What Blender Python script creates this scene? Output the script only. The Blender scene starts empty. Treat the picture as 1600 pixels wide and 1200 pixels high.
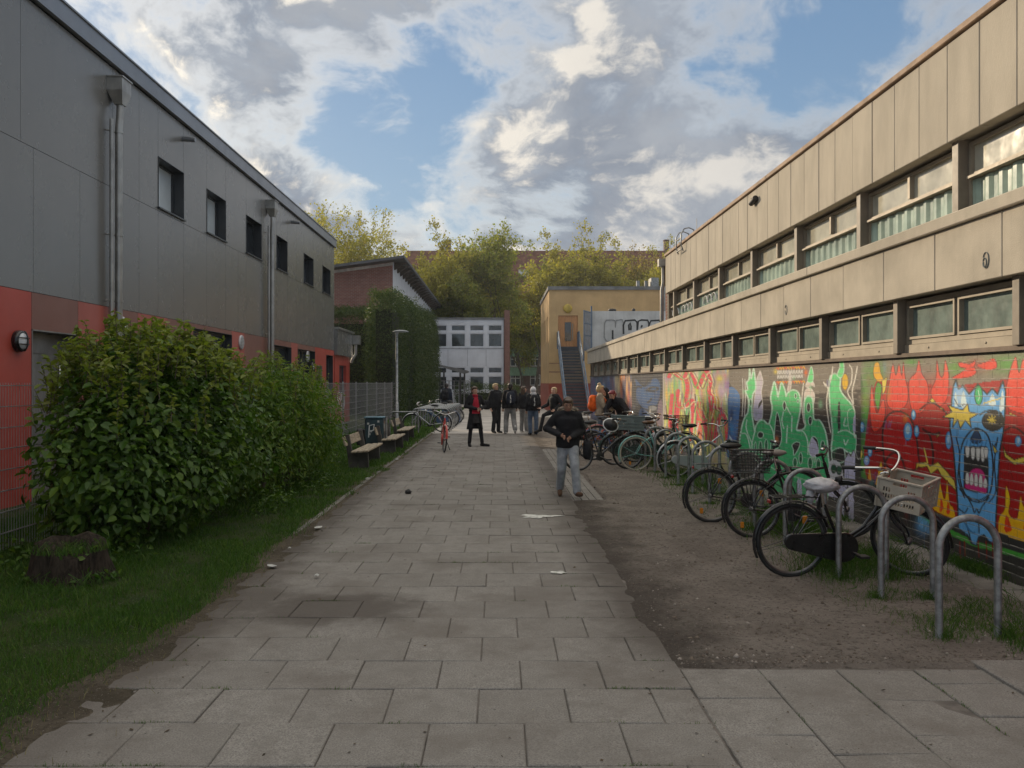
import bpy, math, random
import numpy as np
from mathutils import Vector, Matrix

# ------------------------------------------------------------------ camera, sky, sun, exposure
SC = bpy.context.scene
COL = SC.collection
F, CX, CY, H = 1320.0, 780.0, 598.0, 1.8          # focal length and vanishing point in photo pixels, eye height
cam = bpy.data.cameras.new("camera"); camo = bpy.data.objects.new("camera", cam); COL.objects.link(camo)
camo.location = (0, 0, H); camo.rotation_euler = (math.radians(90), 0, 0)
cam.sensor_fit = 'HORIZONTAL'; cam.sensor_width = 36; cam.lens = 36 * F / 1600
cam.shift_x = 20 / 1600; cam.shift_y = -2 / 1600; cam.clip_start = 0.05; cam.clip_end = 3000
SC.camera = camo
AZ, EL = math.radians(36), math.radians(18)       # sun: left of straight ahead, low
SUN = Vector((-math.sin(AZ) * math.cos(EL), math.cos(AZ) * math.cos(EL), math.sin(EL)))
sl = bpy.data.lights.new("sun", 'SUN'); so = bpy.data.objects.new("sun", sl); COL.objects.link(so)
sl.energy = 3.2; sl.angle = math.radians(0.9); sl.color = (1.0, 0.81, 0.57)
so.rotation_euler = SUN.to_track_quat('Z', 'Y').to_euler(); so.location = (-30, 40, 30)
SC.view_settings.view_transform = 'Standard'; SC.view_settings.look = 'None'
SC.view_settings.exposure = 0.30; SC.view_settings.gamma = 1.0
try: SC.view_settings.use_curve_mapping = False
except Exception: pass
SC.cycles.max_bounces = 6; SC.cycles.diffuse_bounces = 3; SC.cycles.glossy_bounces = 3
SC.cycles.transparent_max_bounces = 8; SC.cycles.sample_clamp_indirect = 4

class NT:
    """tiny node-tree helper"""
    def __init__(s, tree): s.t = tree; s.n = tree.nodes; s.l = tree.links; s.n.clear()
    def new(s, typ, **kw):
        n = s.n.new(typ)
        for k, v in kw.items(): setattr(n, k, v)
        return n
    def put(s, sock, v):
        if hasattr(v, 'is_output'): s.l.new(v, sock)
        elif v is not None: sock.default_value = v
    def math(s, op, a, b=None, c=None, clamp=False):
        n = s.new('ShaderNodeMath', operation=op, use_clamp=clamp)
        for i, v in enumerate((a, b, c)):
            if v is not None: s.put(n.inputs[i], v)
        return n.outputs[0]
    def vmath(s, op, a, b=None, out=0):
        n = s.new('ShaderNodeVectorMath', operation=op); s.put(n.inputs[0], a)
        if b is not None: s.put(n.inputs[1], b)
        return n.outputs['Value'] if out == 1 else n.outputs[0]
    def mix(s, f, a, b, blend='MIX'):
        n = s.new('ShaderNodeMix', data_type='RGBA', blend_type=blend)
        s.put(n.inputs[0], f); s.put(n.inputs[6], c4(a)); s.put(n.inputs[7], c4(b))
        return n.outputs[2]
    def noise(s, vec, scale, detail=4, rough=.55, dist=0.0):
        n = s.new('ShaderNodeTexNoise'); s.put(n.inputs['Vector'], vec)
        n.inputs['Scale'].default_value = scale; n.inputs['Detail'].default_value = detail
        n.inputs['Roughness'].default_value = rough; n.inputs['Distortion'].default_value = dist
        return n.outputs['Fac']
    def ramp(s, f, lo, hi, a=0., b=1.):
        n = s.new('ShaderNodeMapRange', interpolation_type='SMOOTHSTEP'); s.put(n.inputs[0], f)
        n.inputs[1].default_value = lo; n.inputs[2].default_value = hi
        n.inputs[3].default_value = a; n.inputs[4].default_value = b
        return n.outputs[0]
    def sep(s, v):
        n = s.new('ShaderNodeSeparateXYZ'); s.put(n.inputs[0], v); return n.outputs
    def comb(s, x, y, z):
        n = s.new('ShaderNodeCombineXYZ')
        for i, v in enumerate((x, y, z)): s.put(n.inputs[i], v)
        return n.outputs[0]
def c4(c):
    if isinstance(c, (tuple, list)): return tuple(c)[:3] + (1.0,)
    return c
def srgb(r, g, b, k=1.0):
    f = lambda u: ((u / 255 + .055) / 1.055) ** 2.4 if u > 10 else u / 255 / 12.92
    return (f(r) * k, f(g) * k, f(b) * k)

W = bpy.data.worlds.new("World"); SC.world = W; W.use_nodes = True
def build_world():
    t = NT(W.node_tree)
    d = t.vmath('NORMALIZE', t.new('ShaderNodeTexCoord').outputs['Generated'])
    x, y, z = t.sep(d)
    sky = t.new('ShaderNodeTexSky', sky_type='NISHITA', sun_disc=False)
    sky.sun_elevation = EL; sky.sun_rotation = -AZ; sky.air_density = 1.2; sky.dust_density = 0.6; sky.ozone_density = 2.5
    # blue part of the sky, evened out towards the horizon
    base = t.mix(.72, sky.outputs[0], SKY_BLUE)
    low = t.ramp(z, 0.02, 0.42)
    base = t.mix(low, t.mix(.55, base, SKY_PALE), base)
    # cloud layer seen in perspective, plus upright heaps near the horizon
    zz = t.math('ADD', t.math('MAXIMUM', z, 0.0), 0.20)
    p = t.comb(t.math('DIVIDE', x, zz), t.math('DIVIDE', y, zz), 0.0)
    p = t.vmath('ADD', p, SKY_SHIFT)
    q = t.vmath('MULTIPLY', d, (1.0, 1.0, 1.5))
    wv = t.new('ShaderNodeTexNoise'); t.put(wv.inputs['Vector'], q); wv.inputs['Scale'].default_value = 4.0; wv.inputs['Detail'].default_value = 4
    wq = t.vmath('MULTIPLY', t.vmath('SUBTRACT', wv.outputs['Color'], (.5, .5, .5)), (.16, .16, .16))
    q = t.vmath('ADD', q, wq); p = t.vmath('ADD', p, t.vmath('MULTIPLY', wq, (2.2, 2.2, 0)))
    def dens(off):
        a = t.noise(t.vmath('ADD', p, (off[0] * 3.2, off[1] * 3.2, 0)), 1.05, 8, .56)
        b = t.noise(t.vmath('ADD', q, (off[0] + 3.1, off[1], off[2])), 4.6, 11, .62)
        return t.math('ADD', t.math('MULTIPLY', a, .42), t.math('MULTIPLY', b, .58))
    n1 = dens((0, 0, 0)); n2 = dens((-.030, .030, .050))
    bias = None
    for (px, py, s, a) in SKY_BLOBS:
        c = Vector(((px - CX) / F, 1, (CY - py) / F)).normalized()
        dist = t.vmath('DISTANCE', d, tuple(c), out=1)
        g = t.math('MULTIPLY', t.ramp(dist, 0.0, s, 1.0, 0.0), a)
        bias = g if bias is None else t.math('ADD', bias, g)
    n = t.math('ADD', n1, bias)
    cover = t.ramp(n, .448, .585)
    thick = t.ramp(n, .478, .560)
    lit = t.ramp(t.math('SUBTRACT', n1, n2), .010, .085)
    near = t.ramp(t.vmath('DISTANCE', d, tuple(SUN), out=1), .10, 1.0, 1.0, 0.0)
    white = t.mix(near, CLOUD_WHITE, CLOUD_GOLD)
    grey = t.mix(t.ramp(t.noise(q, 7.0, 7, .62), .35, .65), CLOUD_GREY, CLOUD_GREY2)
    shade = t.math('MULTIPLY', thick, t.math('SUBTRACT', 1.0, t.math('MULTIPLY', lit, .66)))
    cloud = t.mix(shade, white, grey)
    col = t.mix(cover, base, cloud)
    # sky overhead, out of the picture, brightened and warmed as added fill for the shade
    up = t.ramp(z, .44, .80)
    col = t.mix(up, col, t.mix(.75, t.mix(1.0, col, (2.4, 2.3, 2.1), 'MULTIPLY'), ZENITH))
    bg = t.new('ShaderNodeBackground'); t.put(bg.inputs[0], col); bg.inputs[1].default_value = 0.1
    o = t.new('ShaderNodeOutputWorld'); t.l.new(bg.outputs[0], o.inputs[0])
SKY_BLUE = (1.40, 2.45, 4.0); SKY_PALE = (3.2, 4.4, 5.4)
CLOUD_WHITE = (6.9, 6.5, 5.9); CLOUD_GOLD = (13.5, 12.0, 9.6); CLOUD_GREY = (2.2, 2.5, 3.0); CLOUD_GREY2 = (3.2, 3.45, 3.85)
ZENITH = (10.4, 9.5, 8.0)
SKY_SHIFT = (3.3, 1.7, 0)
SKY_BLOBS = [(230, 140, .22, .08), (440, 70, .12, .05), (590, 175, .10, -.02), (560, 320, .10, -.045), (620, 50, .10, .055),
             (950, 210, .26, .05), (1250, 250, .24, .06), (1130, 25, .13, -.075), (1330, 50, .10, -.06), (720, 320, .09, -.05),
             (850, 320, .12, -.06), (780, 385, .06, .09), (960, 375, .09, .10), (1500, 120, .16, .05), (690, 230, .07, -.05), (700, 110, .10, -.045), (160, 60, .10, -.05), (860, 60, .10, -.03), (370, 240, .12, .05), (1100, 340, .12, .05)]
build_world()

# ------------------------------------------------------------------ helpers
random.seed(7); RNG = np.random.default_rng(7)
def P(px, py, Y): return Vector(((px - CX) * Y / F, Y, H - (py - CY) * Y / F))
def Ygr(py): return F * H / (py - CY)

def tag(o, label=None, cat=None, group=None, kind=None):
    if label: o['label'] = label
    if cat: o['category'] = cat
    if group: o['group'] = group
    if kind: o['kind'] = kind
    return o
def thing(name, label, cat, loc=(0, 0, 0), rz=0.0, group=None):
    o = bpy.data.objects.new(name, None); COL.objects.link(o); o.empty_display_size = .2
    o.location = loc; o.rotation_euler = (0, 0, rz)
    return tag(o, label, cat, group)
def kids(o): return [c for c in bpy.data.objects if c.parent == o]
KIDS = {}
def copy_tree(o, parent=None):
    c = o.copy(); COL.objects.link(c)
    if parent: c.parent = parent
    KIDS[c.name] = []
    for ch in KIDS.get(o.name, []): KIDS[c.name].append(copy_tree(ch, c))
    return c

class MB:
    """collects geometry for ONE mesh object"""
    def __init__(s): s.v = []; s.f = []; s.m = []; s.s = []
    def add(s, vs, fs, m=0, sm=False):
        k = len(s.v); s.v.extend([tuple(p) for p in vs])
        for f in fs: s.f.append(tuple(i + k for i in f)); s.m.append(m); s.s.append(sm)
        return s
    def quad(s, a, b, c, d, m=0): return s.add([a, b, c, d], [(0, 1, 2, 3)], m)
    def box(s, x0, x1, y0, y1, z0, z1, m=0, M=None, b=0.0):
        if b > 0:
            vs, fs = bevel_box(x1 - x0, y1 - y0, z1 - z0, b)
            c = Vector(((x0 + x1) / 2, (y0 + y1) / 2, (z0 + z1) / 2)); vs = [Vector(p) + c for p in vs]
        else:
            vs = [Vector(p) for p in ((x0, y0, z0), (x1, y0, z0), (x1, y1, z0), (x0, y1, z0), (x0, y0, z1), (x1, y0, z1), (x1, y1, z1), (x0, y1, z1))]
            fs = [(0, 3, 2, 1), (4, 5, 6, 7), (0, 1, 5, 4), (1, 2, 6, 5), (2, 3, 7, 6), (3, 0, 4, 7)]
        if M is not None: vs = [M @ p for p in vs]
        return s.add(vs, fs, m)
    def tube(s, pts, r, seg=8, m=0, caps=True, closed=False, sy=1.0):
        pts = [Vector(p) for p in pts]; n = len(pts)
        rs = r if isinstance(r, (list, tuple)) else [r] * n
        up = None; rings = []
        for i in range(n):
            if closed: t = pts[(i + 1) % n] - pts[i - 1]
            else: t = pts[min(i + 1, n - 1)] - pts[max(i - 1, 0)]
            if t.length < 1e-9: t = Vector((0, 0, 1))
            t.normalize()
            if up is None:
                up = Vector((0, 0, 1)) if abs(t.z) < .9 else Vector((0, 1, 0))
            a = t.cross(up)
            if a.length < 1e-6: a = t.orthogonal()
            a.normalize(); bb = a.cross(t).normalized(); up = bb
            rings.append([pts[i] + (a * math.cos(2 * math.pi * k / seg) + bb * (sy * math.sin(2 * math.pi * k / seg))) * rs[i] for k in range(seg)])
        vs = [p for R in rings for p in R]; fs = []
        for i in range(n if closed else n - 1):
            j = (i + 1) % n
            for k in range(seg):
                l = (k + 1) % seg; fs.append((i * seg + k, i * seg + l, j * seg + l, j * seg + k))
        s.add(vs, fs, m, True)
        if caps and not closed:
            s.add(rings[0], [tuple(range(seg))], m); s.add(rings[-1], [tuple(range(seg))[::-1]], m)
        return s
    def ell(s, c, r, nu=12, nv=8, m=0, M=None, fn=None):
        c = Vector(c); vs = []; fs = []
        for i in range(nv + 1):
            th = math.pi * i / nv
            for j in range(nu):
                ph = 2 * math.pi * j / nu
                q = Vector((math.sin(th) * math.cos(ph), math.sin(th) * math.sin(ph), math.cos(th)))
                if fn: q = fn(q)
                q = Vector((q.x * r[0], q.y * r[1], q.z * r[2]))
                if M is not None: q = M @ q
                vs.append(c + q)
        for i in range(nv):
            for j in range(nu):
                k = (j + 1) % nu; fs.append((i * nu + j, (i + 1) * nu + j, (i + 1) * nu + k, i * nu + k))
        return s.add(vs, fs, m, True)
    def lathe(s, prof, c, ax='Z', seg=24, m=0):
        c = Vector(c); vs = []; fs = []
        for (r, h) in prof:
            for k in range(seg):
                a = 2 * math.pi * k / seg; u, w = r * math.cos(a), r * math.sin(a)
                vs.append(c + (Vector((u, w, h)) if ax == 'Z' else Vector((u, h, w)) if ax == 'Y' else Vector((h, u, w))))
        for i in range(len(prof) - 1):
            for k in range(seg):
                l = (k + 1) % seg; fs.append((i * seg + k, i * seg + l, (i + 1) * seg + l, (i + 1) * seg + k))
        return s.add(vs, fs, m, True)
    def prism(s, pts, d, m=0):
        """planar polygon pushed along vector d"""
        pts = [Vector(p) for p in pts]; n = len(pts); d = Vector(d)
        vs = pts + [p + d for p in pts]
        fs = [tuple(range(n))[::-1], tuple(range(n, 2 * n))] + [(i, (i + 1) % n, (i + 1) % n + n, i + n) for i in range(n)]
        return s.add(vs, fs, m)
    def xf(s, M, k=0):
        for i in range(k, len(s.v)): s.v[i] = tuple(M @ Vector(s.v[i]))
        return s
    def build(s, name, mats, parent=None, world=False, bevel=0.0):
        me = bpy.data.meshes.new(name)
        me.from_pydata([tuple(map(float, p)) for p in s.v], [], s.f)
        mats = mats if isinstance(mats, (list, tuple)) else [mats]
        for mm in mats: me.materials.append(mm)
        if len(mats) > 1: me.polygons.foreach_set('material_index', s.m)
        me.polygons.foreach_set('use_smooth', s.s); me.update()
        o = bpy.data.objects.new(name, me); COL.objects.link(o)
        if parent is not None:
            o.parent = parent; KIDS.setdefault(parent.name, []).append(o)
            if world:
                r = parent
                off = Vector(r.location)
                while r.parent is not None: r = r.parent; off += Vector(r.location)
                o.location = -off
        if bevel > 0:
            md = o.modifiers.new('bevel', 'BEVEL'); md.width = bevel; md.segments = 2; md.limit_method = 'ANGLE'; md.angle_limit = math.radians(40)
        return o
def bevel_box(w, d, h, b):
    vs = []; idx = {}
    for sx in (-1, 1):
        for sy in (-1, 1):
            for sz in (-1, 1):
                for ax in range(3):
                    p = [sx * (w / 2), sy * (d / 2), sz * (h / 2)]
                    for q in range(3):
                        if q != ax: p[q] -= (sx, sy, sz)[q] * b
                    idx[(sx, sy, sz, ax)] = len(vs); vs.append(tuple(p))
    fs = []
    for ax in range(3):
        o = [q for q in range(3) if q != ax]
        for sg in (-1, 1):
            loop = []
            for (a, c) in ((-1, -1), (1, -1), (1, 1), (-1, 1)):
                k = [0, 0, 0]; k[ax] = sg; k[o[0]] = a; k[o[1]] = c; loop.append(idx[(k[0], k[1], k[2], ax)])
            fs.append(tuple(loop if (sg > 0) == (ax != 1) else loop[::-1]))
    for ax in range(3):
        o = [q for q in range(3) if q != ax]
        for a in (-1, 1):
            for c in (-1, 1):
                q = []
                for sg, w_ in ((-1, 0), (-1, 1), (1, 1), (1, 0)):
                    k = [0, 0, 0]; k[ax] = sg; k[o[0]] = a; k[o[1]] = c; q.append(idx[(k[0], k[1], k[2], o[w_])])
                fs.append(tuple(q))
    for sx in (-1, 1):
        for sy in (-1, 1):
            for sz in (-1, 1): fs.append(tuple(idx[(sx, sy, sz, a)] for a in range(3)))
    return vs, fs

def np_obj(name, V, Fc, mats, parent=None, smooth=False, mi=None, loc=None):
    V = np.asarray(V, dtype=np.float32); Fc = np.asarray(Fc, dtype=np.int32); k = Fc.shape[1]
    me = bpy.data.meshes.new(name); me.vertices.add(len(V)); me.vertices.foreach_set('co', V.ravel())
    me.loops.add(Fc.size); me.loops.foreach_set('vertex_index', Fc.ravel())
    me.polygons.add(len(Fc)); me.polygons.foreach_set('loop_start', np.arange(0, Fc.size, k, dtype=np.int32))
    for mm in (mats if isinstance(mats, (list, tuple)) else [mats]): me.materials.append(mm)
    if mi is not None: me.polygons.foreach_set('material_index', np.asarray(mi, dtype=np.int32))
    if smooth: me.polygons.foreach_set('use_smooth', np.ones(len(Fc), dtype=bool))
    me.update(calc_edges=True); me.validate()
    o = bpy.data.objects.new(name, me); COL.objects.link(o)
    if parent is not None: o.parent = parent; KIDS.setdefault(parent.name, []).append(o)
    if loc is not None: o.location = loc
    return o

# ------------------------------------------------------------------ materials
MATS = {}
def mat(name, col, rough=.6, metal=0., var=.12, vs=3., bump=0., bs=60., spec=.5, stretch=None, col2=None, coat=0., streak=0., bdist=.01, rv=.25):
    if name in MATS: return MATS[name]
    m = bpy.data.materials.new(name); m.use_nodes = True; t = NT(m.node_tree)
    b = t.new('ShaderNodeBsdfPrincipled'); o = t.new('ShaderNodeOutputMaterial'); t.l.new(b.outputs[0], o.inputs[0])
    co = t.new('ShaderNodeTexCoord').outputs['Object']
    if stretch: co = t.vmath('MULTIPLY', co, stretch)
    n = t.noise(co, vs, 6, .6)
    c2 = col2 if col2 else tuple(min(1, c * (1 + 2.2 * var)) for c in col)
    c1 = col if col2 else tuple(c * (1 - 1.6 * var) for c in col)
    cc = t.mix(t.ramp(n, .3, .7), c1, c2)
    if streak:
        s = t.noise(t.vmath('MULTIPLY', co, (3.5, 3.5, .22)), 2.2, 5, .65)
        cc = t.mix(t.ramp(s, .45, .75, 0, streak), cc, tuple(c * .5 for c in col))
    t.put(b.inputs['Base Color'], cc)
    n2 = t.noise(co, vs * 3, 4, .6)
    t.put(b.inputs['Roughness'], t.math('ADD', t.math('MULTIPLY', t.math('SUBTRACT', n2, .5), rv), rough, clamp=True))
    b.inputs['Metallic'].default_value = metal; b.inputs['Specular IOR Level'].default_value = spec
    b.inputs['Coat Weight'].default_value = coat
    if bump:
        bn = t.new('ShaderNodeBump'); bn.inputs['Strength'].default_value = bump; bn.inputs['Distance'].default_value = bdist
        t.put(bn.inputs['Height'], t.noise(co, bs, 5, .65)); t.l.new(bn.outputs[0], b.inputs['Normal'])
    MATS[name] = m; return m
def leafmat(name, ca, cb, cc, trans=.35, rough=.5):
    m = bpy.data.materials.new(name); m.use_nodes = True; t = NT(m.node_tree); MATS[name] = m
    b = t.new('ShaderNodeBsdfPrincipled'); tr = t.new('ShaderNodeBsdfTranslucent'); mx = t.new('ShaderNodeMixShader')
    o = t.new('ShaderNodeOutputMaterial'); g = t.new('ShaderNodeNewGeometry')
    r = g.outputs['Random Per Island']
    col = t.mix(t.ramp(r, 0, .6), ca, cb); col = t.mix(t.ramp(r, .6, 1.0), col, cc)
    w = t.noise(t.new('ShaderNodeTexCoord').outputs['Object'], .9, 3)
    col = t.mix(t.ramp(w, .35, .65, .0, .45), col, ca)
    t.put(b.inputs['Base Color'], col); b.inputs['Roughness'].default_value = rough; b.inputs['Specular IOR Level'].default_value = .35
    t.put(tr.inputs[0], t.mix(1.0, col, (1.35, 1.45, .6), 'MULTIPLY'))
    mx.inputs[0].default_value = trans
    t.l.new(b.outputs[0], mx.inputs[1]); t.l.new(tr.outputs[0], mx.inputs[2]); t.l.new(mx.outputs[0], o.inputs[0])
    return m
def brickmat(name, c1, c2, mort, axis='X', bw=.25, bh=.0833, ms=.010, attr=None, bump=.5):
    m = bpy.data.materials.new(name); m.use_nodes = True; t = NT(m.node_tree); MATS[name] = m
    b = t.new('ShaderNodeBsdfPrincipled'); o = t.new('ShaderNodeOutputMaterial'); t.l.new(b.outputs[0], o.inputs[0])
    co = t.new('ShaderNodeTexCoord').outputs['Object']; x, y, z = t.sep(co)
    uv = t.comb(y if axis == 'X' else x, z, 0.0)
    br = t.new('ShaderNodeTexBrick'); t.put(br.inputs['Vector'], uv); br.inputs['Scale'].default_value = 1
    br.inputs['Brick Width'].default_value = bw; br.inputs['Row Height'].default_value = bh
    br.inputs['Mortar Size'].default_value = ms; br.inputs['Mortar Smooth'].default_value = .3; br.inputs['Bias'].default_value = 0
    br.inputs['Color1'].default_value = c4(c1); br.inputs['Color2'].default_value = c4(c2); br.inputs['Mortar'].default_value = c4(mort)
    n = t.noise(co, 2.5, 6, .6)
    if attr:
        a = t.new('ShaderNodeAttribute', attribute_name=attr).outputs['Color']
        v = t.mix(t.ramp(t.noise(co, 14, 6, .7), .40, .78, 0, .4), a, t.mix(1.0, a, (.62, .62, .62), 'MULTIPLY'))
        v = t.mix(t.math('MULTIPLY', br.outputs['Fac'], .45), v, t.mix(1.0, v, (.45, .45, .45), 'MULTIPLY'))
        fr = t.math('ABSOLUTE', t.math('SUBTRACT', t.math('FRACT', t.math('ADD', t.math('DIVIDE', z, bh), t.math('MULTIPLY', t.math('SUBTRACT', t.noise(co, 5, 2), .5), .10))), .0))
        ln = t.math('MULTIPLY', t.ramp(fr, .0, .06, 0, 1), t.ramp(fr, .085, .15, 1, 0))
        brk = t.ramp(t.noise(t.vmath('MULTIPLY', co, (1, 1, .35)), 7.0, 5, .7), .36, .60)
        col = t.mix(t.math('MULTIPLY', t.math('MULTIPLY', ln, brk), .72), v, mort)  # pale course lines: mortar plus sun glint on brick edges, painted in
        chips = t.ramp(t.noise(co, 42, 6, .7), .62, .72)
        col = t.mix(t.math('MULTIPLY', chips, .5), col, (.33, .30, .27))
        b.inputs['Roughness'].default_value = .42
    else:
        col = t.mix(t.ramp(n, .3, .7, 0, .45), br.outputs['Color'], tuple(c * .55 for c in c1)); b.inputs['Roughness'].default_value = .85
    t.put(b.inputs['Base Color'], col)
    bn = t.new('ShaderNodeBump'); bn.inputs['Strength'].default_value = bump; bn.inputs['Distance'].default_value = .012
    h = t.math('SUBTRACT', t.math('MULTIPLY', t.noise(co, 40, 4, .6), .35), br.outputs['Fac'])
    t.put(bn.inputs['Height'], h); t.l.new(bn.outputs[0], b.inputs['Normal'])
    return m
def glassmat(name, col, rough=.08, spec=.8, wave=.0, var=.3):
    m = mat(name, col, rough, 0, var, 1.2, wave, 3.0, spec); return m

M_DARK = mat('dark grey cladding', (.160, .156, .148), .27, 0, .03, .5, 0, 200, .8, streak=.06, rv=.05)
M_COPE = mat('coping sheet metal', (.22, .23, .25), .35, .6, .06, 1.0)
M_GAP = mat('panel gap black', (.015, .015, .016), .9)
M_RED = mat('red cladding', (.43, .066, .045), .45, 0, .05, 1.0, .05, 150)
M_RED2 = mat('rose red cladding', (.40, .10, .075), .45, 0, .05, 1.0)
M_BRN = mat('brown cladding', (.23, .10, .075), .45, 0, .05, 1.0)
M_ZINC = mat('zinc pipe', (.34, .33, .31), .42, .75, .1, 4.0, streak=.3)
M_FRAME_D = mat('dark window frame', (.035, .038, .042), .4)
M_GLASS_D = glassmat('dark window glass', (.03, .036, .042), .05, .9)
M_BLIND = mat('pale blind behind glass', (.50, .55, .58), .12, 0, .05, 1.5, spec=.9)
M_CONC = mat('exposed concrete', (.45, .405, .33), .85, 0, .08, 1.3, .35, 90, .3, streak=.13)
M_CONC2 = mat('concrete fascia slab', (.45, .405, .33), .85, 0, .06, 2.2, .35, 90, .3, stretch=(1, 1, .35), streak=.10)
M_COPPER = mat('rusty roof edge sheet', (.30, .20, .13), .75, 0, .15, 3.0)
M_ALU = mat('bronze aluminium frame', (.31, .265, .20), .55, .1, .08, 4.0)
M_POST = mat('brown window post', (.20, .165, .125), .55, 0, .1, 3.0)
M_GLASS_G = mat('wired greenish glass', (.17, .225, .20), .22, 0, .2, 2.5, .12, 14, .9)
M_GLASS_T = mat('ribbed teal glass', (.34, .44, .37), .2, 0, .15, 2.0, spec=.9)
M_GLASS_P = mat('upper glass with painted reflection', (.50, .48, .38), .14, 0, .12, 2.0, spec=1.0)  # cream reflection of sky and sun put into the base colour
M_GALV = mat('galvanised steel', (.27, .275, .275), .5, .7, .2, 12.0, .15, 60)
M_BLK = mat('black paint', (.012, .012, .013), .3, 0, .2, 8.0, coat=.2)
M_TYRE = mat('tyre rubber', (.016, .016, .016), .8, 0, .3, 20.0)
M_CHROME = mat('chrome', (.62, .61, .59), .22, 1.0, .05, 8.0)
M_RIM = mat('dull rim', (.13, .13, .13), .4, .7, .1, 8.0)
M_STEEL = mat('spoke steel', (.24, .24, .24), .4, .9, .05, 8.0)
M_PLAS = mat('black plastic', (.018, .018, .019), .55, 0, .2, 10.0)
M_WOOD = mat('weathered bench wood', (.30, .25, .185), .75, 0, .2, 3.0, .4, 30, .3, stretch=(9, 1, 9))
M_WOODD = mat('dark bench wood', (.055, .043, .034), .8, 0, .2, 3.0)
M_WHITE = mat('white facade panel', (.62, .64, .69), .5, 0, .04, 1.0, streak=.12)
M_YEL = mat('ochre render', (.54, .37, .19), .9, 0, .06, .9, .25, 60, .2, streak=.10)
M_YRED = mat('red render base', (.30, .075, .05), .9, 0, .08, 1.0, .2, 60)
M_ROOFGREY = mat('grey roof felt', (.16, .165, .17), .8, 0, .15, 1.0)
M_BARK = mat('bark', (.085, .068, .05), .9, 0, .3, 5.0, .6, 20)
M_DOORW = mat('orange wood door', (.42, .20, .075), .5, 0, .12, 3.0, stretch=(8, 8, 1))
M_BLUEST = mat('blue grey steel', (.13, .175, .235), .45, .4, .1, 4.0)
M_TREAD = mat('dark stair tread', (.05, .055, .065), .6)
# ------------------------------------------------------------------ ground, path, dirt, lawn
def struct(o): o['kind'] = 'structure'; return o
def slabmat():
    m = bpy.data.materials.new('concrete slab'); m.use_nodes = True; t = NT(m.node_tree)
    b = t.new('ShaderNodeBsdfPrincipled'); o = t.new('ShaderNodeOutputMaterial'); t.l.new(b.outputs[0], o.inputs[0])
    co = t.new('ShaderNodeTexCoord').outputs['Object']
    r = t.new('ShaderNodeNewGeometry').outputs['Random Per Island']
    base = t.mix(r, (.228, .212, .192), (.285, .267, .244))
    fine = t.noise(co, 110, 4, .75); base = t.mix(t.ramp(fine, .40, .64, 0, .78), base, (.098, .090, .082))
    mott = t.noise(co, 6.5, 7, .72); base = t.mix(t.ramp(mott, .42, .66, 0, .55), base, (.15, .137, .122))
    pale = t.ramp(t.noise(co, 210, 2, .6), .64, .72); base = t.mix(t.math('MULTIPLY', pale, .5), base, (.46, .42, .37))
    dirt = t.ramp(t.noise(co, 1.1, 7, .65), .44, .70, 0, .7); base = t.mix(dirt, base, (.125, .108, .092))
    x, y, z = t.sep(co)
    # a dark damp patch and a worn dirty band on both edges
    wob = t.math('MULTIPLY', t.math('SUBTRACT', t.noise(co, 2.6, 7, .68), .5), 1.15)
    def blob(cx, cy, rx, ry, a):
        dx = t.math('DIVIDE', t.math('SUBTRACT', x, cx), rx); dy = t.math('DIVIDE', t.math('SUBTRACT', y, cy), ry)
        dd = t.math('SQRT', t.math('ADD', t.math('MULTIPLY', dx, dx), t.math('MULTIPLY', dy, dy)))
        return t.ramp(t.math('ADD', dd, wob), .45, 1.0, a, 0.)
    st = t.math('MAXIMUM', blob(-1.35, 6.75, .95, .62, .85), blob(-2.25, 7.0, .75, 1.0, .8))
    st = t.math('MAXIMUM', st, blob(1.25, 6.1, .55, 1.0, .85))
    st = t.math('MAXIMUM', st, blob(1.35, 8.2, .4, .9, .6))
    rgt = t.math('MULTIPLY', t.math('LESS_THAN', x, 1.14), t.ramp(y, 4.9, 5.9))
    edge = t.math('MAXIMUM', t.ramp(t.math('ADD', x, t.math('MULTIPLY', wob, .8)), -2.30, -1.72, .95, 0), t.math('MULTIPLY', rgt, t.ramp(t.math('SUBTRACT', x, t.math('MULTIPLY', wob, .7)), .50, 1.12, 0, .9)))
    edge = t.math('MULTIPLY', edge, t.ramp(t.math('ADD', y, t.math('MULTIPLY', wob, 1.2)), 4.2, 6.0, .55, 1))
    base = t.mix(t.math('MAXIMUM', st, edge), base, (.075, .062, .052))
    spots = t.ramp(t.noise(co, 17, 2, .5), .735, .755); base = t.mix(t.math('MULTIPLY', spots, .8), base, (.05, .045, .04))
    t.put(b.inputs['Base Color'], base); b.inputs['Roughness'].default_value = .82; b.inputs['Specular IOR Level'].default_value = .35
    bn = t.new('ShaderNodeBump'); bn.inputs['Strength'].default_value = .45; bn.inputs['Distance'].default_value = .006
    t.put(bn.inputs['Height'], t.math('ADD', fine, t.noise(co, 30, 4, .6))); t.l.new(bn.outputs[0], b.inputs['Normal'])
    return m
M_SLAB = slabmat()
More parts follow.
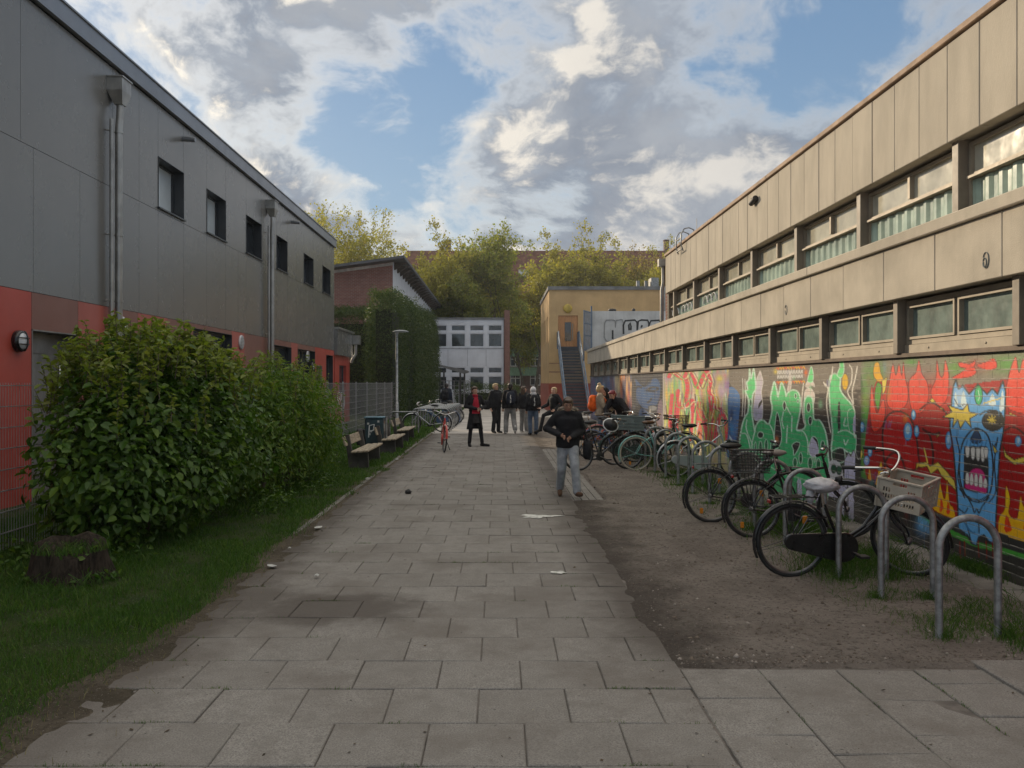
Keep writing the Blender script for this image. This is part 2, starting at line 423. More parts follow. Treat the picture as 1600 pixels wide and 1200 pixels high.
def soilmat(name, a, bcol, c, sc=1.0, wet=None):
    m = bpy.data.materials.new(name); m.use_nodes = True; t = NT(m.node_tree)
    b = t.new('ShaderNodeBsdfPrincipled'); o = t.new('ShaderNodeOutputMaterial'); t.l.new(b.outputs[0], o.inputs[0])
    co = t.new('ShaderNodeTexCoord').outputs['Object']
    n = t.noise(co, 1.6 * sc, 8, .68); col = t.mix(t.ramp(n, .36, .62), a, bcol)
    n2 = t.noise(co, 26, 5, .72); col = t.mix(t.ramp(n2, .50, .66, 0, .8), col, c)
    if wet:                                              # damp trodden soil along the slabs
        x = t.sep(co)[0]; w = t.math('ADD', x, t.math('MULTIPLY', t.math('SUBTRACT', t.noise(co, 1.8, 6, .65), .5), 1.5))
        col = t.mix(t.ramp(w, 1.15, wet, .78, 0), col, (.066, .054, .045))
    st = t.ramp(t.noise(co, 75, 2, .5), .66, .70); col = t.mix(t.math('MULTIPLY', st, .55), col, (.42, .38, .33))
    t.put(b.inputs['Base Color'], col); b.inputs['Roughness'].default_value = .95; b.inputs['Specular IOR Level'].default_value = .2
    bn = t.new('ShaderNodeBump'); bn.inputs['Strength'].default_value = 1.0; bn.inputs['Distance'].default_value = .05
    t.put(bn.inputs['Height'], t.math('ADD', n2, t.math('MULTIPLY', t.noise(co, 90, 4, .7), .5))); t.l.new(bn.outputs[0], b.inputs['Normal'])
    return m
M_SOIL = soilmat('bare trodden soil', (.200, .170, .146), (.275, .240, .208), (.080, .066, .056), 1.0, 1.8)
M_LAWN = soilmat('lawn soil', (.032, .058, .012), (.055, .075, .018), (.03, .035, .012))
M_MARGIN = soilmat('dark trodden margin', (.085, .070, .048), (.14, .115, .085), (.05, .042, .03))
M_YARD = mat('yard paving', (.40, .37, .34), .85, 0, .14, .8, .3, 60, .3)

def vnoise(x, y, seed=0):
    """cheap value noise, vectorised"""
    def h(i, j): 
        v = np.sin(i * 127.1 + j * 311.7 + seed * 74.7) * 43758.5453; return v - np.floor(v)
    xi, yi = np.floor(x), np.floor(y); u, w = x - xi, y - yi
    u = u * u * (3 - 2 * u); w = w * w * (3 - 2 * w)
    return (h(xi, yi) * (1 - u) + h(xi + 1, yi) * u) * (1 - w) + (h(xi, yi + 1) * (1 - u) + h(xi + 1, yi + 1) * u) * w
def fbm(x, y, o=4, seed=0):
    r = 0; a = .5; s = 1
    for k in range(o): r = r + a * vnoise(x * s, y * s, seed + k); a *= .5; s *= 2.03
    return r / (1 - .5 ** o)

struct(MB().quad((-250, -40, -.16), (250, -40, -.16), (250, 400, -.16), (-250, 400, -.16)).build('ground', M_YARD))

def slab(mb, x0, x1, y0, y1, jz=.0018):
    g = .0024; b = .005
    x0 += g; x1 -= g; y0 += g; y1 -= g
    tz = [random.gauss(0, jz * 1.7) for _ in range(4)]; dz = random.gauss(0, .0016)
    c = [(x0, y0), (x1, y0), (x1, y1), (x0, y1)]; ci = [(x0 + b, y0 + b), (x1 - b, y0 + b), (x1 - b, y1 - b), (x0 + b, y1 - b)]
    jit = lambda: random.gauss(0, .0018)
    vs = [(p[0] + jit(), p[1] + jit(), -.05) for p in c] + [(p[0], p[1], -.006 + t + dz) for p, t in zip(c, tz)] + [(p[0], p[1], t + dz) for p, t in zip(ci, tz)]
    fs = [(8, 9, 10, 11)] + [(i, (i + 1) % 4, (i + 1) % 4 + 4, i + 4) for i in range(4)] + [(i + 4, (i + 1) % 4 + 4, (i + 1) % 4 + 8, i + 8) for i in range(4)]
    mb.add(vs, fs)
mb = MB()
for k in range(-6, 51):
    y0 = 4.467 + .5 * k; par = k % 2
    xs = [-2.32 + (0 if (par == 0) else 0)]
    first = -2.118 if par == 0 else -1.868 - .5
    e = [x for x in [first + .5 * i for i in range(9)] if -2.2 < x < 1.05]
    e = [-2.34] + e + [1.13 + random.uniform(-.006, .006)]
    for a, b in zip(e[:-1], e[1:]): slab(mb, a, b, y0, y0 + .5)
struct(mb.build('path', M_SLAB))
mb = MB()
for c in range(7):
    x0 = 1.135 + .487 * c; off = (.0, .27, -.02, .24, .05, .28, .1)[c]
    ys = [5.30] + [4.82 + off - .5 * i for i in range(8)]
    ys = [5.30] + [v for v in ys if v < 5.2]
    for a, b in zip(ys[1:], ys[:-1]): slab(mb, x0, x0 + .487, a, b, .003)
struct(mb.build('pavement', M_SLAB))
struct(MB().quad((-2.5, .5, -.010), (4.7, .5, -.010), (4.7, 5.35, -.010), (-2.5, 5.35, -.010)).quad((-2.5, 5.35, -.010), (1.2, 5.35, -.010), (1.2, 30, -.010), (-2.5, 30, -.010)).build('joint_sand', mat('joint sand', (.115, .10, .088), .95, 0, .25, 6.0, .6, 60)))
struct(MB().quad((-3.6, 29.9, .003), (4.3, 29.9, .003), (9, 80, .003), (-4.2, 80, .003)).quad((-20, 80, .003), (14, 80, .003), (14, 90, .003), (-20, 90, .003)).build('yard', M_YARD))
# a thin raised slab at the far right of the pavement
mb = MB()
mb.box(3.02, 4.62, 3.4, 5.42, -.03, .022, b=.006); struct(mb.build('paving_step', M_SLAB))
# strip of small setts beside the path
mb = MB()
for k in range(95):
    y0 = 12.9 + k * .105
    n = 4; wq = .115
    for i in range(n):
        x0 = 1.15 + i * wq + .003 * math.sin(k * 1.3)
        mb.box(x0 + .004, x0 + wq - .004, y0 + .004, y0 + .101, -.03, .004 + random.gauss(0, .0015), b=.005)
struct(mb.build('sett_strip', M_SLAB))

def terrain(name, x0, x1, y0, y1, nx, ny, fn, m):
    xs = np.linspace(x0, x1, nx); ys = y0 + (y1 - y0) * np.linspace(0, 1, ny) ** 1.6
    X, Y = np.meshgrid(xs, ys); Z = fn(X, Y)
    V = np.stack([X, Y, Z], -1).reshape(-1, 3); i = np.arange((ny - 1) * nx).reshape(ny - 1, nx)[:, :-1].ravel()
    Fc = np.stack([i, i + 1, i + nx + 1, i + nx], -1)
    return struct(np_obj(name, V, Fc, m, smooth=True))
def soil_z(X, Y):
    e = X - 1.05 - .50 * (fbm(X * 1.7, Y * 1.3, 5, 3) - .45)
    k = np.clip((Y - 5.27 - .06 * (fbm(X * 3, Y * 3, 4, 9) - .5)) / .12, 0, 1)
    s = np.clip(e / .20, -1.2, 1.0) * .018
    setts = np.where((X < 1.66 + .12 * (fbm(X * 3, Y * 2, 3, 15) - .5)) & (Y > 12.9) & (Y < 22.8), -.035, 0)
    extra = setts + np.where((Y < 7.4) & (X < 1.5), .010 * (fbm(X * 2, Y * 2, 4, 5) - .3), 0)
    return -.006 + s + .020 * (fbm(X * 2.2, Y * 2.2, 5, 1) - .5) * np.clip(e / .5, .15, 1) + extra - .06 * (1 - k) + .012 * (fbm(X * 9, Y * 9, 3, 8) - .5)
terrain('bare_soil', .72, 4.28, 5.12, 44, 150, 420, soil_z, M_SOIL)
def margin_z(X, Y):
    e = -2.20 - X + .22 * (fbm(X * 1.1, Y * .9, 5, 63) - .46) - .10 * np.clip((Y - 9) / 4, 0, 1)
    return -.004 + np.clip(e / .25, -1.2, 1.0) * .014 + .012 * (fbm(X * 7, Y * 7, 4, 64) - .5)
terrain('soil_margin', -3.0, -1.7, 2.0, 45, 70, 520, margin_z, M_MARGIN)
def lawn_z(X, Y):
    e = -2.37 - X + .42 * (fbm(X * 1.4, Y * 1.1, 5, 23) - .45)
    return -.004 + np.clip(e / .3, -1.2, 1.0) * .024 + .05 * np.clip((e - .3) / 2.5, 0, 1) + .02 * (fbm(X * 2, Y * 2, 4, 21) - .5)
terrain('lawn', -9.0, -1.95, 1.6, 62, 170, 360, lawn_z, M_LAWN)
# concrete kerb strip at the foot of the mural wall
mb = MB()
y = 3.3
while y < 43:
    L = 1.0; mb.box(4.16, 4.58, y + .006, y + L - .006, -.1, .012 + random.gauss(0, .003), b=.006); y += L
struct(mb.build('kerb_strip', mat('old concrete strip', (.165, .148, .128), .9, 0, .2, 3.0, .5, 60)))
mb = MB()
y = 9.0
while y < 29.8:
    mb.box(-2.47, -2.40, y + .004, y + .996, -.1, .012 + random.gauss(0, .003), b=.006); y += 1
struct(mb.build('path_edging', mat('edging stone', (.13, .12, .105), .9, 0, .2, 3.0, .5, 60)))

M_GRASS = leafmat('grass blade', (.034, .090, .010), (.062, .140, .015), (.12, .18, .03), .3, .6)
M_STRAW = leafmat('dry grass blade', (.20, .17, .08), (.26, .22, .11), (.14, .14, .05), .2, .7)
def blades(x, y, z, h, w):
    n = len(x); a = RNG.uniform(0, 2 * math.pi, n); ln = RNG.normal(0, .38, (n, 2)) * h[:, None]
    dx, dy = np.cos(a) * w, np.sin(a) * w
    b0 = np.stack([x - dx, y - dy, z], -1); b1 = np.stack([x + dx, y + dy, z], -1)
    m0 = np.stack([x - dx * .8 + ln[:, 0] * .35, y - dy * .8 + ln[:, 1] * .35, z + h * .55], -1)
    m1 = np.stack([x + dx * .8 + ln[:, 0] * .35, y + dy * .8 + ln[:, 1] * .35, z + h * .55], -1)
    t0 = np.stack([x - dx * .1 + ln[:, 0], y - dy * .1 + ln[:, 1], z + h * .95], -1); t1 = np.stack([x + dx * .1 + ln[:, 0], y + dy * .1 + ln[:, 1], z + h], -1)
    V = np.stack([b0, b1, m1, m0, t1, t0], 1).reshape(-1, 3); i = np.arange(n) * 6
    Fc = np.concatenate([np.stack([i, i + 1, i + 2, i + 3], -1), np.stack([i + 3, i + 2, i + 4, i + 5], -1)])
    return V, Fc
def lawn_grass():
    Vs = []; Fs = []; k = 0
    for (y0, y1, n, hh, ww) in ((2.2, 6, 62000, .042, .0022), (6, 11, 62000, .05, .0032), (11, 20, 45000, .055, .0055), (20, 60, 42000, .07, .012)):
        y = y0 + (y1 - y0) * RNG.random(n) ** (1.2 if y0 < 6 else 1.0); x = RNG.uniform(-6.2, -2.15, n)
        x = np.where(y > 20, RNG.uniform(-5.2, -2.4, n), x)
        e = -2.37 - x + .42 * (fbm(x * 1.4, y * 1.1, 5, 23) - .45)
        cl = fbm(x * 2.3, y * 2.3, 4, 31)
        dens = np.clip(e / .22, 0, 1) * np.clip((cl - .22) / .25, .12, 1)
        keep = RNG.random(n) < dens
        x, y, cl = x[keep], y[keep], cl[keep]
        h = hh * (.4 + 1.0 * cl) * RNG.uniform(.6, 1.5, len(x)); h = np.where(RNG.random(len(x)) < .012, h * 2.4, h)
        V, Fc = blades(x, y, lawn_z(x, y) - .006, h, np.full(len(x), ww)); Vs.append(V); Fs.append(Fc + k); k += len(V)
    o = np_obj('grass', np.concatenate(Vs), np.concatenate(Fs), M_GRASS); o['kind'] = 'stuff'
    tag(o, 'short mown lawn grass along the left side of the path', 'grass')
lawn_grass()
HOOP_Y = [5.94, 7.0, 7.70] + [8.1 + 1.1 * i for i in range(1, 13)]
def rack_grass():
    xs = []; ys = []; hs = []
    for hy in np.arange(5.7, 30, .11):
        for q in range(260 if hy < 12 else 80):
            x = 3.55 + random.gauss(0, .33); y = hy + random.gauss(0, .12)
            d = float(fbm(np.array([x * 1.6]), np.array([y * 1.1]), 4, 77)[0])
            lim = .46 if y > 6.9 else .56
            if d > lim - .10 and 2.75 < x < 4.22: xs.append(x); ys.append(y); hs.append(random.uniform(.03, .11) * (d - lim + .16) / .16)
    for hy in HOOP_Y:                                   # taller tufts round the hoop feet
        for fx in (3.12, 3.56):
            for q in range(260):
                r = abs(random.gauss(0, .10)); a = random.uniform(0, 6.28); xs.append(fx + r * math.cos(a)); ys.append(hy + r * math.sin(a)); hs.append(random.uniform(.03, .10) * math.exp(-r * 3))
    for q in range(3200):                               # weeds at the foot of the wall
        y = random.choice([7.9, 8.0, 8.25, 9.6, 11.2, 13.0, 15.0]) + random.gauss(0, .2); x = 4.5 + random.gauss(0, .05); xs.append(min(x, 4.58)); ys.append(y); hs.append(random.uniform(.02, .12))
    for q in range(1500):                               # long blades under the near bicycle
        xs.append(3.25 + random.gauss(0, .2)); ys.append(8.05 + random.gauss(0, .3)); hs.append(random.uniform(.05, .17))
    x = np.array(xs); y = np.array(ys); h = np.array(hs) * np.where(np.array(ys) > 9, .6, 1) + .018
    V, Fc = blades(x, y, np.full(len(x), -.01), h, np.where(y < 10, .0022, .0045))
    o = np_obj('grass_tufts', V, Fc, M_GRASS); o['kind'] = 'stuff'
    tag(o, 'ragged grass tufts growing between the bicycle hoops and the mural wall', 'grass')
rack_grass()
def dry_bits():
    n = 1500; y = 3 + 26 * RNG.random(n) ** 1.7; x = -2.5 + RNG.normal(0, .22, n)
    V, Fc = blades(x, y, np.full(n, .006), RNG.uniform(.015, .05, n), np.full(n, .0018)); 
    o = np_obj('dry_grass', V, Fc, M_STRAW); o['kind'] = 'stuff'; tag(o, 'dry straw bits scattered along the lawn edge', 'straw')
dry_bits()
def pebbles():
    n = 7000; V = []; Fs = []
    x = RNG.uniform(1.15, 4.15, n); y = 5.4 + 22 * RNG.random(n) ** 1.9; z = soil_z(x, y); s = np.exp(RNG.normal(-5.1, .55, n))
    base = np.array([(1, 0, 0), (-1, 0, 0), (0, 1, 0), (0, -1, 0), (0, 0, .8), (0, 0, -.8)]) 
    fc = np.array([(0, 2, 4), (2, 1, 4), (1, 3, 4), (3, 0, 4), (2, 0, 5), (1, 2, 5), (3, 1, 5), (0, 3, 5)])
    ang = RNG.uniform(0, 6.28, n); ca, sa = np.cos(ang), np.sin(ang)
    b = base[None] * s[:, None, None] * RNG.uniform(.6, 1.3, (n, 6, 1))
    bx = b[..., 0] * ca[:, None] - b[..., 1] * sa[:, None]; by = b[..., 0] * sa[:, None] + b[..., 1] * ca[:, None]
    V = np.stack([bx + x[:, None], by + y[:, None], b[..., 2] + z[:, None]], -1).reshape(-1, 3)
    Fs = (fc[None] + (np.arange(n) * 6)[:, None, None]).reshape(-1, 3)
    o = np_obj('pebbles', V, Fs, leafmat('pebble', (.085, .066, .052), (.17, .135, .105), (.36, .32, .28), 0, .9)); o['kind'] = 'stuff'
    tag(o, 'small stones and crumbs of earth on the bare soil', 'gravel')
pebbles()

def joint_weeds():
    xs = []; ys = []; hs = []
    for q in range(170):
        y = 3.2 + 22 * random.random() ** 1.6; k = round((y - 4.467) / .5); yy = 4.467 + .5 * k
        x = random.choice([random.uniform(-2.25, -1.5), random.uniform(.5, 1.12), random.uniform(-2.2, 1.1)])
        for b in range(random.randint(5, 30)): xs.append(x + random.gauss(0, .05)); ys.append(yy + random.gauss(0, .004)); hs.append(random.uniform(.006, .028))
    for q in range(60):
        c = random.randrange(1, 6); x = 1.135 + .487 * c; y = random.uniform(3.4, 5.3)
        for b in range(random.randint(3, 14)): xs.append(x + random.gauss(0, .004)); ys.append(y + random.gauss(0, .05)); hs.append(random.uniform(.005, .02))
    V, Fc = blades(np.array(xs), np.array(ys), np.full(len(xs), -.006), np.array(hs), np.full(len(xs), .0016))
    o = np_obj('joint_weeds', V, Fc, M_GRASS); o['kind'] = 'stuff'; tag(o, 'tiny moss and grass growing in the joints between slabs', 'weeds')
joint_weeds()
def debris():
    n = 1500; x = RNG.uniform(-2.5, 4.1, n); x = np.where(RNG.random(n) < .4, RNG.choice([-2.2, 1.25], n) + RNG.normal(0, .22, n), x); y = 3.2 + 20 * RNG.random(n) ** 1.8
    z = np.where(x > 1.1, np.maximum(soil_z(x, y), np.where(y < 5.3, .003, -9)) + .003, .005) + .001
    p = np.stack([x, y, z], -1); V, Fc = quad_leaves_flat(p, np.exp(RNG.normal(-4.4, .45, n)))
    o = np_obj('leaf_litter', V, Fc, leafmat('dry leaf bit', (.035, .026, .018), (.09, .062, .036), (.30, .27, .22), .1, .8)); o['kind'] = 'stuff'
    tag(o, 'dry leaf crumbs and tiny scraps lying on slabs and soil', 'leaf litter')
def quad_leaves_flat(Pts, s):
    n = len(Pts); a = RNG.uniform(0, 6.28, n); c, d = np.cos(a), np.sin(a); w = RNG.uniform(.3, .8, n) * s
    A = np.stack([c * s, d * s, RNG.uniform(-.1, .35, n) * s], -1); B = np.stack([-d * w, c * w, RNG.uniform(-.1, .3, n) * s], -1)
    V = np.stack([Pts - A * .5, Pts + B * .5 + A * .1, Pts + A * .5, Pts - B * .5], 1).reshape(-1, 3); i = np.arange(n) * 4
    return V, np.stack([i, i + 1, i + 2, i + 3], -1)
debris()

# ------------------------------------------------------------------ walls with openings
def wall(mb, O, U, V, w, h, holes, m=0, depth=0.0, mr=None):
    """rectangle O + a*U + b*V with openings (a0, a1, b0, b1); outward normal U x V; reveals go inwards"""
    O, U, V = Vector(O), Vector(U), Vector(V); N = U.cross(V)
    A = sorted({0, w, *[q for hh in holes for q in hh[:2]]}); B = sorted({0, h, *[q for hh in holes for q in hh[2:4]]})
    A = [a for a in A if 0 <= a <= w]; B = [b for b in B if 0 <= b <= h]
    pt = lambda a, b, d=0: O + U * a + V * b - N * d
    for a0, a1 in zip(A[:-1], A[1:]):
        for b0, b1 in zip(B[:-1], B[1:]):
            ca, cb = (a0 + a1) / 2, (b0 + b1) / 2
            if any(hh[0] < ca < hh[1] and hh[2] < cb < hh[3] for hh in holes): continue
            mb.quad(pt(a0, b0), pt(a1, b0), pt(a1, b1), pt(a0, b1), m)
    if depth:
        mr = m if mr is None else mr
        for a0, a1, b0, b1 in [hh[:4] for hh in holes]:
            mb.quad(pt(a0, b0), pt(a0, b0, depth), pt(a0, b1, depth), pt(a0, b1), mr)
            mb.quad(pt(a1, b0, depth), pt(a1, b0), pt(a1, b1), pt(a1, b1, depth), mr)
            mb.quad(pt(a0, b0), pt(a1, b0), pt(a1, b0, depth), pt(a0, b0, depth), mr)
            mb.quad(pt(a0, b1, depth), pt(a1, b1, depth), pt(a1, b1), pt(a0, b1), mr)
def frame_rect(mb, O, U, V, a0, a1, b0, b1, d, fw, ft, m=0, mull=(), trans=()):
    """frame bars inside an opening, back face at depth d, thickness ft towards the outside"""
    O, U, V = Vector(O), Vector(U), Vector(V); N = U.cross(V)
    R = Matrix(((U.x, V.x, N.x, 0), (U.y, V.y, N.y, 0), (U.z, V.z, N.z, 0), (0, 0, 0, 1)))
    def bar(p0, p1, q0, q1, k=0): mb.box(p0, p1, q0, q1, -d, -d + ft - k, m, Matrix.Translation(O) @ R)
    bar(a0, a1, b0, b0 + fw); bar(a0, a1, b1 - fw, b1); bar(a0, a0 + fw, b0 + fw, b1 - fw); bar(a1 - fw, a1, b0 + fw, b1 - fw)
    for x in mull: bar(x - fw / 2, x + fw / 2, b0 + fw, b1 - fw, .003)
    for z in trans: bar(a0 + fw, a1 - fw, z - fw / 2, z + fw / 2, .006)
def pane_rect(mb, O, U, V, a0, a1, b0, b1, d, m=0):
    O, U, V = Vector(O), Vector(U), Vector(V); N = U.cross(V); pt = lambda a, b: O + U * a + V * b - N * d
    mb.quad(pt(a0, b0), pt(a1, b0), pt(a1, b1), pt(a0, b1), m)
EX, EY, EZ = Vector((1, 0, 0)), Vector((0, 1, 0)), Vector((0, 0, 1))

# ------------------------------------------------------------------ left: dark grey hall with red base
XL = -6.8
YL = lambda px: 8976 / (CX - px)
def left_hall():
    r = thing('clad_hall', 'long dark grey panelled hall with red base on the left of the path', 'building', (XL, 15, 0))
    Y0, Y1 = 4.0, 34.8; O = (XL, Y0, 0); w = Y1 - Y0; ZT = 7.36
    # outward normal +X: U = +Y, V = +Z
    ups = [(16.84, 18.2), (19.64, 21.0), (22.7, 24.15), (25.8, 27.1), (29.4, 30.9), (32.5, 34.0)]
    uph = [(a - Y0, b - Y0, 5.30, 6.32) for a, b in ups]
    lows = [(YL(302), YL(362), 1.25, 3.02), (YL(418), YL(455), 1.25, 2.95), (YL(465), YL(492), 1.25, 2.95), (YL(222), YL(261), 1.3, 2.58), (33.2, 34.5, 1.3, 2.9)]
    door = (YL(49), YL(122), 0.05, 2.58); door2 = (YL(494), YL(503), .05, 2.45)
    holes = uph + [(a - Y0, b - Y0, c, d) for a, b, c, d in lows + [door, door2]]
    mb = MB(); wall(mb, (XL - .03, Y0, 0), EY, EZ, w, ZT, holes, 0, .0); mb.build('backing_wall', M_GAP, r, True)
    back = MB(); back.quad((XL - .03, Y1, 0), (XL - 9, Y1, 0), (XL - 9, Y1, ZT), (XL - .03, Y1, ZT)); back.quad((XL - 9, Y0, 0), (XL - .03, Y0, 0), (XL - .03, Y0, ZT), (XL - 9, Y0, ZT))
    back.quad((XL, Y0, ZT), (XL, Y1, ZT), (XL - 9, Y1, ZT), (XL - 9, Y0, ZT)); back.quad((XL - 9, Y0, 0), (XL - 9, Y1, 0), (XL - 9, Y1, ZT), (XL - 9, Y0, ZT)); back.build('end_wall', M_DARK, r, True)
    g = .004
    def cell(mb, y0, y1, z0, z1, m=0):
        # panel with the openings cut away
        ys = sorted({y0, y1, *[q for hh in holes for q in (hh[0] + Y0, hh[1] + Y0) if y0 < q < y1]}); zs = sorted({z0, z1, *[q for hh in holes for q in hh[2:4] if z0 < q < z1]})
        for a, b in zip(ys[:-1], ys[1:]):
            for c, d in zip(zs[:-1], zs[1:]):
                if any(hh[0] + Y0 < (a + b) / 2 < hh[1] + Y0 and hh[2] < (c + d) / 2 < hh[3] for hh in holes): continue
                aa = a + (g if a == y0 else 0); bb = b - (g if b == y1 else 0); cc = c + (g if c == z0 else 0); dd = d - (g if d == z1 else 0)
                mb.quad((XL, aa, cc), (XL, bb, cc), (XL, bb, dd), (XL, aa, dd), m)
                for (p, q) in (((XL, aa, cc), (XL, aa, dd)), ((XL, bb, dd), (XL, bb, cc)), ((XL, bb, cc), (XL, aa, cc)), ((XL, aa, dd), (XL, bb, dd))):
                    mb.quad(p, q, (XL - .03, q[1], q[2]), (XL - .03, p[1], p[2]), m)
    mb = MB()
    lower = [4.0, 6.2, 8.2, 10.3, 12.33, 13.7, 15.0, 15.95, 16.84, 18.2, 19.64, 21.0, 22.0, 22.7, 24.15, 25.8, 27.1, 28.3, 29.4, 30.9, 32.5, 34.0, 34.8]
    for a, b in zip(lower[:-1], lower[1:]): cell(mb, a, b, 3.12, 5.23)
    upper = [4.0, 6.4, 9.2, 12.0, 14.86, 15.95, 16.84, 18.2, 19.64, 21.0, 22.7, 24.15, 25.8, 27.1, 28.3, 29.4, 30.9, 32.5, 34.0, 34.8]
    for a, b in zip(upper[:-1], upper[1:]): cell(mb, a, b, 5.23, ZT - .02)
    k0 = len(mb.v)
    def rivets(edges, z0, z1):
        for a, b in zip(edges[:-1], edges[1:]):
            for y in (a + .05, b - .05):
                for z in np.arange(z0 + .06, z1, (z1 - z0 - .12) / 3.001):
                    if any(hh[0] + Y0 - .02 < y < hh[1] + Y0 + .02 and hh[2] < z < hh[3] for hh in holes): continue
                    mb.add([(XL + .003, y + .011 * math.cos(q), z + .011 * math.sin(q)) for q in np.linspace(0, 6.283, 7)[:-1]], [tuple(range(6))], 1)
    rivets(lower, 3.12, 5.23); rivets(upper, 5.23, ZT - .02)
    mb.build('grey_cladding', [M_DARK, M_COPE], r, True)
    mb = MB()
    base = [(4, 8, 0), (8, 12.28, 0), (12.28, 13.64, 2), (13.64, 14.7, 1), (14.7, 15.9, 2), (15.9, 17.33, 1), (17.33, 18.78, 2), (18.78, 21.47, 2), (21.47, 22.55, 1), (22.55, 24.6, 2), (24.6, 27.6, 2), (27.6, 28.5, 1), (28.5, 31.2, 2), (31.2, 33.1, 0), (33.1, 34.8, 0)]
    for a, b, m in base: cell(mb, a, b, .05, 3.12, m)
    mb.build('red_base', [M_RED, M_RED2, M_BRN], r, True)
    cp = MB(); cp.box(XL - .4, XL + .09, Y0, Y1 + .06, ZT, 7.68, 0); cp.box(XL - .4, XL + .115, Y0, Y1 + .085, 7.655, 7.685, 0); cp.build('roof_coping', M_COPE, r, True)
    for (a, b) in ups:
        f = MB(); wo = (XL, Y0, 0)
        frame_rect(f, wo, EY, EZ, a - Y0, b - Y0, 5.30, 6.32, .27, .055, .06)
        jm = MB()
        # dark metal reveal lining and a projecting sill
        for (y0, y1, z0, z1) in ((a, a + .012, 5.30, 6.32), (b - .012, b, 5.30, 6.32), (a + .012, b - .012, 6.308, 6.32)): f.box(XL - .27, XL + .012, y0, y1, z0, z1)
        f.box(XL - .27, XL + .05, a - .03, b + .03, 5.275, 5.305)
        wn = f.build('window', M_FRAME_D, r, True)
        pn = MB(); pane_rect(pn, wo, EY, EZ, a - Y0 + .05, b - Y0 - .05, 5.35, 6.27, .25); pn.build('pane', M_BLIND if a < 20 else M_GLASS_D, wn, True)
    for i, (a, b, c, d) in enumerate(lows):
        f = MB(); frame_rect(f, (XL, Y0, 0), EY, EZ, a - Y0, b - Y0, c, d, .22, .06, .06, 0, [(a + b) / 2 - Y0])
        for (y0, y1) in ((a, a + .012), (b - .012, b)): f.box(XL - .22, XL + .01, y0, y1, c, d)
        f.box(XL - .22, XL + .04, a - .02, b + .02, c - .03, c); f.box(XL - .22, XL + .01, a + .012, b - .012, d - .012, d)
        wn = f.build('window', M_FRAME_D, r, True)
        pn = MB(); pane_rect(pn, (XL, Y0, 0), EY, EZ, a - Y0 + .05, b - Y0 - .05, c + .05, d - .05, .2); pn.build('pane', M_GLASS_D, wn, True)
    dd = mat('grey steel door', (.22, .21, .20), .5, .2)
    for (a, b, c, d) in (door, door2):
        f = MB(); f.box(XL - .30, XL - .25, a, b, c, d); f.box(XL - .25, XL + .01, a, a + .02, c, d); f.box(XL - .25, XL + .01, b - .02, b, c, d); f.box(XL - .25, XL + .01, a, b, d - .02, d)
        f.box(XL - .25, XL - .235, a + .1, b - .5, 2.25, 2.45)
        o = f.build('door', dd, r, True)
        hd = MB(); hd.tube([(XL - .25, b - .25, .9), (XL - .17, b - .25, .9), (XL - .17, b - .25, 2.2), (XL - .25, b - .25, 2.2)], .016); hd.build('handle', M_CHROME, o, True)
    # round vents
    for (px, py) in ((189, 511), (376, 535), (480, 557)):
        yy = YL(px); z = 1.8 + (CY - py) / (CX - px) * 6.8
        v = MB(); v.lathe([(.0, .0), (.19, .0), (.19, .035), (.165, .045)], (XL, yy, z), 'X', 24)
        for k in range(9):
            hh = -.15 + k * .0375; ww = math.sqrt(max(.165 ** 2 - hh ** 2, .001)); v.box(XL + .035, XL + .05, yy - ww, yy + ww, z + hh, z + hh + .02)
        v.build('vent_grille', mat('vent white', (.6, .6, .6), .5), r, True)
    for (px, py) in ((27, 533), (486, 573)):
        yy = YL(px); z = 1.8 + (CY - py) / (CX - px) * 6.8
        l = MB(); l.lathe([(.0, 0), (.15, 0), (.155, .05), (.14, .09), (.12, .09)], (XL, yy, z), 'X', 28); lo = l.build('wall_lamp', M_BLK, r, True)
        l = MB(); l.ell((XL + .06, yy, z), (.07, .125, .125), 20, 12); l.build('lamp_glass', mat('milky lamp glass', (.66, .68, .7), .15, 0, .02), lo, True)
        l = MB(); l.tube([(XL + .10 + .045 * math.cos(a), yy, z + .14 * math.sin(a)) for a in np.linspace(-1.57, 1.57, 9)], .009, 6)
        for s in (-.045, .045): l.tube([(XL + .09 + .045 * math.cos(a), yy + .135 * math.sin(a), z + s) for a in np.linspace(-1.5, 1.5, 9)], .008, 6)
        l.build('lamp_guard', M_BLK, lo, True)
    # rain pipes with hoppers
    for (yy, zt) in ((14.75, 7.1), (24.7, 7.1)):
        pz = MB(); x = XL + .16
        pz.tube([(x, yy, 0), (x, yy, 6.25), (x + .01, yy + .01, 6.42), (x + .0, yy + .05, 6.58), (x + .0, yy + .06, 6.72)], .062, 12)
        pz.tube([(x - .05, yy - .17, 0), (x - .05, yy - .17, 6.35)], .035, 10)
        for z in (1.2, 3.2, 4.35, 6.15): pz.tube([(x, yy, z), (x, yy, z + .04)], .072, 12); pz.tube([(XL, yy - .17, z + .02), (x, yy, z + .02)], .012, 6)
        p = pz.build('downpipe', M_ZINC, r, True)
        hb = MB(); hw = .24
        top = [(XL, yy - .12, zt), (XL + .27, yy - .12, zt), (XL + .27, yy + .24, zt), (XL, yy + .24, zt)]; mid = [(a, b, zt - .22) for a, b, _ in top]
        bot = [(XL + .08, yy - .02, zt - .44), (XL + .23, yy - .02, zt - .44), (XL + .23, yy + .14, zt - .44), (XL + .08, yy + .14, zt - .44)]
        vs = top + mid + bot
        hb.add(vs, [(0, 1, 2, 3)] + [(i + 4, (i + 1) % 4 + 4, (i + 1) % 4, i) for i in range(4)] + [(i + 8, (i + 1) % 4 + 8, (i + 1) % 4 + 4, i + 4) for i in range(4)] + [(11, 10, 9, 8)])
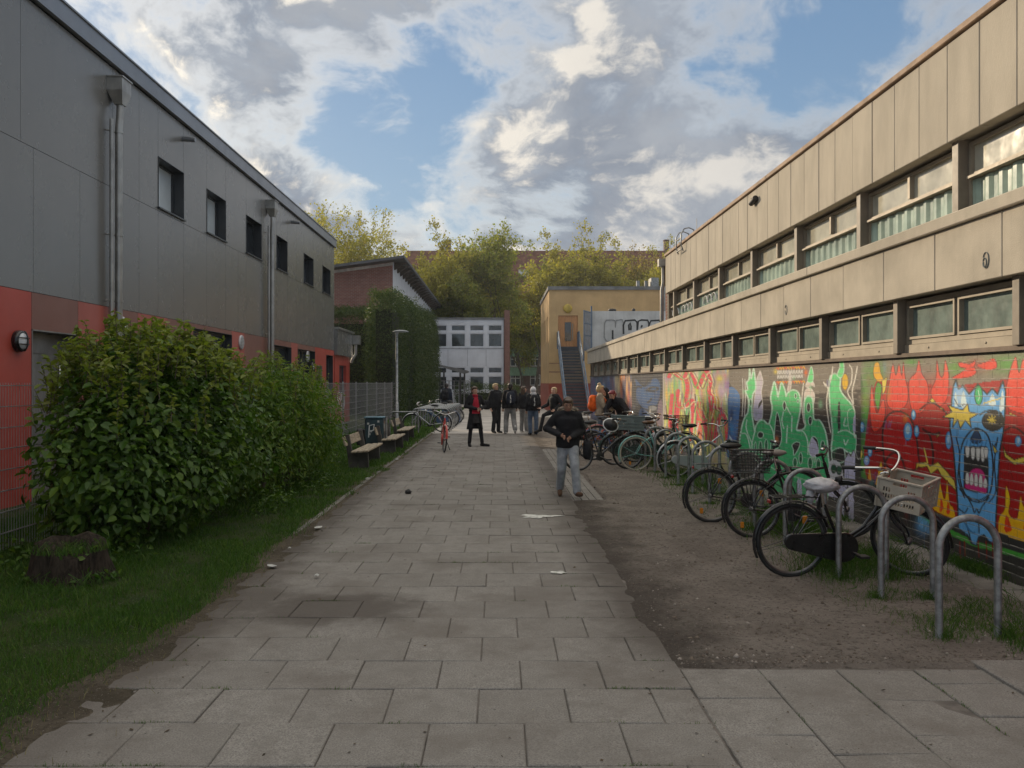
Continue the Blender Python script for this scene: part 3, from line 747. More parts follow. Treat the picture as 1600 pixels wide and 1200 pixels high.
        hb.box(XL, XL + .29, yy - .14, yy + .26, zt, zt + .025); hb.build('rain_hopper', M_ZINC, p, True)
    for (px, py) in ((285, 217), (455, 347)):
        yy = YL(px); z = 1.8 + (CY - py) / (CX - px) * 6.8
        s = MB(); s.tube([(XL - .02, yy, z), (XL + .28, yy, z - .02)], .055, 12); s.build('overflow_spout', M_COPE, r, True)
    return r
left_hall()

def annex():
    r = thing('low_annex', 'low annex with grey fascia over a red graffiti-tagged wall at the hall end', 'building', (XL, 36.5, 0))
    y0, y1 = 34.95, 38.4
    m = MB(); wall(m, (XL, y0, 0), EY, EZ, y1 - y0, 2.95, [(1.0, 2.6, 1.35, 2.55)], 0, .2); m.quad((XL - 6, y0, 0), (XL, y0, 0), (XL, y0, 2.95), (XL - 6, y0, 2.95)); m.quad((XL, y1, 0), (XL - 6, y1, 0), (XL - 6, y1, 2.95), (XL, y1, 2.95)); m.build('wall', M_RED, r, True)
    m = MB(); m.box(XL - 6, XL + .14, y0 - .1, y1 + .1, 2.95, 4.02); m.build('fascia', M_DARK, r, True)
    m = MB(); m.box(XL - 6, XL + .20, y0 - .12, y1 + .16, 4.02, 4.10); m.build('roof_coping', M_ZINC, r, True)
    f = MB(); frame_rect(f, (XL, y0, 0), EY, EZ, 1.0, 2.6, 1.35, 2.55, .18, .06, .05, 0, [1.8]); wn = f.build('window', M_FRAME_D, r, True)
    p = MB(); pane_rect(p, (XL, y0, 0), EY, EZ, 1.05, 2.55, 1.4, 2.5, .16); p.build('pane', M_GLASS_D, wn, True)
    t = MB(); wq = mat('white spray paint', (.7, .7, .7), .7)
    for pts in ([(0.2, 1.0), (.25, 1.9), (.6, 2.1), (.75, 1.7), (.4, 1.5), (.8, .9)], [(.95, .8), (1.0, 2.0), (1.3, 2.1), (1.5, 1.6), (1.15, 1.4)], [(1.5, 2.2), (1.7, 1.3), (1.4, .8)]):
        t.tube([(XL + .006, y0 + 1.9 * a / 1.7 + .2, z * .62 + .1) for a, z in pts], .035, 6, sy=.3)
    t.build('graffiti_tag', wq, r, True)
    pz = MB(); pz.tube([(XL + .26, y1 + .15, 3.6), (XL + .26, y1 + .15, 3.1), (XL + .10, y1 + .12, 2.85), (XL + .06, y1 + .12, 2.7)], .06, 10); pz.box(XL + .1, XL + .45, y1 - .05, y1 + .35, 3.55, 3.95); pz.build('rain_hopper', M_ZINC, r, True)
annex()
# ------------------------------------------------------------------ mural wall (paint lies on a fine grid of the real wall plane)
XW = 4.6; ZB = 2.085
class Wall:
    def __init__(s, y0, y1, ny, nz):
        ys = np.linspace(y0, y1, ny); zs = np.linspace(-.05, ZB, nz); s.ny, s.nz = ny, nz
        Y, Z = np.meshgrid(ys, zs); s.Y, s.Z = Y.ravel(), Z.ravel()
        s.u = CX + F * XW / s.Y; s.v = CY + (H - s.Z) * F / s.Y
        s.c = np.zeros((len(s.Y), 3)); s.c[:] = (.10, .095, .085)
    @staticmethod
    def smooth(p, closed=True, k=5):
        p = np.asarray(p, float); n = len(p); out = []
        for i in range(n if closed else n - 1):
            g = (lambda j: p[j % n]) if closed else (lambda j: p[min(max(j, 0), n - 1)])
            a, b, c, d = g(i - 1), g(i), g(i + 1), g(i + 2)
            for t in np.arange(k) / k:
                out.append(.5 * ((2 * b) + (c - a) * t + (2 * a - 5 * b + 4 * c - d) * t * t + (3 * b - a - 3 * c + d) * t ** 3))
        if not closed: out.append(p[-1])
        return np.array(out)
    def near(s, p, pad): return np.where((s.u > p[:, 0].min() - pad) & (s.u < p[:, 0].max() + pad) & (s.v > p[:, 1].min() - pad) & (s.v < p[:, 1].max() + pad))[0]
    def inside(s, p, i):
        u, v = s.u[i], s.v[i]; r = np.zeros(len(i), bool)
        for (x0, y0), (x1, y1) in zip(p, np.roll(p, -1, 0)):
            if y0 == y1: continue
            r ^= ((y0 > v) != (y1 > v)) & (u < (x1 - x0) * (v - y0) / (y1 - y0) + x0)
        return r
    def dist(s, p, i):
        u, v = s.u[i], s.v[i]; d = np.full(len(i), 1e9)
        for (x0, y0), (x1, y1) in zip(p[:-1], p[1:]):
            dx, dy = x1 - x0, y1 - y0; L = dx * dx + dy * dy + 1e-9
            t = np.clip(((u - x0) * dx + (v - y0) * dy) / L, 0, 1); d = np.minimum(d, (u - x0 - t * dx) ** 2 + (v - y0 - t * dy) ** 2)
        return np.sqrt(d)
    def put(s, i, col, a):
        a = np.clip(a, 0, 1)[:, None]; s.c[i] = s.c[i] * (1 - a) + np.array(col) * a
    def fill(s, pts, col, sm=True, a=1.0, top=None):
        p = s.smooth(pts) if sm else np.asarray(pts, float); i = s.near(p, 0); i = i[s.inside(p, i)]
        if len(i) == 0: return
        s.put(i, col, np.full(len(i), a))
        if top is not None:
            v = s.v[i]; k = np.clip(1 - (v - p[:, 1].min()) / (.6 * (np.ptp(p[:, 1]) + 1e-6)), 0, 1); s.put(i, top, k * .8)
    def line(s, pts, col, w, sm=True, closed=False, a=1.0):
        p = s.smooth(pts, closed) if sm else np.asarray(pts, float)
        if closed: p = np.vstack([p, p[:1]])
        i = s.near(p, w + 2)
        if len(i) == 0: return
        d = s.dist(p, i); s.put(i, col, a * np.clip((w / 2 + .35 - d) / .7, 0, 1))
    def shape(s, pts, col, out, w, sm=True, top=None): s.fill(pts, col, sm, 1, top); s.line(pts, out, w, sm, True)
    def oval(s, x, y, rx, ry, col, out=None, w=0, a=1.0):
        p = [(x + rx * math.cos(t), y + ry * math.sin(t)) for t in np.linspace(0, 2 * math.pi, 17)[:-1]]
        s.fill(p, col, True, a)
        if out: s.line(p, out, w, True, True)
    def spray(s, x, y, rx, ry, col, a=.8):
        d = ((s.u - x) / rx) ** 2 + ((s.v - y) / ry) ** 2; i = np.where(d < 4)[0]
        s.put(i, col, a * np.exp(-d[i] * 1.2))
    def mesh(s, name, m, parent):
        V = np.stack([np.full(len(s.Y), XW), s.Y, s.Z], -1); nx = s.ny; i = np.arange((s.nz - 1) * nx).reshape(s.nz - 1, nx)[:, :-1].ravel()
        Fc = np.stack([i, i + nx, i + nx + 1, i + 1], -1)       # normal towards -X
        o = np_obj(name, V, Fc, m, parent); o.location = -Vector(parent.location)
        n = (fbm(s.Y * 2.2, s.Z * 2.2, 5, 4) - .5)[:, None] * .25 + (vnoise(s.Y * 30, s.Z * 30, 6) - .5)[:, None] * .12
        c = np.clip(s.c, 0, 1) ** .89 * 1.06; lum = c.mean(1)[:, None]; c = np.clip((lum + (c - lum) * 1.12) * (1 + n), .004, .85)
        # dirt splashed up from the ground
        k = np.clip((.28 - s.Z) / .3, 0, 1)[:, None] * (.4 + fbm(s.Y * 4, s.Z * 3, 3, 12)[:, None]); c = c * (1 - .55 * k) + np.array([.09, .075, .06]) * .55 * k
        a = o.data.attributes.new('paint', 'FLOAT_COLOR', 'POINT'); a.data.foreach_set('color', np.concatenate([c, np.ones((len(c), 1))], 1).astype(np.float32).ravel())
        return o
def T(x0, y0, s): return lambda L: [(x0 + s * a, y0 + s * b) for a, b in L]

BLK = (.018, .017, .016); WHT = (.66, .64, .60); GREY = srgb(118, 110, 98); RED = srgb(150, 24, 20); FLAME = srgb(214, 62, 50)
LBL = srgb(98, 160, 214); DBL = (.03, .055, .09); YEL = srgb(214, 190, 84); ORA = srgb(238, 164, 28); GRN = srgb(62, 172, 106); GRNL = srgb(104, 216, 132); MINT = srgb(196, 232, 205); GRN2 = srgb(70, 140, 50)
LAV = srgb(190, 186, 212); PINK = srgb(190, 50, 110); BROWN = srgb(70, 28, 22)
def paint_red(w):
    t = T(1160, 530, .275)
    w.c[:] = (.035, .03, .028)
    w.fill(t([(655, 100), (4200, -500), (4200, 250), (1000, 360), (700, 330)]), GREY, False)
    for (x, y, rx, ry, c) in ((760, 200, 60, 90, GRN2), (1220, 160, 90, 50, GRN2), (1500, 140, 120, 60, GRN2), (1640, 170, 60, 70, GRN2), (960, 130, 50, 25, GRN2), (1330, 150, 90, 40, srgb(150, 70, 60)), (700, 400, 25, 250, GRN2), (690, 700, 22, 150, GRN2)):
        w.spray(*t([(x, y)])[0], rx * .275, ry * .275, c, .9)
    w.fill(t([(735, 300), (760, 240), (830, 230), (1180, 270), (1480, 230), (1700, 180), (2300, 90), (4200, -190), (4200, 2330), (2300, 1400), (1900, 1190), (1600, 1110), (1460, 1080), (1300, 1060), (1210, 1025), (1090, 975), (800, 830), (700, 770), (690, 650), (705, 500)]), RED, False)
    for (x, y, rx, ry) in ((880, 300, 80, 90), (1010, 300, 70, 90), (1120, 290, 70, 90), (1000, 350, 260, 50), (1560, 330, 90, 90)): w.spray(*t([(x, y)])[0], rx * .275, ry * .275, srgb(186, 60, 48), .75)
    fl = [[(820, 330), (835, 240), (855, 140), (872, 205), (890, 140), (905, 205), (915, 130), (925, 215), (942, 300), (932, 370), (880, 410), (832, 385)],
          [(945, 260), (960, 215), (985, 190), (1003, 120), (1020, 195), (1050, 245), (1058, 330), (1020, 415), (960, 395)],
          [(1072, 290), (1098, 225), (1105, 120), (1122, 205), (1142, 205), (1152, 120), (1172, 200), (1165, 330), (1120, 380), (1080, 340)],
          [(1498, 380), (1508, 230), (1552, 100), (1572, 190), (1600, 110), (1650, 240), (1720, 90), (1760, 240), (1760, 400), (1640, 430)],
          [(725, 400), (735, 260), (745, 330), (765, 420), (800, 340), (812, 420), (790, 500), (740, 520)]]
    for f in fl: w.shape(t(f), FLAME, srgb(90, 20, 18), 1.2, True, srgb(232, 104, 84))
    for f in ([(1190, 225), (1240, 190), (1300, 150), (1330, 185), (1290, 215)], [(1330, 150), (1380, 130), (1430, 110), (1445, 160), (1390, 175)], [(1230, 130), (1290, 140), (1325, 120), (1310, 160), (1240, 160)]): w.shape(t(f), FLAME, srgb(80, 25, 20), 1.2)
    w.shape(t([(745, 200), (752, 140), (775, 135), (785, 190), (800, 230), (770, 240)]), ORA, srgb(110, 90, 20), 1)
    w.shape(t([(765, 250), (790, 265), (785, 330), (770, 400), (752, 330)]), GRN2, srgb(40, 60, 20), 1)
    w.shape(t([(793, 235), (824, 215), (812, 290), (796, 320)]), YEL, BLK, .9, False)
    # big round outlines on the red
    w.shape(t([(800, 500), (830, 430), (890, 410), (950, 445), (985, 540), (1000, 660), (995, 740), (830, 730), (800, 620)]), srgb(172, 26, 24), srgb(60, 18, 16), 3)
    for L in ([(1025, 510), (1065, 550), (1083, 640), (1080, 720)], [(1030, 515), (1085, 540), (1120, 530)], [(800, 760), (815, 690), (860, 645), (905, 680), (925, 740)], [(1010, 400), (1070, 360), (1140, 400), (1180, 460)], [(1490, 520), (1540, 500), (1600, 540), (1650, 620)]): w.line(t(L), srgb(58, 18, 16), 3.2)
    for (x, y, rx, ry) in ((940, 525, 24, 52), (972, 430, 13, 28), (990, 523, 15, 33), (680, 500, 14, 30), (725, 640, 13, 28), (706, 690, 17, 28), (1172, 575, 18, 50), (1567, 580, 19, 30)):
        c = t([(x, y)])[0]; w.oval(*c, rx * .275, ry * .275, LBL, srgb(40, 60, 90), 1.2); w.oval(c[0], c[1] - ry * .05, rx * .14, ry * .13, srgb(180, 210, 232))
    zz = [(985, 745), (988, 705), (1048, 698), (1066, 722), (1112, 698), (1160, 750), (1205, 805), (1216, 865), (1180, 825), (1130, 775), (1110, 738), (1070, 768), (1048, 722), (1025, 728), (1000, 725)]
    w.shape(t(zz), YEL, srgb(70, 50, 20), 1.6, False); w.line(t([(1033, 620), (1042, 660), (1052, 702)]), YEL, 2.2, False)
    w.shape(t([(1480, 605), (1502, 655), (1545, 685), (1600, 668), (1700, 690), (1700, 725), (1600, 700), (1545, 712), (1490, 668)]), YEL, srgb(60, 40, 20), 1.4, False)
    for L in ([(1060, 345), (1082, 338), (1098, 356), (1075, 358)], [(1120, 390), (1145, 395), (1130, 402)], [(1100, 560), (1112, 535), (1118, 548)], [(1515, 415), (1560, 438), (1520, 430)], [(660, 650), (680, 625), (685, 655), (668, 700), (662, 730)]): w.shape(t(L), YEL, srgb(60, 45, 20), 1.0, False)
    # fires
    for L in ([(1083, 965), (1092, 925), (1112, 880), (1118, 765), (1132, 850), (1150, 905), (1163, 800), (1172, 870), (1180, 935), (1200, 960), (1208, 1018), (1150, 1003)],
              [(1452, 1085), (1460, 1010), (1490, 960), (1497, 830), (1522, 905), (1515, 990), (1560, 1015), (1580, 890), (1600, 950), (1640, 900), (1700, 860), (1800, 900), (1800, 1190), (1560, 1140), (1470, 1130)],
              [(755, 830), (768, 760), (788, 690), (800, 760), (792, 820)], [(712, 790), (722, 730), (735, 800)]):
        w.shape(t(L), ORA, srgb(120, 30, 16), 1.4, True, srgb(242, 196, 60))
    for L in ([(1120, 980), (1128, 900), (1142, 960)], [(1490, 1090), (1500, 1000), (1530, 1080)], [(1600, 1090), (1612, 1000), (1640, 1090)], [(1160, 985), (1168, 920), (1180, 985)]): w.fill(t(L), srgb(200, 60, 24))
    # bottom black band, green stripe and drips
    w.fill(t([(600, 755), (690, 790), (1090, 1000), (1230, 1040), (1440, 1095), (1600, 1150), (2300, 1480), (4200, 2400), (4200, 3600), (600, 3600)]), BLK, False)
    w.line(t([(1060, 1030), (1140, 1075), (1240, 1125), (1330, 1165), (1430, 1190), (1600, 1235), (1900, 1330)]), srgb(60, 138, 50), 8)
    w.spray(*t([(1040, 1010)])[0], 9, 10, srgb(50, 120, 60), .9); w.spray(*t([(1020, 1060)])[0], 9, 14, LBL, .7)
    for k in range(7): w.line(t([(1000 + 9 * k, 1000 + 6 * k), (1006 + 9 * k, 1060 + 8 * k)]), srgb(110, 160, 205), 1.2)
    # the blue screaming head
    face = [(1190, 335), (1198, 270), (1214, 225), (1228, 285), (1252, 262), (1288, 312), (1318, 280), (1338, 255), (1360, 282), (1390, 312), (1420, 280), (1450, 312), (1480, 236), (1496, 300), (1492, 420), (1482, 530), (1462, 640), (1452, 800), (1442, 1000), (1434, 1168), (1398, 1148), (1372, 1112), (1342, 1125), (1330, 1172), (1300, 1158), (1278, 1112), (1226, 1075), (1224, 950), (1214, 800), (1200, 640), (1178, 500)]
    w.shape(t(face), LBL, BLK, 2.6, False)
    for L in ([(1205, 380), (1210, 300), (1225, 370)], [(1240, 380), (1255, 295), (1275, 380)], [(1400, 370), (1420, 310), (1440, 370)], [(1460, 400), (1478, 290), (1488, 390)]): w.fill(t(L), srgb(206, 226, 238))
    w.oval(*t([(1342, 318)])[0], 6, 15, GRN, srgb(20, 60, 40), 1.6); w.line(t([(1340, 290), (1346, 330), (1338, 350)]), MINT, 1.0)
    w.spray(*t([(1235, 330)])[0], 10, 14, srgb(205, 222, 232), .5); w.line(t([(1205, 340), (1230, 380), (1260, 370)]), DBL, 1.4)
    w.oval(*t([(1425, 465)])[0], 17, 15, srgb(44, 42, 38), BLK, 2)
    star = [(1138, 442), (1192, 412), (1165, 374), (1226, 396), (1252, 402), (1280, 366), (1288, 412), (1338, 425), (1292, 452), (1300, 502), (1266, 462), (1238, 508), (1224, 456), (1194, 502), (1200, 450)]
    w.shape(t(star), YEL, BLK, 1.6, False)
    for a in range(8):
        c = t([(1418, 458)])[0]; w.line([c, (c[0] + 7 * math.cos(a * .785), c[1] + 7 * math.sin(a * .785))], YEL, 1.3, False)
    w.line(t([(1370, 365), (1420, 350), (1470, 335)]), YEL, 2.0); w.line(t([(1350, 430), (1380, 410), (1430, 405), (1470, 420)]), BLK, 2.4)
    mouth = [(1232, 720), (1248, 600), (1290, 530), (1330, 508), (1385, 535), (1412, 610), (1424, 740), (1404, 880), (1350, 925), (1285, 905), (1244, 830)]
    w.line(t(mouth), BLK, 2.6, True, True); w.line(t([(1215, 560), (1235, 660), (1225, 790), (1262, 900)]), BLK, 2.2)
    w.line(t([(1450, 560), (1432, 700), (1440, 860), (1400, 930)]), BLK, 2.2)
    w.shape(t([(1296, 575), (1330, 515), (1358, 575), (1330, 592)]), srgb(44, 62, 90), BLK, 1.6)
    for k in range(6): w.line(t([(1270 + 22 * k, 605), (1278 + 22 * k, 575)]), srgb(60, 110, 160), 1.6)
    w.shape(t([(1264, 612), (1388, 612), (1396, 740), (1392, 872), (1330, 868), (1260, 850)]), BLK, BLK, 2.5, False)
    w.shape(t([(1275, 800), (1300, 745), (1345, 735), (1378, 770), (1388, 870), (1330, 866), (1266, 845)]), PINK, srgb(90, 20, 50), 1.4)
    for (x, y, h) in ((1279, 640, 32), (1310, 648, 36), (1339, 652, 40), (1366, 654, 44), (1384, 645, 30)): w.shape(t([(x - 11, y - h * .8), (x + 11, y - h * .8), (x + 9, y + h * .6), (x, y + h), (x - 9, y + h * .6)]), WHT, srgb(90, 90, 90), .8)
    for (x, y, h) in ((1278, 790, 34), (1302, 796, 34), (1328, 800, 38), (1354, 806, 38), (1380, 818, 28)): w.shape(t([(x, y - h), (x + 9, y - h * .5), (x + 10, y + h * .8), (x - 10, y + h * .8), (x - 9, y - h * .5)]), WHT, srgb(90, 90, 90), .8)
    for L in ([(1232, 850), (1275, 890), (1340, 915), (1400, 885)], [(1282, 905), (1305, 945), (1318, 985), (1332, 965), (1345, 988), (1362, 950), (1402, 900)], [(1250, 870), (1300, 915), (1350, 925)], [(1225, 960), (1262, 985), (1280, 960)], [(1340, 1000), (1345, 1100)], [(1270, 1040), (1300, 1150)], [(1440, 590), (1432, 620), (1448, 645)]): w.line(t(L), BLK, 2.0)
    w.line(t([(1240, 1000), (1290, 1085), (1320, 1100)]), srgb(60, 110, 160), 3); w.shape(t([(1420, 595), (1448, 635), (1432, 650)]), YEL, BLK, 1.2, False)
    for x in (1235, 1262, 1340, 1385, 1420): w.line(t([(x, 1150), (x + 4, 1230 + (x % 37))]), srgb(120, 26, 20), 2)
def paint_green(w):
    t = T(1140, 560, .15)
    w.c[:] = srgb(52, 46, 42)
    w.fill(t([(-100, 90), (700, 60), (1500, 20), (1900, 0), (1900, 240), (1300, 330), (900, 370), (400, 400), (100, 420)]), srgb(112, 104, 94), False)
    for k in range(40): w.spray(*t([(random.uniform(60, 1450), random.uniform(60, 480))])[0], random.uniform(2, 6), random.uniform(2, 7), srgb(*random.choice([(90, 82, 74), (140, 130, 116), (60, 55, 50), (124, 112, 96)])), .6)
    for (x, y, rx, ry, c) in ((1440, 230, 30, 190, GRN2), (1400, 800, 34, 260, srgb(64, 110, 50)), (1420, 500, 30, 160, srgb(80, 104, 60))): w.spray(*t([(x, y)])[0], rx * .15, ry * .15, c, .9)
    # the little block of letters at the top
    for k in range(11):
        for y, c in ((105, ORA), (250, ORA)): w.line(t([(490 + 27 * k, y - 2 * k * .5), (503 + 27 * k, y - 8 - k), (512 + 27 * k, y + 12 - k)]), c if k % 3 else srgb(225, 90, 40), 1.6)
    for row in (145, 190):
        for k in range(10):
            x = 500 + 27 * k; y = row - .7 * k
            w.line(t([(x, y + 16), (x + random.uniform(0, 6), y - 14), (x + 16, y - 14), (x + 12, y + 2), (x + 17, y + 15)]), WHT, 1.5, False)
    w.spray(*t([(795, 150)])[0], 3, 6, srgb(220, 100, 40), .9); w.spray(*t([(478, 135)])[0], 3, 4, YEL, .9)
    # pale horns and drips behind the letters
    for L in ([(280, 230), (300, 170), (318, 130), (335, 180), (348, 250), (332, 350), (345, 480), (340, 620), (300, 645), (262, 640), (245, 560), (262, 400)],):
        w.shape(t(L), LAV, WHT, 1.0, True, srgb(206, 192, 186))
    w.fill(t([(305, 470), (335, 430), (338, 460), (300, 520)]), BLK)
    for L in ([(778, 370), (800, 320), (842, 310), (880, 360), (885, 420), (870, 480), (850, 420), (810, 400), (780, 440)], [(790, 290), (810, 240), (840, 250), (870, 245), (885, 295), (850, 280), (820, 300)]): w.shape(t(L), srgb(214, 200, 190), WHT, 1.0)
    w.shape(t([(600, 330), (615, 260), (625, 130), (640, 220), (640, 300), (620, 345)]), srgb(212, 200, 190), WHT, .9)
    for x in (135, 160): w.line(t([(x, 170 + x * .3), (x + 5, 400), (x - 5, 600)]), WHT, 1.3)
    G1 = [(110, 960), (105, 850), (130, 700), (160, 610), (190, 560), (196, 430), (165, 340), (188, 322), (178, 250), (202, 215), (208, 110), (226, 210), (250, 105), (268, 225), (272, 320), (240, 385), (232, 560), (250, 690), (262, 765), (268, 720), (300, 660), (348, 642), (400, 685), (420, 650), (444, 520), (428, 420), (442, 330), (465, 245), (492, 330), (502, 400), (520, 330), (542, 255), (578, 335), (588, 395), (600, 365), (645, 332), (700, 340), (732, 400), (738, 520), (715, 650), (700, 745), (755, 742), (788, 700), (776, 560), (780, 440), (818, 392), (862, 420), (872, 540), (880, 632), (940, 648), (990, 740), (1012, 830), (1022, 960), (1010, 1300), (600, 1300), (350, 1150), (240, 1010)]
    w.shape(t(G1), GRN, MINT, 2.3, True, GRNL)
    G2 = [(1052, 185), (1148, 182), (1152, 320), (1200, 400), (1262, 470), (1302, 560), (1282, 760), (1322, 820), (1312, 960), (1250, 985), (1150, 930), (1062, 965), (1072, 760), (1040, 430)]
    w.shape(t(G2), GRN, MINT, 2.3, True, GRNL); w.fill(t([(1130, 480), (1150, 470), (1152, 740), (1130, 750)]), BLK)
    for L in ([(1120, 175), (1148, 90), (1148, 30), (1182, 30), (1192, 130), (1165, 200)], [(812, 235), (830, 150), (850, 85), (870, 150), (868, 235), (840, 252)]): w.shape(t(L), GRNL, MINT, 1.2)
    for L in ([(1075, 90), (1060, 200), (1028, 320), (1010, 470), (1030, 640), (1052, 770)], [(1248, 70), (1275, 120), (1268, 250), (1230, 350), (1275, 450), (1300, 545)], [(1330, 85), (1310, 200), (1278, 340), (1290, 470)], [(980, 250), (1000, 290)], [(1000, 265), (1022, 310)], [(770, 260), (752, 450), (770, 640), (790, 690)], [(1295, 560), (1300, 800), (1320, 830)]): w.line(t(L), srgb(222, 216, 204), 1.8)
    w.shape(t([(1230, 560), (1298, 540), (1300, 760), (1250, 760)]), GRN, MINT, 1); w.fill(t([(1290, 620), (1312, 600), (1310, 760), (1285, 750)]), LAV)
    w.oval(*t([(1203, 245)])[0], 4.9, 12.5, srgb(226, 176, 36), srgb(120, 90, 20), .9)
    w.oval(*t([(322, 797)])[0], 4.6, 5.2, BLK, MINT, 1.1)
    w.shape(t([(492, 560), (522, 640), (542, 800), (530, 890), (500, 922), (468, 850), (474, 690)]), BLK, MINT, 1.1); w.spray(*t([(490, 850)])[0], 3, 6, srgb(206, 110, 50), .9)
    w.shape(t([(650, 905), (690, 872), (732, 884), (712, 950), (670, 1010), (664, 950)]), BLK, MINT, 1.1)
    w.shape(t([(830, 890), (868, 812), (912, 850), (930, 960), (910, 1020), (850, 1020), (825, 960)]), LAV, MINT, 1.2); w.fill(t([(862, 815), (912, 850), (928, 950), (905, 880)]), BLK)
    for (x, y, rx, ry, c) in ((970, 908, 22, 52, srgb(24, 84, 52)), (822, 512, 20, 48, BLK), (840, 648, 20, 45, BLK), (688, 390, 12, 26, srgb(20, 80, 44)), (712, 445, 9, 17, srgb(20, 80, 44)), (220, 460, 12, 40, srgb(24, 84, 52)), (322, 930, 17, 70, srgb(28, 96, 58)), (382, 905, 17, 62, srgb(28, 96, 58)), (442, 930, 15, 80, srgb(28, 96, 58)), (740, 1040, 18, 60, srgb(24, 84, 52)), (840, 1090, 24, 60, srgb(28, 96, 58)), (925, 1110, 24, 65, srgb(28, 96, 58)), (270, 930, 10, 60, srgb(28, 96, 58)), (682, 1085, 22, 50, srgb(28, 96, 58))):
        w.oval(*t([(x, y)])[0], rx * .15, ry * .15, c, MINT, 1.0)
    w.shape(t([(553, 492), (570, 445), (590, 490), (572, 545)]), BLK, MINT, 1)
    for L in ([(262, 765), (232, 900), (250, 1010)], [(418, 690), (452, 760), (470, 880), (465, 960)], [(702, 745), (770, 765), (812, 860), (815, 1000)], [(602, 700), (592, 880)], [(650, 600), (645, 760)], [(1130, 770), (1180, 750), (1230, 755), (1310, 810)], [(1192, 850), (1205, 900), (1235, 850)], [(560, 560), (545, 650), (565, 730)], [(590, 500), (635, 580)], [(180, 640), (175, 740), (240, 900)], [(130, 780), (180, 800), (220, 960)], [(530, 960), (490, 940), (450, 1000)], [(250, 1010), (300, 985), (350, 1010), (420, 1000)], [(1205, 620), (1190, 700), (1230, 700)], [(360, 1100), (420, 1050), (480, 1110)]): w.line(t(L), MINT, 1.8)
    w.shape(t([(1062, 990), (1090, 950), (1150, 932), (1192, 950), (1200, 1060), (1140, 1090), (1080, 1085)]), BLK, MINT, 1.4)
    w.shape(t([(1195, 1060), (1240, 980), (1262, 1020), (1290, 955), (1312, 1000), (1310, 1350), (1190, 1350)]), LAV, BLK, 1.2, False)
    w.fill(t([(1040, 1080), (1150, 1095), (1180, 1300), (1040, 1320)]), srgb(200, 198, 204))
    for (x, y) in ((1085, 1150), (1140, 1165)): w.oval(*t([(x, y)])[0], 4, 7, srgb(24, 70, 46), BLK, 1.2)
    w.fill([(1290, 760), (1330, 770), (1336, 830), (1300, 830)], LAV)
    w.fill(t([(1322, 850), (1340, 700), (1400, 640), (1395, 960), (1360, 1150), (1320, 1150)]), srgb(44, 42, 38))
    w.fill(t([(0, 300), (70, 330), (110, 420), (95, 640), (60, 900), (-60, 980), (-160, 900), (-120, 420)]), srgb(70, 112, 168)); 
    for k in range(14): w.spray(*t([(random.uniform(-100, 90), random.uniform(350, 950))])[0], 3, 9, random.choice([srgb(60, 130, 190), srgb(90, 70, 130), srgb(120, 170, 205), srgb(40, 50, 80)]), .7)
    for L in ([(-20, 780), (30, 860), (60, 960)], [(-60, 700), (0, 820), (20, 980)]): w.line(t(L), srgb(196, 214, 226), 1.4)
    for k in range(9): w.line(t([(70 + 4 * (k % 2), 650 + 35 * k), (116, 645 + 35 * k)]), srgb(96, 84, 74), 1.4, False)
    w.fill(t([(-100, 1060), (200, 1010), (420, 1190), (1000, 1420), (2000, 1700), (2000, 2600), (-100, 2600)]), srgb(58, 54, 50), False)
    w.shape(t([(330, 1180), (420, 1130), (520, 1190), (700, 1240), (900, 1300), (1000, 1280), (980, 1500), (500, 1400)]), GRN, MINT, 1.2)
    for x in (700, 800, 900, 1130, 1230): w.fill(t([(x, 1300), (x + 50, 1310), (x + 60, 1750), (x + 5, 1730)]), LAV); w.line(t([(x, 1300), (x + 5, 1730)]), BLK, 1.5)
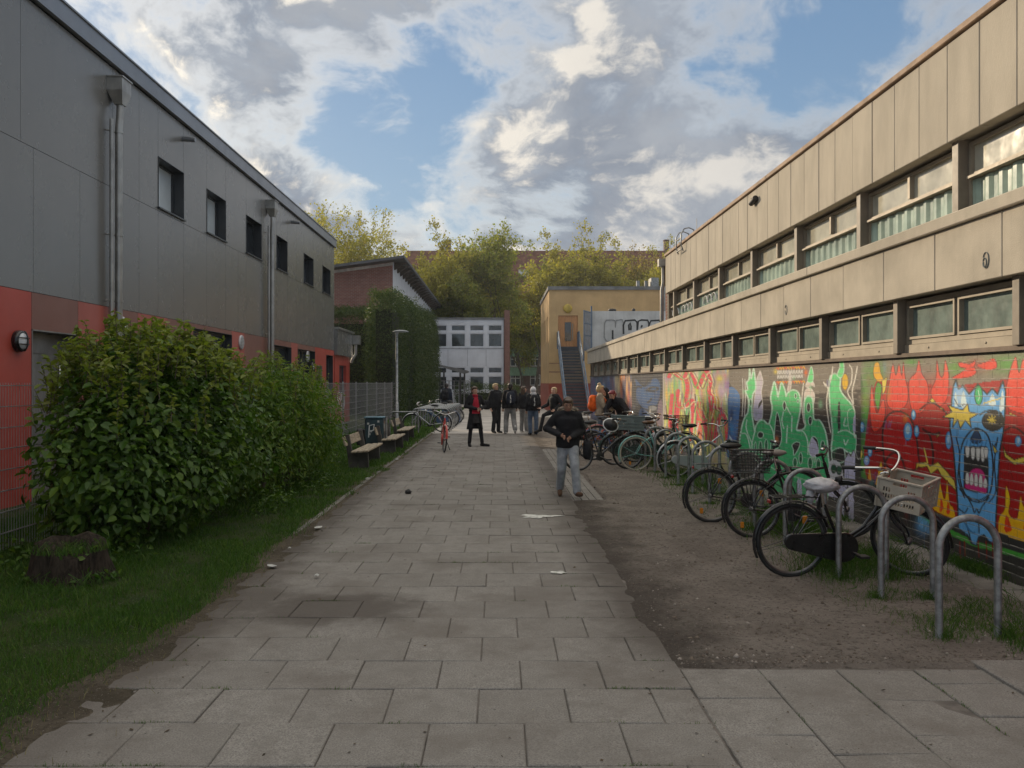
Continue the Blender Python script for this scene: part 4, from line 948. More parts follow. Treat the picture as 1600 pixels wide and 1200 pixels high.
def paint_pink(w):
    t = T(1040, 560, .175)
    w.c[:] = srgb(188, 178, 130)
    for k in range(420):
        x = random.uniform(-20, 570); y = random.uniform(90, 900)
        c = random.choice([(206, 220, 70), (226, 226, 120), (130, 196, 70), (90, 180, 120), (236, 190, 70), (196, 176, 196), (214, 206, 190), (120, 176, 150), (220, 150, 120), (150, 190, 200), (236, 220, 90)])
        w.spray(*t([(x, y)])[0], random.uniform(.8, 2.4), random.uniform(4, 18), srgb(*c), .9)
    for (x, y, rx, ry, c) in ((470, 170, 80, 70, (150, 96, 160)), (560, 240, 60, 80, (130, 90, 150)), (480, 180, 40, 40, (206, 196, 70)), (600, 160, 60, 50, (118, 100, 100)), (500, 300, 40, 60, (176, 150, 180)), (30, 160, 50, 60, (156, 128, 166)), (610, 300, 40, 60, (110, 96, 110))): w.spray(*t([(x, y)])[0], rx * .175, ry * .175, srgb(*c), .95)
    pk = srgb(226, 70, 84); pd = srgb(196, 40, 60)
    S = [[(30, 160), (60, 120), (130, 170), (165, 165), (205, 105), (250, 170), (280, 240), (300, 250), (340, 150), (370, 120), (402, 200), (388, 290), (432, 350), (440, 440), (500, 470), (538, 560), (548, 720)],
         [(110, 290), (95, 420), (95, 560), (112, 720)], [(108, 300), (130, 425), (185, 420), (240, 380), (232, 560), (222, 720)], [(262, 190), (290, 255), (340, 165), (378, 200)], [(300, 400), (290, 560), (305, 740)], [(300, 420), (340, 520), (380, 540), (410, 440)], [(392, 290), (412, 520), (400, 740)], [(432, 460), (428, 600), (420, 740)], [(310, 560), (345, 580), (380, 740)], [(170, 160), (195, 250), (180, 380)], [(500, 480), (470, 560), (440, 740)], [(60, 330), (40, 560), (60, 740)]]
    for L in S: w.line(t(L), pd, 7.0, True, False, .7); w.line(t(L), pk, 5.0)
    for L in S[:6]: w.line(t([(a + 22, b + 10) for a, b in L]), srgb(236, 226, 170), 1.3)
    w.fill(t([(100, 310), (125, 430), (120, 560), (100, 560)]), pk); w.fill(t([(300, 420), (330, 520), (320, 720), (290, 700)]), srgb(232, 110, 90))
    for L in S: w.line(t([(a - 26, b + 4) for a, b in L]), srgb(90, 170, 80), 1.6, True, False, .8); w.line(t([(a + 40, b + 16) for a, b in L]), srgb(80, 60, 60), 1.0, True, False, .8)
    for k in range(60): x = random.uniform(0, 540); y = random.uniform(300, 820); w.line(t([(x, y), (x + random.uniform(-14, 14), y + random.uniform(30, 120))]), random.choice([WHT, YEL, pk, BLK, srgb(150, 190, 70)]), random.uniform(.8, 2))
    w.fill(t([(560, 330), (640, 300), (670, 420), (650, 620), (600, 860), (545, 860), (560, 600)]), srgb(66, 104, 156))
    for k in range(14): w.spray(*t([(random.uniform(560, 660), random.uniform(330, 830))])[0], 2.4, 9, srgb(*random.choice([(60, 120, 180), (90, 150, 200), (70, 60, 110), (40, 50, 80), (60, 90, 120)])), .7)
def paint_far(w):
    w.c[:] = srgb(58, 66, 96)
    u, v = w.u, w.v
    for k in range(90): w.spray(random.uniform(915, 966), random.uniform(583, 680), random.uniform(1, 2.5), random.uniform(3, 14), srgb(*random.choice([(70, 90, 150), (130, 150, 190), (96, 70, 120), (40, 44, 70), (170, 170, 190), (120, 80, 90), (60, 110, 130)])), .8)
    for k in range(45): w.spray(random.uniform(958, 987), random.uniform(583, 690), random.uniform(1, 2.2), random.uniform(6, 20), srgb(*random.choice([(226, 140, 70), (236, 180, 110), (200, 96, 60), (226, 200, 150), (150, 80, 70)])), .85)
    w.fill([(988, 560), (1037, 560), (1037, 760), (988, 760)], srgb(30, 31, 42), False)
    t = T(780, 550, .2)
    bl = srgb(24, 62, 112); o = srgb(8, 12, 24)
    # abstract blue shape
    w.shape(t([(1048, 190), (1085, 215), (1120, 255), (1160, 250), (1190, 205), (1225, 195), (1255, 220), (1270, 280), (1262, 360), (1235, 420), (1190, 455), (1130, 450), (1085, 410), (1060, 340), (1058, 260)]), bl, o, 4.4)
    w.spray(*t([(1150, 320)])[0], 11, 14, srgb(36, 84, 136), .7); w.spray(*t([(1220, 260)])[0], 7, 8, srgb(40, 88, 140), .6)
    for L in ([(1120, 255), (1135, 265), (1160, 225), (1195, 205)], [(1150, 300), (1195, 275), (1240, 280)], [(1155, 300), (1210, 305), (1240, 290)], [(1065, 290), (1080, 270), (1110, 275)], [(1160, 395), (1180, 380), (1188, 365)], [(1130, 450), (1150, 500), (1140, 540)]): w.line(t(L), o, 3.2)
    w.shape(t([(1165, 430), (1200, 418), (1230, 428), (1228, 452), (1190, 462)]), srgb(120, 124, 130), o, 1.2)
    w.fill(t([(1100, 450), (1160, 470), (1190, 540), (1150, 640), (1080, 640)]), bl); w.fill(t([(1240, 420), (1270, 380), (1275, 560), (1230, 560)]), srgb(110, 92, 110))
    w.line([(1036.5, 582), (1036.5, 760)], srgb(196, 190, 180), 1.6, False)
    w.line([(988, 560), (988, 760)], srgb(30, 26, 30), 1.6, False)

def weather(w, y0, y1):
    # runs of paint, overspray and small scrawled tags over the finished murals
    uv = lambda y, z: (CX + F * XW / y, CY + (H - z) * F / y)
    n = int((y1 - y0) * 9)
    for k in range(n):
        y = random.uniform(y0, y1); z = random.uniform(.2, 1.9); i = np.argmin((w.Y - y) ** 2 + (w.Z - z) ** 2); col = w.c[i].copy()
        w.line([uv(y, z), uv(y + .004, z - random.uniform(.06, .3))], col * .8, random.uniform(.5, 1.0), False, a=.8)
    for k in range(int(n * .8)): w.spray(*uv(random.uniform(y0, y1), random.uniform(0, 2.05)), random.uniform(3, 9) * 8 / y1, random.uniform(3, 9) * 8 / y0, tuple(np.clip(w.c[random.randrange(len(w.c))] * random.uniform(.6, 1.4), 0, .8)), random.uniform(.12, .35))
    for k in range(int((y1 - y0) * 1.6)):
        y = random.uniform(y0, y1); z = random.choice([random.uniform(.25, .7), random.uniform(.25, 1.9)]); s = random.uniform(.05, .13); p = [(0, 0)]
        for q in range(random.randint(5, 10)): p.append((p[-1][0] - s * random.uniform(-.2, .8), random.uniform(-s, s)))
        w.line([uv(y + a, z + b) for a, b in p], random.choice([BLK, BLK, WHT, (.10, .12, .30), (.35, .30, .1)]), .8, True, a=.75)
XF = 4.45                                             # plane of the concrete fascias
def right_hall():
    r = thing('concrete_hall', 'two storey concrete slab building with a graffiti mural wall on the right', 'building', (XW, 20, 0))
    mm = brickmat('painted brick', (.3, .3, .3), (.3, .3, .3), (.60, .55, .46), 'X', .25, .0833, .0065, 'paint', .5)
    for (y0, y1, ny, nz, fn, lab) in ((4.2, 10.75, 620, 190, paint_red, 'red mural with flames and a screaming blue head'), (10.75, 16.9, 420, 170, paint_green, 'tall green letters with mint outlines on dark bricks'),
                                      (16.9, 23.55, 330, 120, paint_pink, 'yellow and pink letters over a spray of pale colours'), (23.55, 42.6, 420, 90, paint_far, 'dark blue panel beside orange and violet spray paint')):
        w = Wall(y0, y1, ny, nz); fn(w); weather(w, y0, y1); o = w.mesh('mural', mm, r); o['label'] = lab
    m = MB()
    m.box(XW - .045, XW + .1, 4.2, 42.6, ZB + .002, ZB + .045); m.build('wall_capping', mat('dark sheet capping', (.10, .075, .06), .45, .5), r, True)
    m = MB()
    m.quad((XW + .35, 42.6, ZB), (XW + .35, 4.2, ZB), (XW + .35, 4.2, 3.4), (XW + .35, 42.6, 3.4)); m.quad((XW + .35, 22.6, 3.4), (XW + .35, 4.2, 3.4), (XW + .35, 4.2, 5.2), (XW + .35, 22.6, 5.2)); m.quad((XW, 42.6, 0), (XW + 9, 42.6, 0), (XW + 9, 42.6, 3.4), (XW, 42.6, 3.4)); m.quad((XW + 9, 4.2, 0), (XW, 4.2, 0), (XW, 4.2, 3.4), (XW + 9, 4.2, 3.4))
    m.quad((XF + .2, 22.62, 3.3), (XW + 9, 22.62, 3.3), (XW + 9, 22.62, 5.1), (XF + .2, 22.62, 5.1)); m.quad((XW + 9, 4.2, 3.3), (XF + .2, 4.2, 3.3), (XF + .2, 4.2, 5.1), (XW + 9, 4.2, 5.1))
    m.build('core_wall', M_POST, r, True)
    # ---- lower window band
    z0, z1 = ZB + .045, 2.74
    xg = XW + .075
    k = 0
    lows = [7.37 + 2.25 * i for i in range(-2, 16)]
    for i, yc in enumerate(lows):
        if yc < 4.4 or yc > 42: continue
        p = MB(); p.box(XF + .075, XW + .34, yc - .02, yc + .085, z0, z1 + .05, b=.004); p.build('pillar', M_POST, r, True)
    for i, (ya, yb) in enumerate(zip(lows[:-1], lows[1:])):
        a, b = max(ya + .09, 4.25), min(yb - .025, 42.4)
        if b - a < .4: continue
        f = MB(); O = (xg, b, 0); U = -EY; w = b - a      # outward normal -X:  (-Y) x Z = -X
        frame_rect(f, O, U, EZ, 0, w, z0 + .10, z1 - .02, .02, .05, .07, 0, [w / 2])
        f.box(xg - .07, xg + .02, a, b, z0 + .0, z0 + .095, 0); 
        for q in (.25, .75): f.lathe([(0, -.005), (.012, -.005), (.012, .004)], (xg - .071, a + w * q, z0 + .05), 'X', 8, 0)
        for (s0, s1) in ((.055, w / 2 - .03), (w / 2 + .03, w - .055)): frame_rect(f, O, U, EZ, s0, s1, z0 + .155, z1 - .075, .02, .028, .085)
        wn = f.build('window', M_ALU, r, True)
        p = MB()
        for (s0, s1) in ((.06, w / 2 - .04), (w / 2 + .04, w - .06)): pane_rect(p, O, U, EZ, s0, s1, z0 + .16, z1 - .08, -.012)
        p.build('pane', M_GLASS_G, wn, True)
    # ---- first fascia, with slab joints
    def fascia(y0, y1, z0, z1, step, off, m, name):
        mb = MB(); ys = [y0] + [v for v in np.arange(off, y1, step) if v > y0 + .1] + [y1]
        for j, (a, b) in enumerate(zip(ys[:-1], ys[1:])):
            g = .0025 if (round((a - off) / step)) % 2 else .006
            dx = random.gauss(0, .002); mb.box(XF + dx, XF + .12, a + g, b - .004, z0, z1, b=.006)
        mb.box(XF + .03, XF + .3, y0, y1, z0 + .01, z1 - .02)
        return mb.build(name, m, r, True)
    fascia(4.2, 42.6, 2.74, 3.325, 1.15, 4.03, M_CONC, 'lower_fascia')
    m = MB(); 
    for a, b in ((4.2, 12.08), (12.085, 22.6), (22.605, 33), (33.005, 42.6)): m.box(XF - .05, XF + .36, a, b, 3.33, 3.455, b=.01)
    m.build('drip_ledge', M_CONC, r, True)
    m = MB(); m.box(XF + .1, XW + 9, 22.7, 42.6, 3.30, 3.42); m.build('flat_roof', M_ROOFGREY, r, True)
    # ---- upper windows
    z0, z1 = 3.455, 4.18; xg = XF + .20
    ups = [8.33 + 2.25 * i for i in range(-2, 7)] + [22.55]
    for yc in ups:
        if yc < 4.3: continue
        p = MB(); p.box(XF + .06, XF + .45, yc - .03, yc + .085, z0, z1 + .03, b=.004); p.build('pillar', M_POST, r, True)
    for i, (ya, yb) in enumerate(zip(ups[:-1], ups[1:])):
        a, b = max(ya + .09, 4.25), yb - .035
        if b - a < .4: continue
        f = MB(); O = (xg, b, 0); U = -EY; w = b - a; zt = 3.80
        frame_rect(f, O, U, EZ, 0, w, z0, z1 - .03, .02, .035, .06, 0, [], [])
        f.box(xg - .085, xg + .02, a + .036, b - .036, zt - .012, zt + .012); f.box(xg - .05, xg + .02, a + .036, b - .036, zt + .020, zt + .040)
        f.box(xg - .055, xg + .02, a + w / 2 - .025, a + w / 2 + .025, zt + .063, z1 - .07)
        wn = f.build('window', M_ALU, r, True)
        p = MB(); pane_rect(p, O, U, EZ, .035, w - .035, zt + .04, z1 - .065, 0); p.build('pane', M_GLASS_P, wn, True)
        g = MB(); n = int(w / .055); zz = []
        for q in range(n + 1):
            y = a + .04 + (w - .08) * q / n; zz.append((xg - (.022 if q % 4 in (1, 2) else .002), y))
        for (x0_, y0_), (x1_, y1_) in zip(zz[:-1], zz[1:]): g.quad((x0_, y1_, z0 + .035), (x0_, y0_, z0 + .035), (x0_, y0_, zt - .02), (x1_, y1_, zt - .02)) if False else g.quad((x1_, y1_, z0 + .035), (x0_, y0_, z0 + .035), (x0_, y0_, zt - .02), (x1_, y1_, zt - .02))
        g.build('ribbed_pane', M_GLASS_T, wn, True)
        if ya > 17:                                       # white throw-up tags on the far panes
            tg = MB(); yc = (a + b) / 2
            for s in (-.45, .0, .45): tg.tube([(xg - .04, yc + s * .8 + .2 * math.cos(q), z0 + .12 + .16 * max(0, math.sin(q))) for q in np.linspace(-.2, 3.3, 9)], .022, 6, sy=.4)
            tg.build('graffiti_tag', mat('white spray paint', (.7, .7, .7), .7), wn, True)
    fascia(4.2, 22.6, 4.18, 5.155, .5625, 4.45, M_CONC2, 'upper_fascia')
    m = MB(); m.box(XF - .03, XF + .45, 4.2, 14, 5.175, 5.245, b=.008); m.box(XF - .03, XF + .45, 14.01, 22.65, 5.175, 5.245, b=.008); m.build('roof_edge', M_COPPER, r, True)
    m = MB(); m.box(XF + .02, XW + 9, 4.2, 22.6, 5.10, 5.17); m.build('roof', M_ROOFGREY, r, True)
    # brick end pier, rain pipe, small fittings
    m = MB(); m.box(XF + .08, XF + .6, 22.66, 23.0, 3.43, 5.05); m.build('end_pier', brickmat('pier brick', (.26, .10, .07), (.20, .08, .06), (.3, .27, .24), 'Y'), r, True)
    m = MB(); m.tube([(XF - .04, 22.9, 3.46), (XF - .04, 22.9, 4.3), (XF + .0, 22.9, 4.5), (XF + .0, 22.9, 5.0)], .05, 10); m.box(XF - .14, XF + .1, 22.8, 23.0, 4.95, 5.15); m.build('downpipe', M_ZINC, r, True)
    lad = MB()
    for yy in (20.2, 20.75): lad.tube([(XF - .05, yy, 4.95), (XF - .10, yy, 5.1), (XF - .10, yy, 5.36), (XF - .03, yy, 5.48), (XF + .08, yy, 5.51), (XF + .20, yy, 5.46), (XF + .24, yy, 5.25)], .016, 8)
    for z in (5.0, 5.28): lad.tube([(XF - .09, 20.2, z), (XF - .09, 20.75, z)], .015, 6)
    lad.build('ladder_rail', M_GALV, r, True)
    l = MB(); l.tube([(XF - .005, 14.6, 4.98), (XF - .09, 14.6, 4.96)], .035, 10); l.tube([(XF - .05, 14.5, 4.97), (XF - .05, 14.75, 4.93)], .05, 10); l.build('floodlight', M_PLAS, r, True)
    a = MB(); a.tube([(XF + .6, 21.6, 5.15), (XF + .6, 21.6, 6.0)], .008, 5); a.build('antenna', M_STEEL, r, True)
    tg = MB()
    for (yy, zz_, s) in ((7.72, 2.92, .05), (7.74, 2.90, .03), (13.1, 2.93, .05)): tg.tube([(XF - .003, yy + s * math.cos(q) * .9, zz_ + s * 1.5 * math.sin(q)) for q in np.linspace(.4, 6.2, 14)], .006, 5, sy=.3)
    tg.build('graffiti_tag', mat('grey marker', (.22, .24, .24), .7), r, True)
    b = MB()
    for yy in (7.35, 12.08): b.box(XF + .22, XF + .30, yy - .04, yy + .04, 3.455, 3.53); 
    b.build('sill_block', M_POST, r, True)
right_hall()

# ------------------------------------------------------------------ graffiti screen wall on the low roof and ochre building with stair
def screen_wall():
    r = thing('roof_screen_wall', 'pale wall with black outlined bubble letters standing on the low roof', 'wall', (6.5, 43.5, 3.4))
    Y = 43.6; m = MB(); m.box(4.75, 10.5, Y, Y + .2, 3.4, 5.50); m.build('wall', mat('pale painted wall', (.55, .545, .53), .85, 0, .08, 1.2, streak=.25), r, True)
    m = MB()
    def S(L): m.tube([(CXM(px), Y - .004, ZM(py)) for px, py in L], .045, 8, sy=.12)
    CXM = lambda px: (px - CX) * Y / F; ZM = lambda py: H - (py - CY) * Y / F
    t = T(780, 330, .2)
    for L in ([(880, 1015), (840, 1015), (820, 985), (822, 880), (835, 850), (890, 848), (905, 855), (906, 910), (915, 850), (960, 845), (970, 870), (966, 960)], [(886, 930), (886, 1000)], [(972, 960), (970, 890), (985, 856), (1060, 850), (1078, 870), (1078, 930)], [(1015, 930), (1012, 890), (1022, 872), (1030, 900), (1028, 930)],
              [(1080, 920), (1086, 860), (1110, 850), (1160, 852), (1170, 880), (1168, 910)], [(1110, 910), (1116, 890)], [(1170, 890), (1185, 856), (1250, 852), (1265, 870)]): S(t(L))
    m.build('graffiti_letters', M_BLK, r, True)
    g = MB(); 
    for i in range(26): g.box(4.25 + .02 * i, 4.262 + .02 * i, Y - 1.2 + .045 * i, Y - 1.19 + .045 * i, 3.4, 5.45)
    for z in (3.5, 4.2, 4.8, 5.4): g.tube([(4.25, Y - 1.2, z), (4.75, Y - .05, z)], .02, 6)
    g.tube([(4.75, Y - .06, 3.0), (4.75, Y - .06, 5.75)], .045, 8); g.tube([(4.25, Y - 1.2, 2.9), (4.25, Y - 1.2, 5.45)], .03, 8); g.build('side_grille', M_BLUEST, r, True)
    b = MB(); b.ell((5.85, Y + .1, 5.55), (.22, .12, .09), 8, 5); b.ell((6.95, Y + .1, 5.56), (.1, .1, .09), 8, 5); b.build('lost_shoe', M_PLAS, r, True)
screen_wall()
def ochre():
    YB = 53.0; x0 = (858 - CX) * YB / F; x1 = 13.0; zt = 7.62
    r = thing('ochre_building', 'ochre rendered building with a wooden upper door and red plinth', 'building', (x0, YB, 0))
    Yb = 63.5
    dx0, dx1, dz0, dz1 = (872 - CX) * YB / F, (903 - CX) * YB / F, 3.92, 6.02
    m = MB(); wall(m, (x0, YB, 1.76), EX, EZ, x1 - x0, zt - 1.76, [(dx0 - x0, dx1 - x0, dz0 - 1.76, dz1 - 1.76)], 0, .15)
    wins = [(.9 + 1.9 * k, 1.7 + 1.9 * k, 2.6, 4.3) for k in range(5)]
    wall(m, (x0, Yb, 1.76), -EY, EZ, Yb - YB, zt - 1.76, wins, 0, .2)
    m.quad((x0, Yb, 1.76), (x1, Yb, 1.76), (x1, Yb, zt), (x0, Yb, zt)); m.build('wall', M_YEL, r, True)
    m = MB(); m.box(x0 - .03, x1, YB - .03, Yb, -.05, 1.757); m.build('plinth', M_YRED, r, True)
    m = MB(); m.box(x0 - .08, x1, YB - .1, Yb, zt, zt + .22); m.build('roof_edge', M_ROOFGREY, r, True)
    m = MB(); m.box(x0 - .012, x0 + 1.8, YB - .012, YB, 3.0, 3.03); m.box(x0 - .012, x0 + 1.6, YB - .013, YB, 2.45, 2.5); m.build('render_joint', M_BRN, r, True)
    for (a, b, c, d) in wins:
        f = MB(); frame_rect(f, (x0, Yb, 1.76), -EY, EZ, a, b, c, d, .15, .07, .06); wn = f.build('window', M_BRN, r, True)
        p = MB(); pane_rect(p, (x0, Yb, 1.76), -EY, EZ, a + .06, b - .06, c + .06, d - .06, .13); p.build('pane', M_GLASS_D, wn, True)
    m = MB(); m.box(dx0, dx1, YB + .06, YB + .12, dz0, dz1); m.box(dx0 + .28, dx0 + .30, YB + .05, YB + .06, dz0, dz1); d = m.build('door', M_DOORW, r, True)
    m = MB(); m.box(dx0 + .43, dx0 + .82, YB + .035, YB + .058, dz0 + .5, dz0 + 1.68); m.build('door_pane', M_GLASS_D, d, True)
    m = MB(); m.tube([(dx0 + .92, YB + .02, dz0 + .55), (dx0 + .92, YB + .02, dz0 + 1.6)], .03, 8); m.build('handle', M_ALU, d, True)
    m = MB(); m.lathe([(0, 0), (.28, 0), (.28, -.06), (.18, -.1), (0, -.1)], ((887 - CX) * YB / F, YB - .001, H + (CY - 482) * YB / F), 'Y', 24); m.build('round_lamp', mat('yellow disc', (.46, .33, .06), .5), r, True)
    v = MB(); 
    for px in (1003, 1016): v.tube([((px - CX) * YB / F, YB + 1.5, zt), ((px - CX) * YB / F, YB + 1.5, zt + .75)], .12, 8)
    v.box((1022 - CX) * YB / F, (1034 - CX) * YB / F, YB + 1, YB + 2, zt + .22, zt + .9); v.build('roof_vent', M_GALV, r, True)
    pz = MB(); px = (1037 - CX) * YB / F; pz.tube([(px, YB - .15, 3.6), (px, YB - .15, zt + .2)], .09, 8); pz.build('downpipe', M_ZINC, r, True)
    # steel stair running down towards the viewer
    s = thing('steel_stair', 'blue grey steel stair climbing to the wooden upper door', 'stairs', (dx0, 47, 0))
    sx0, sx1 = dx0 + .0, dx1 - .10; n = 22; ya, yb = 46.0, YB - 1.3
    for k in range(n):
        z = 3.9 * (k + 1) / n; y = ya + (yb - ya) * k / n
        q = MB(); q.box(sx0, sx1, y, y + .28, z - .04, z); q.box(sx0, sx1, y + .265, y + .28, z, z + .115); q.build('tread', M_TREAD, s, True)  # dark half risers added to stand in for shade between the treads
    q = MB(); q.box(sx0, sx1, yb, YB - .02, 3.80, 3.9); q.build('landing', M_TREAD, s, True)
    for x in (sx0 - .06, sx1 + .06):
        q = MB(); 
        q.prism([(x - .03, ya - .2, 0), (x - .03, ya + .1, 0), (x - .03, yb, 3.7), (x - .03, yb, 3.98), (x - .03, ya - .2, .3)], (.04, 0, 0)); q.build('stringer', M_BLUEST, s, True)
        q = MB(); q.tube([(x, ya - .1, 0), (x, ya - .1, 1.0), (x, yb, 4.95), (x, YB - .05, 4.95)], .03, 8)
        for k in range(6):
            tt = k / 5; y = ya + (yb - ya) * tt; q.tube([(x, y, 3.9 * tt), (x, y, 1.0 + 3.95 * tt)], .018, 6)
        for h in (.35, .7): q.tube([(x, ya, h), (x, yb, 3.9 + h)], .014, 6)
        for y in np.arange(yb + .1, YB, .13): q.tube([(x, y, 3.9), (x, y, 4.95)], .014, 6)
        q.build('railing', M_BLUEST, s, True)
ochre()
# ------------------------------------------------------------------ buildings behind
def gym():
    XR, YF = -6.3, 50.0
    r = thing('brick_gymnasium', 'brick building with a tilted dark roof behind the tall hedge', 'building', (XR, YF, 0))
    M_BR = brickmat('red brick', (.27, .10, .075), (.22, .085, .065), (.30, .25, .22), 'Y', .25, .0833, .012)
    zt = lambda x: 8.95 + (x - XR) * .135
    xl = -14.0
    m = MB(); m.add([(xl, YF, 0), (XR, YF, 0), (XR, YF, zt(XR)), (xl, YF, zt(xl))], [(0, 1, 2, 3)]); m.build('brick_wall', M_BR, r, True)
    Ye = 88
    m = MB(); y = YF + .02
    m.quad((XR, YF, 0), (XR, YF + .5, 0), (XR, YF + .5, zt(XR)), (XR, YF, zt(XR)))
    while y < Ye:
        m.box(XR - .05, XR + .03, y, y + .58, 6, zt(XR) - .02); m.box(XR - .06, XR + .012, y + .58, y + .62, 6, zt(XR) - .03); y += .62
    m.box(XR - .08, XR, YF + .5, Ye, 0, 6); m.build('side_cladding', M_WHITE, r, True)
    f = MB(); frame_rect(f, (XR + .04, 60, 0), EY, EZ, 0, 9, 5.6, 7.0, .0, .12, .05, 0, [2.2, 4.5, 6.8]); wn = f.build('window', M_FRAME_D, r, True)
    p = MB(); pane_rect(p, (XR + .04, 60, 0), EY, EZ, .05, 8.95, 5.65, 6.95, -.02); p.build('pane', M_GLASS_D, wn, True)
    m = MB(); xa, xb = xl, XR + .78; y0 = YF - .9
    th = .16
    vs = [(xa, y0, zt(xa)), (xb, y0, zt(xb)), (xb, Ye, zt(xb)), (xa, Ye, zt(xa))]; vs += [(a, b, c + th) for a, b, c in vs]
    m.add(vs, [(3, 2, 1, 0), (4, 5, 6, 7), (0, 1, 5, 4), (1, 2, 6, 5), (2, 3, 7, 6), (3, 0, 4, 7)]); m.build('roof', mat('anthracite roof edge', (.075, .08, .09), .6, 0, .1, 1.0), r, True)
    y = YF + .3
    while y < Ye - 1:
        m = MB(); m.prism([(XR + .04, y, zt(XR) - .42), (XR + .78, y, zt(XR) + .02), (XR + .04, y, zt(XR) - .02)], (0, .28, 0)); y += 1.5; m.build('rafter', M_WOODD, r, True)
    m = MB()
    m.add([(xl, YF - .05, zt(xl) - .2), (XR + .02, YF - .05, zt(XR) - .2), (XR + .02, YF - .05, zt(XR) - .03), (xl, YF - .05, zt(xl) - .03)], [(0, 1, 2, 3)]); m.build('verge_board', mat('pale verge board', (.42, .41, .40), .7), r, True)
gym()

def pavilion():
    Y = 76.0; px = lambda u: (u - CX) * Y / F; pz = lambda v: H - (v - CY) * Y / F
    x0, x1, zt = px(648), px(787), pz(499)
    r = thing('white_school_block', 'white two storey school block with rows of square windows', 'building', (x0, Y, 0))
    holes = []
    cols = [(687.5, 698.5), (705, 727), (734, 756), (763, 784.5)]
    step = 29.0
    cols = [(705 - step * k, 727 - step * k) for k in (2, 1)] + cols[1:]
    for (a, b) in cols:
        for (c, d) in ((517, 508), (542, 521), (583, 574), (610, 588)):
            holes.append((px(a) - x0, px(b) - x0, pz(c), pz(d)))
    m = MB(); wall(m, (x0, Y, 0), EX, EZ, x1 - x0, zt, holes, 0, .18); m.quad((x1, Y, 0), (x1, Y + 12, 0), (x1, Y + 12, zt), (x1, Y, zt))
    m.build('wall', M_WHITE, r, True)
    for hq in holes:
        f = MB(); frame_rect(f, (x0, Y, 0), EX, EZ, *hq, .14, .06, .06); w = f.build('window', M_WHITE, r, True)
        p = MB(); pane_rect(p, (x0, Y, 0), EX, EZ, hq[0] + .05, hq[1] - .05, hq[2] + .05, hq[3] - .05, .12); p.build('pane', M_GLASS_D, w, True)
    m = MB(); m.box(x0, x1 + .1, Y - .1, Y + 12, zt, zt + .16); m.build('roof_edge', M_ROOFGREY, r, True)
    m = MB(); m.box(x0, x1, Y - .03, Y - .002, pz(545), pz(543.5)); 
    for u in (700, 730.5, 759.5): m.box(px(u) - .02, px(u) + .02, Y - .008, Y - .001, pz(572), pz(546))
    m.build('joint_strip', mat('grey joint strip', (.3, .31, .34), .6), r, True)
    m = MB(); m.box(px(788), px(796.5), Y - .3, Y + 12, 0, pz(485)); m.build('brick_pier', brickmat('pavilion brick', (.24, .10, .075), (.20, .085, .06), (.27, .22, .2), 'Y'), r, True)
    # shelter with a tilted roof in front of it
    s = thing('shelter', 'small open shelter with a tilted dark roof before the white block', 'shelter', (px(716), Y - 9, 0))
    Y2 = Y - 9; qx = lambda u: (u - CX) * Y2 / F; qz = lambda v: H - (v - CY) * Y2 / F
    m = MB(); a, b = (qx(684), qz(569)), (qx(731), qz(579)); m.prism([(a[0], Y2, a[1]), (b[0], Y2, b[1]), (b[0], Y2, b[1] - .12), (qx(722), Y2, b[1] - .22), (a[0], Y2, a[1] - .15)], (0, 3.2, 0)); m.build('roof', M_ROOFGREY, s, True)
    for u, dy in ((719, .2), (723.5, 2.8), (687, .2), (690, 2.8)): m = MB(); m.tube([(qx(u), Y2 + dy, 0), (qx(u), Y2 + dy, qz(578))], .07, 8); m.build('post', M_PLAS, s, True)
    g = thing('yard_railing', 'grey steel railing in front of the white school block', 'railing', (px(712), Y - 7, 0))
    Y3 = Y - 7; m = MB(); xa, xb = (686 - CX) * Y3 / F, (733 - CX) * Y3 / F
    for z in (.9, 1.25, 1.55, 1.95): m.tube([(xa, Y3, z), (xb, Y3, z)], .03, 6)
    for x in np.linspace(xa, xb, 7): m.tube([(x, Y3, 0), (x, Y3, 1.95)], .04, 6)
    m.build('rails', M_GALV, g, True)
pavilion()

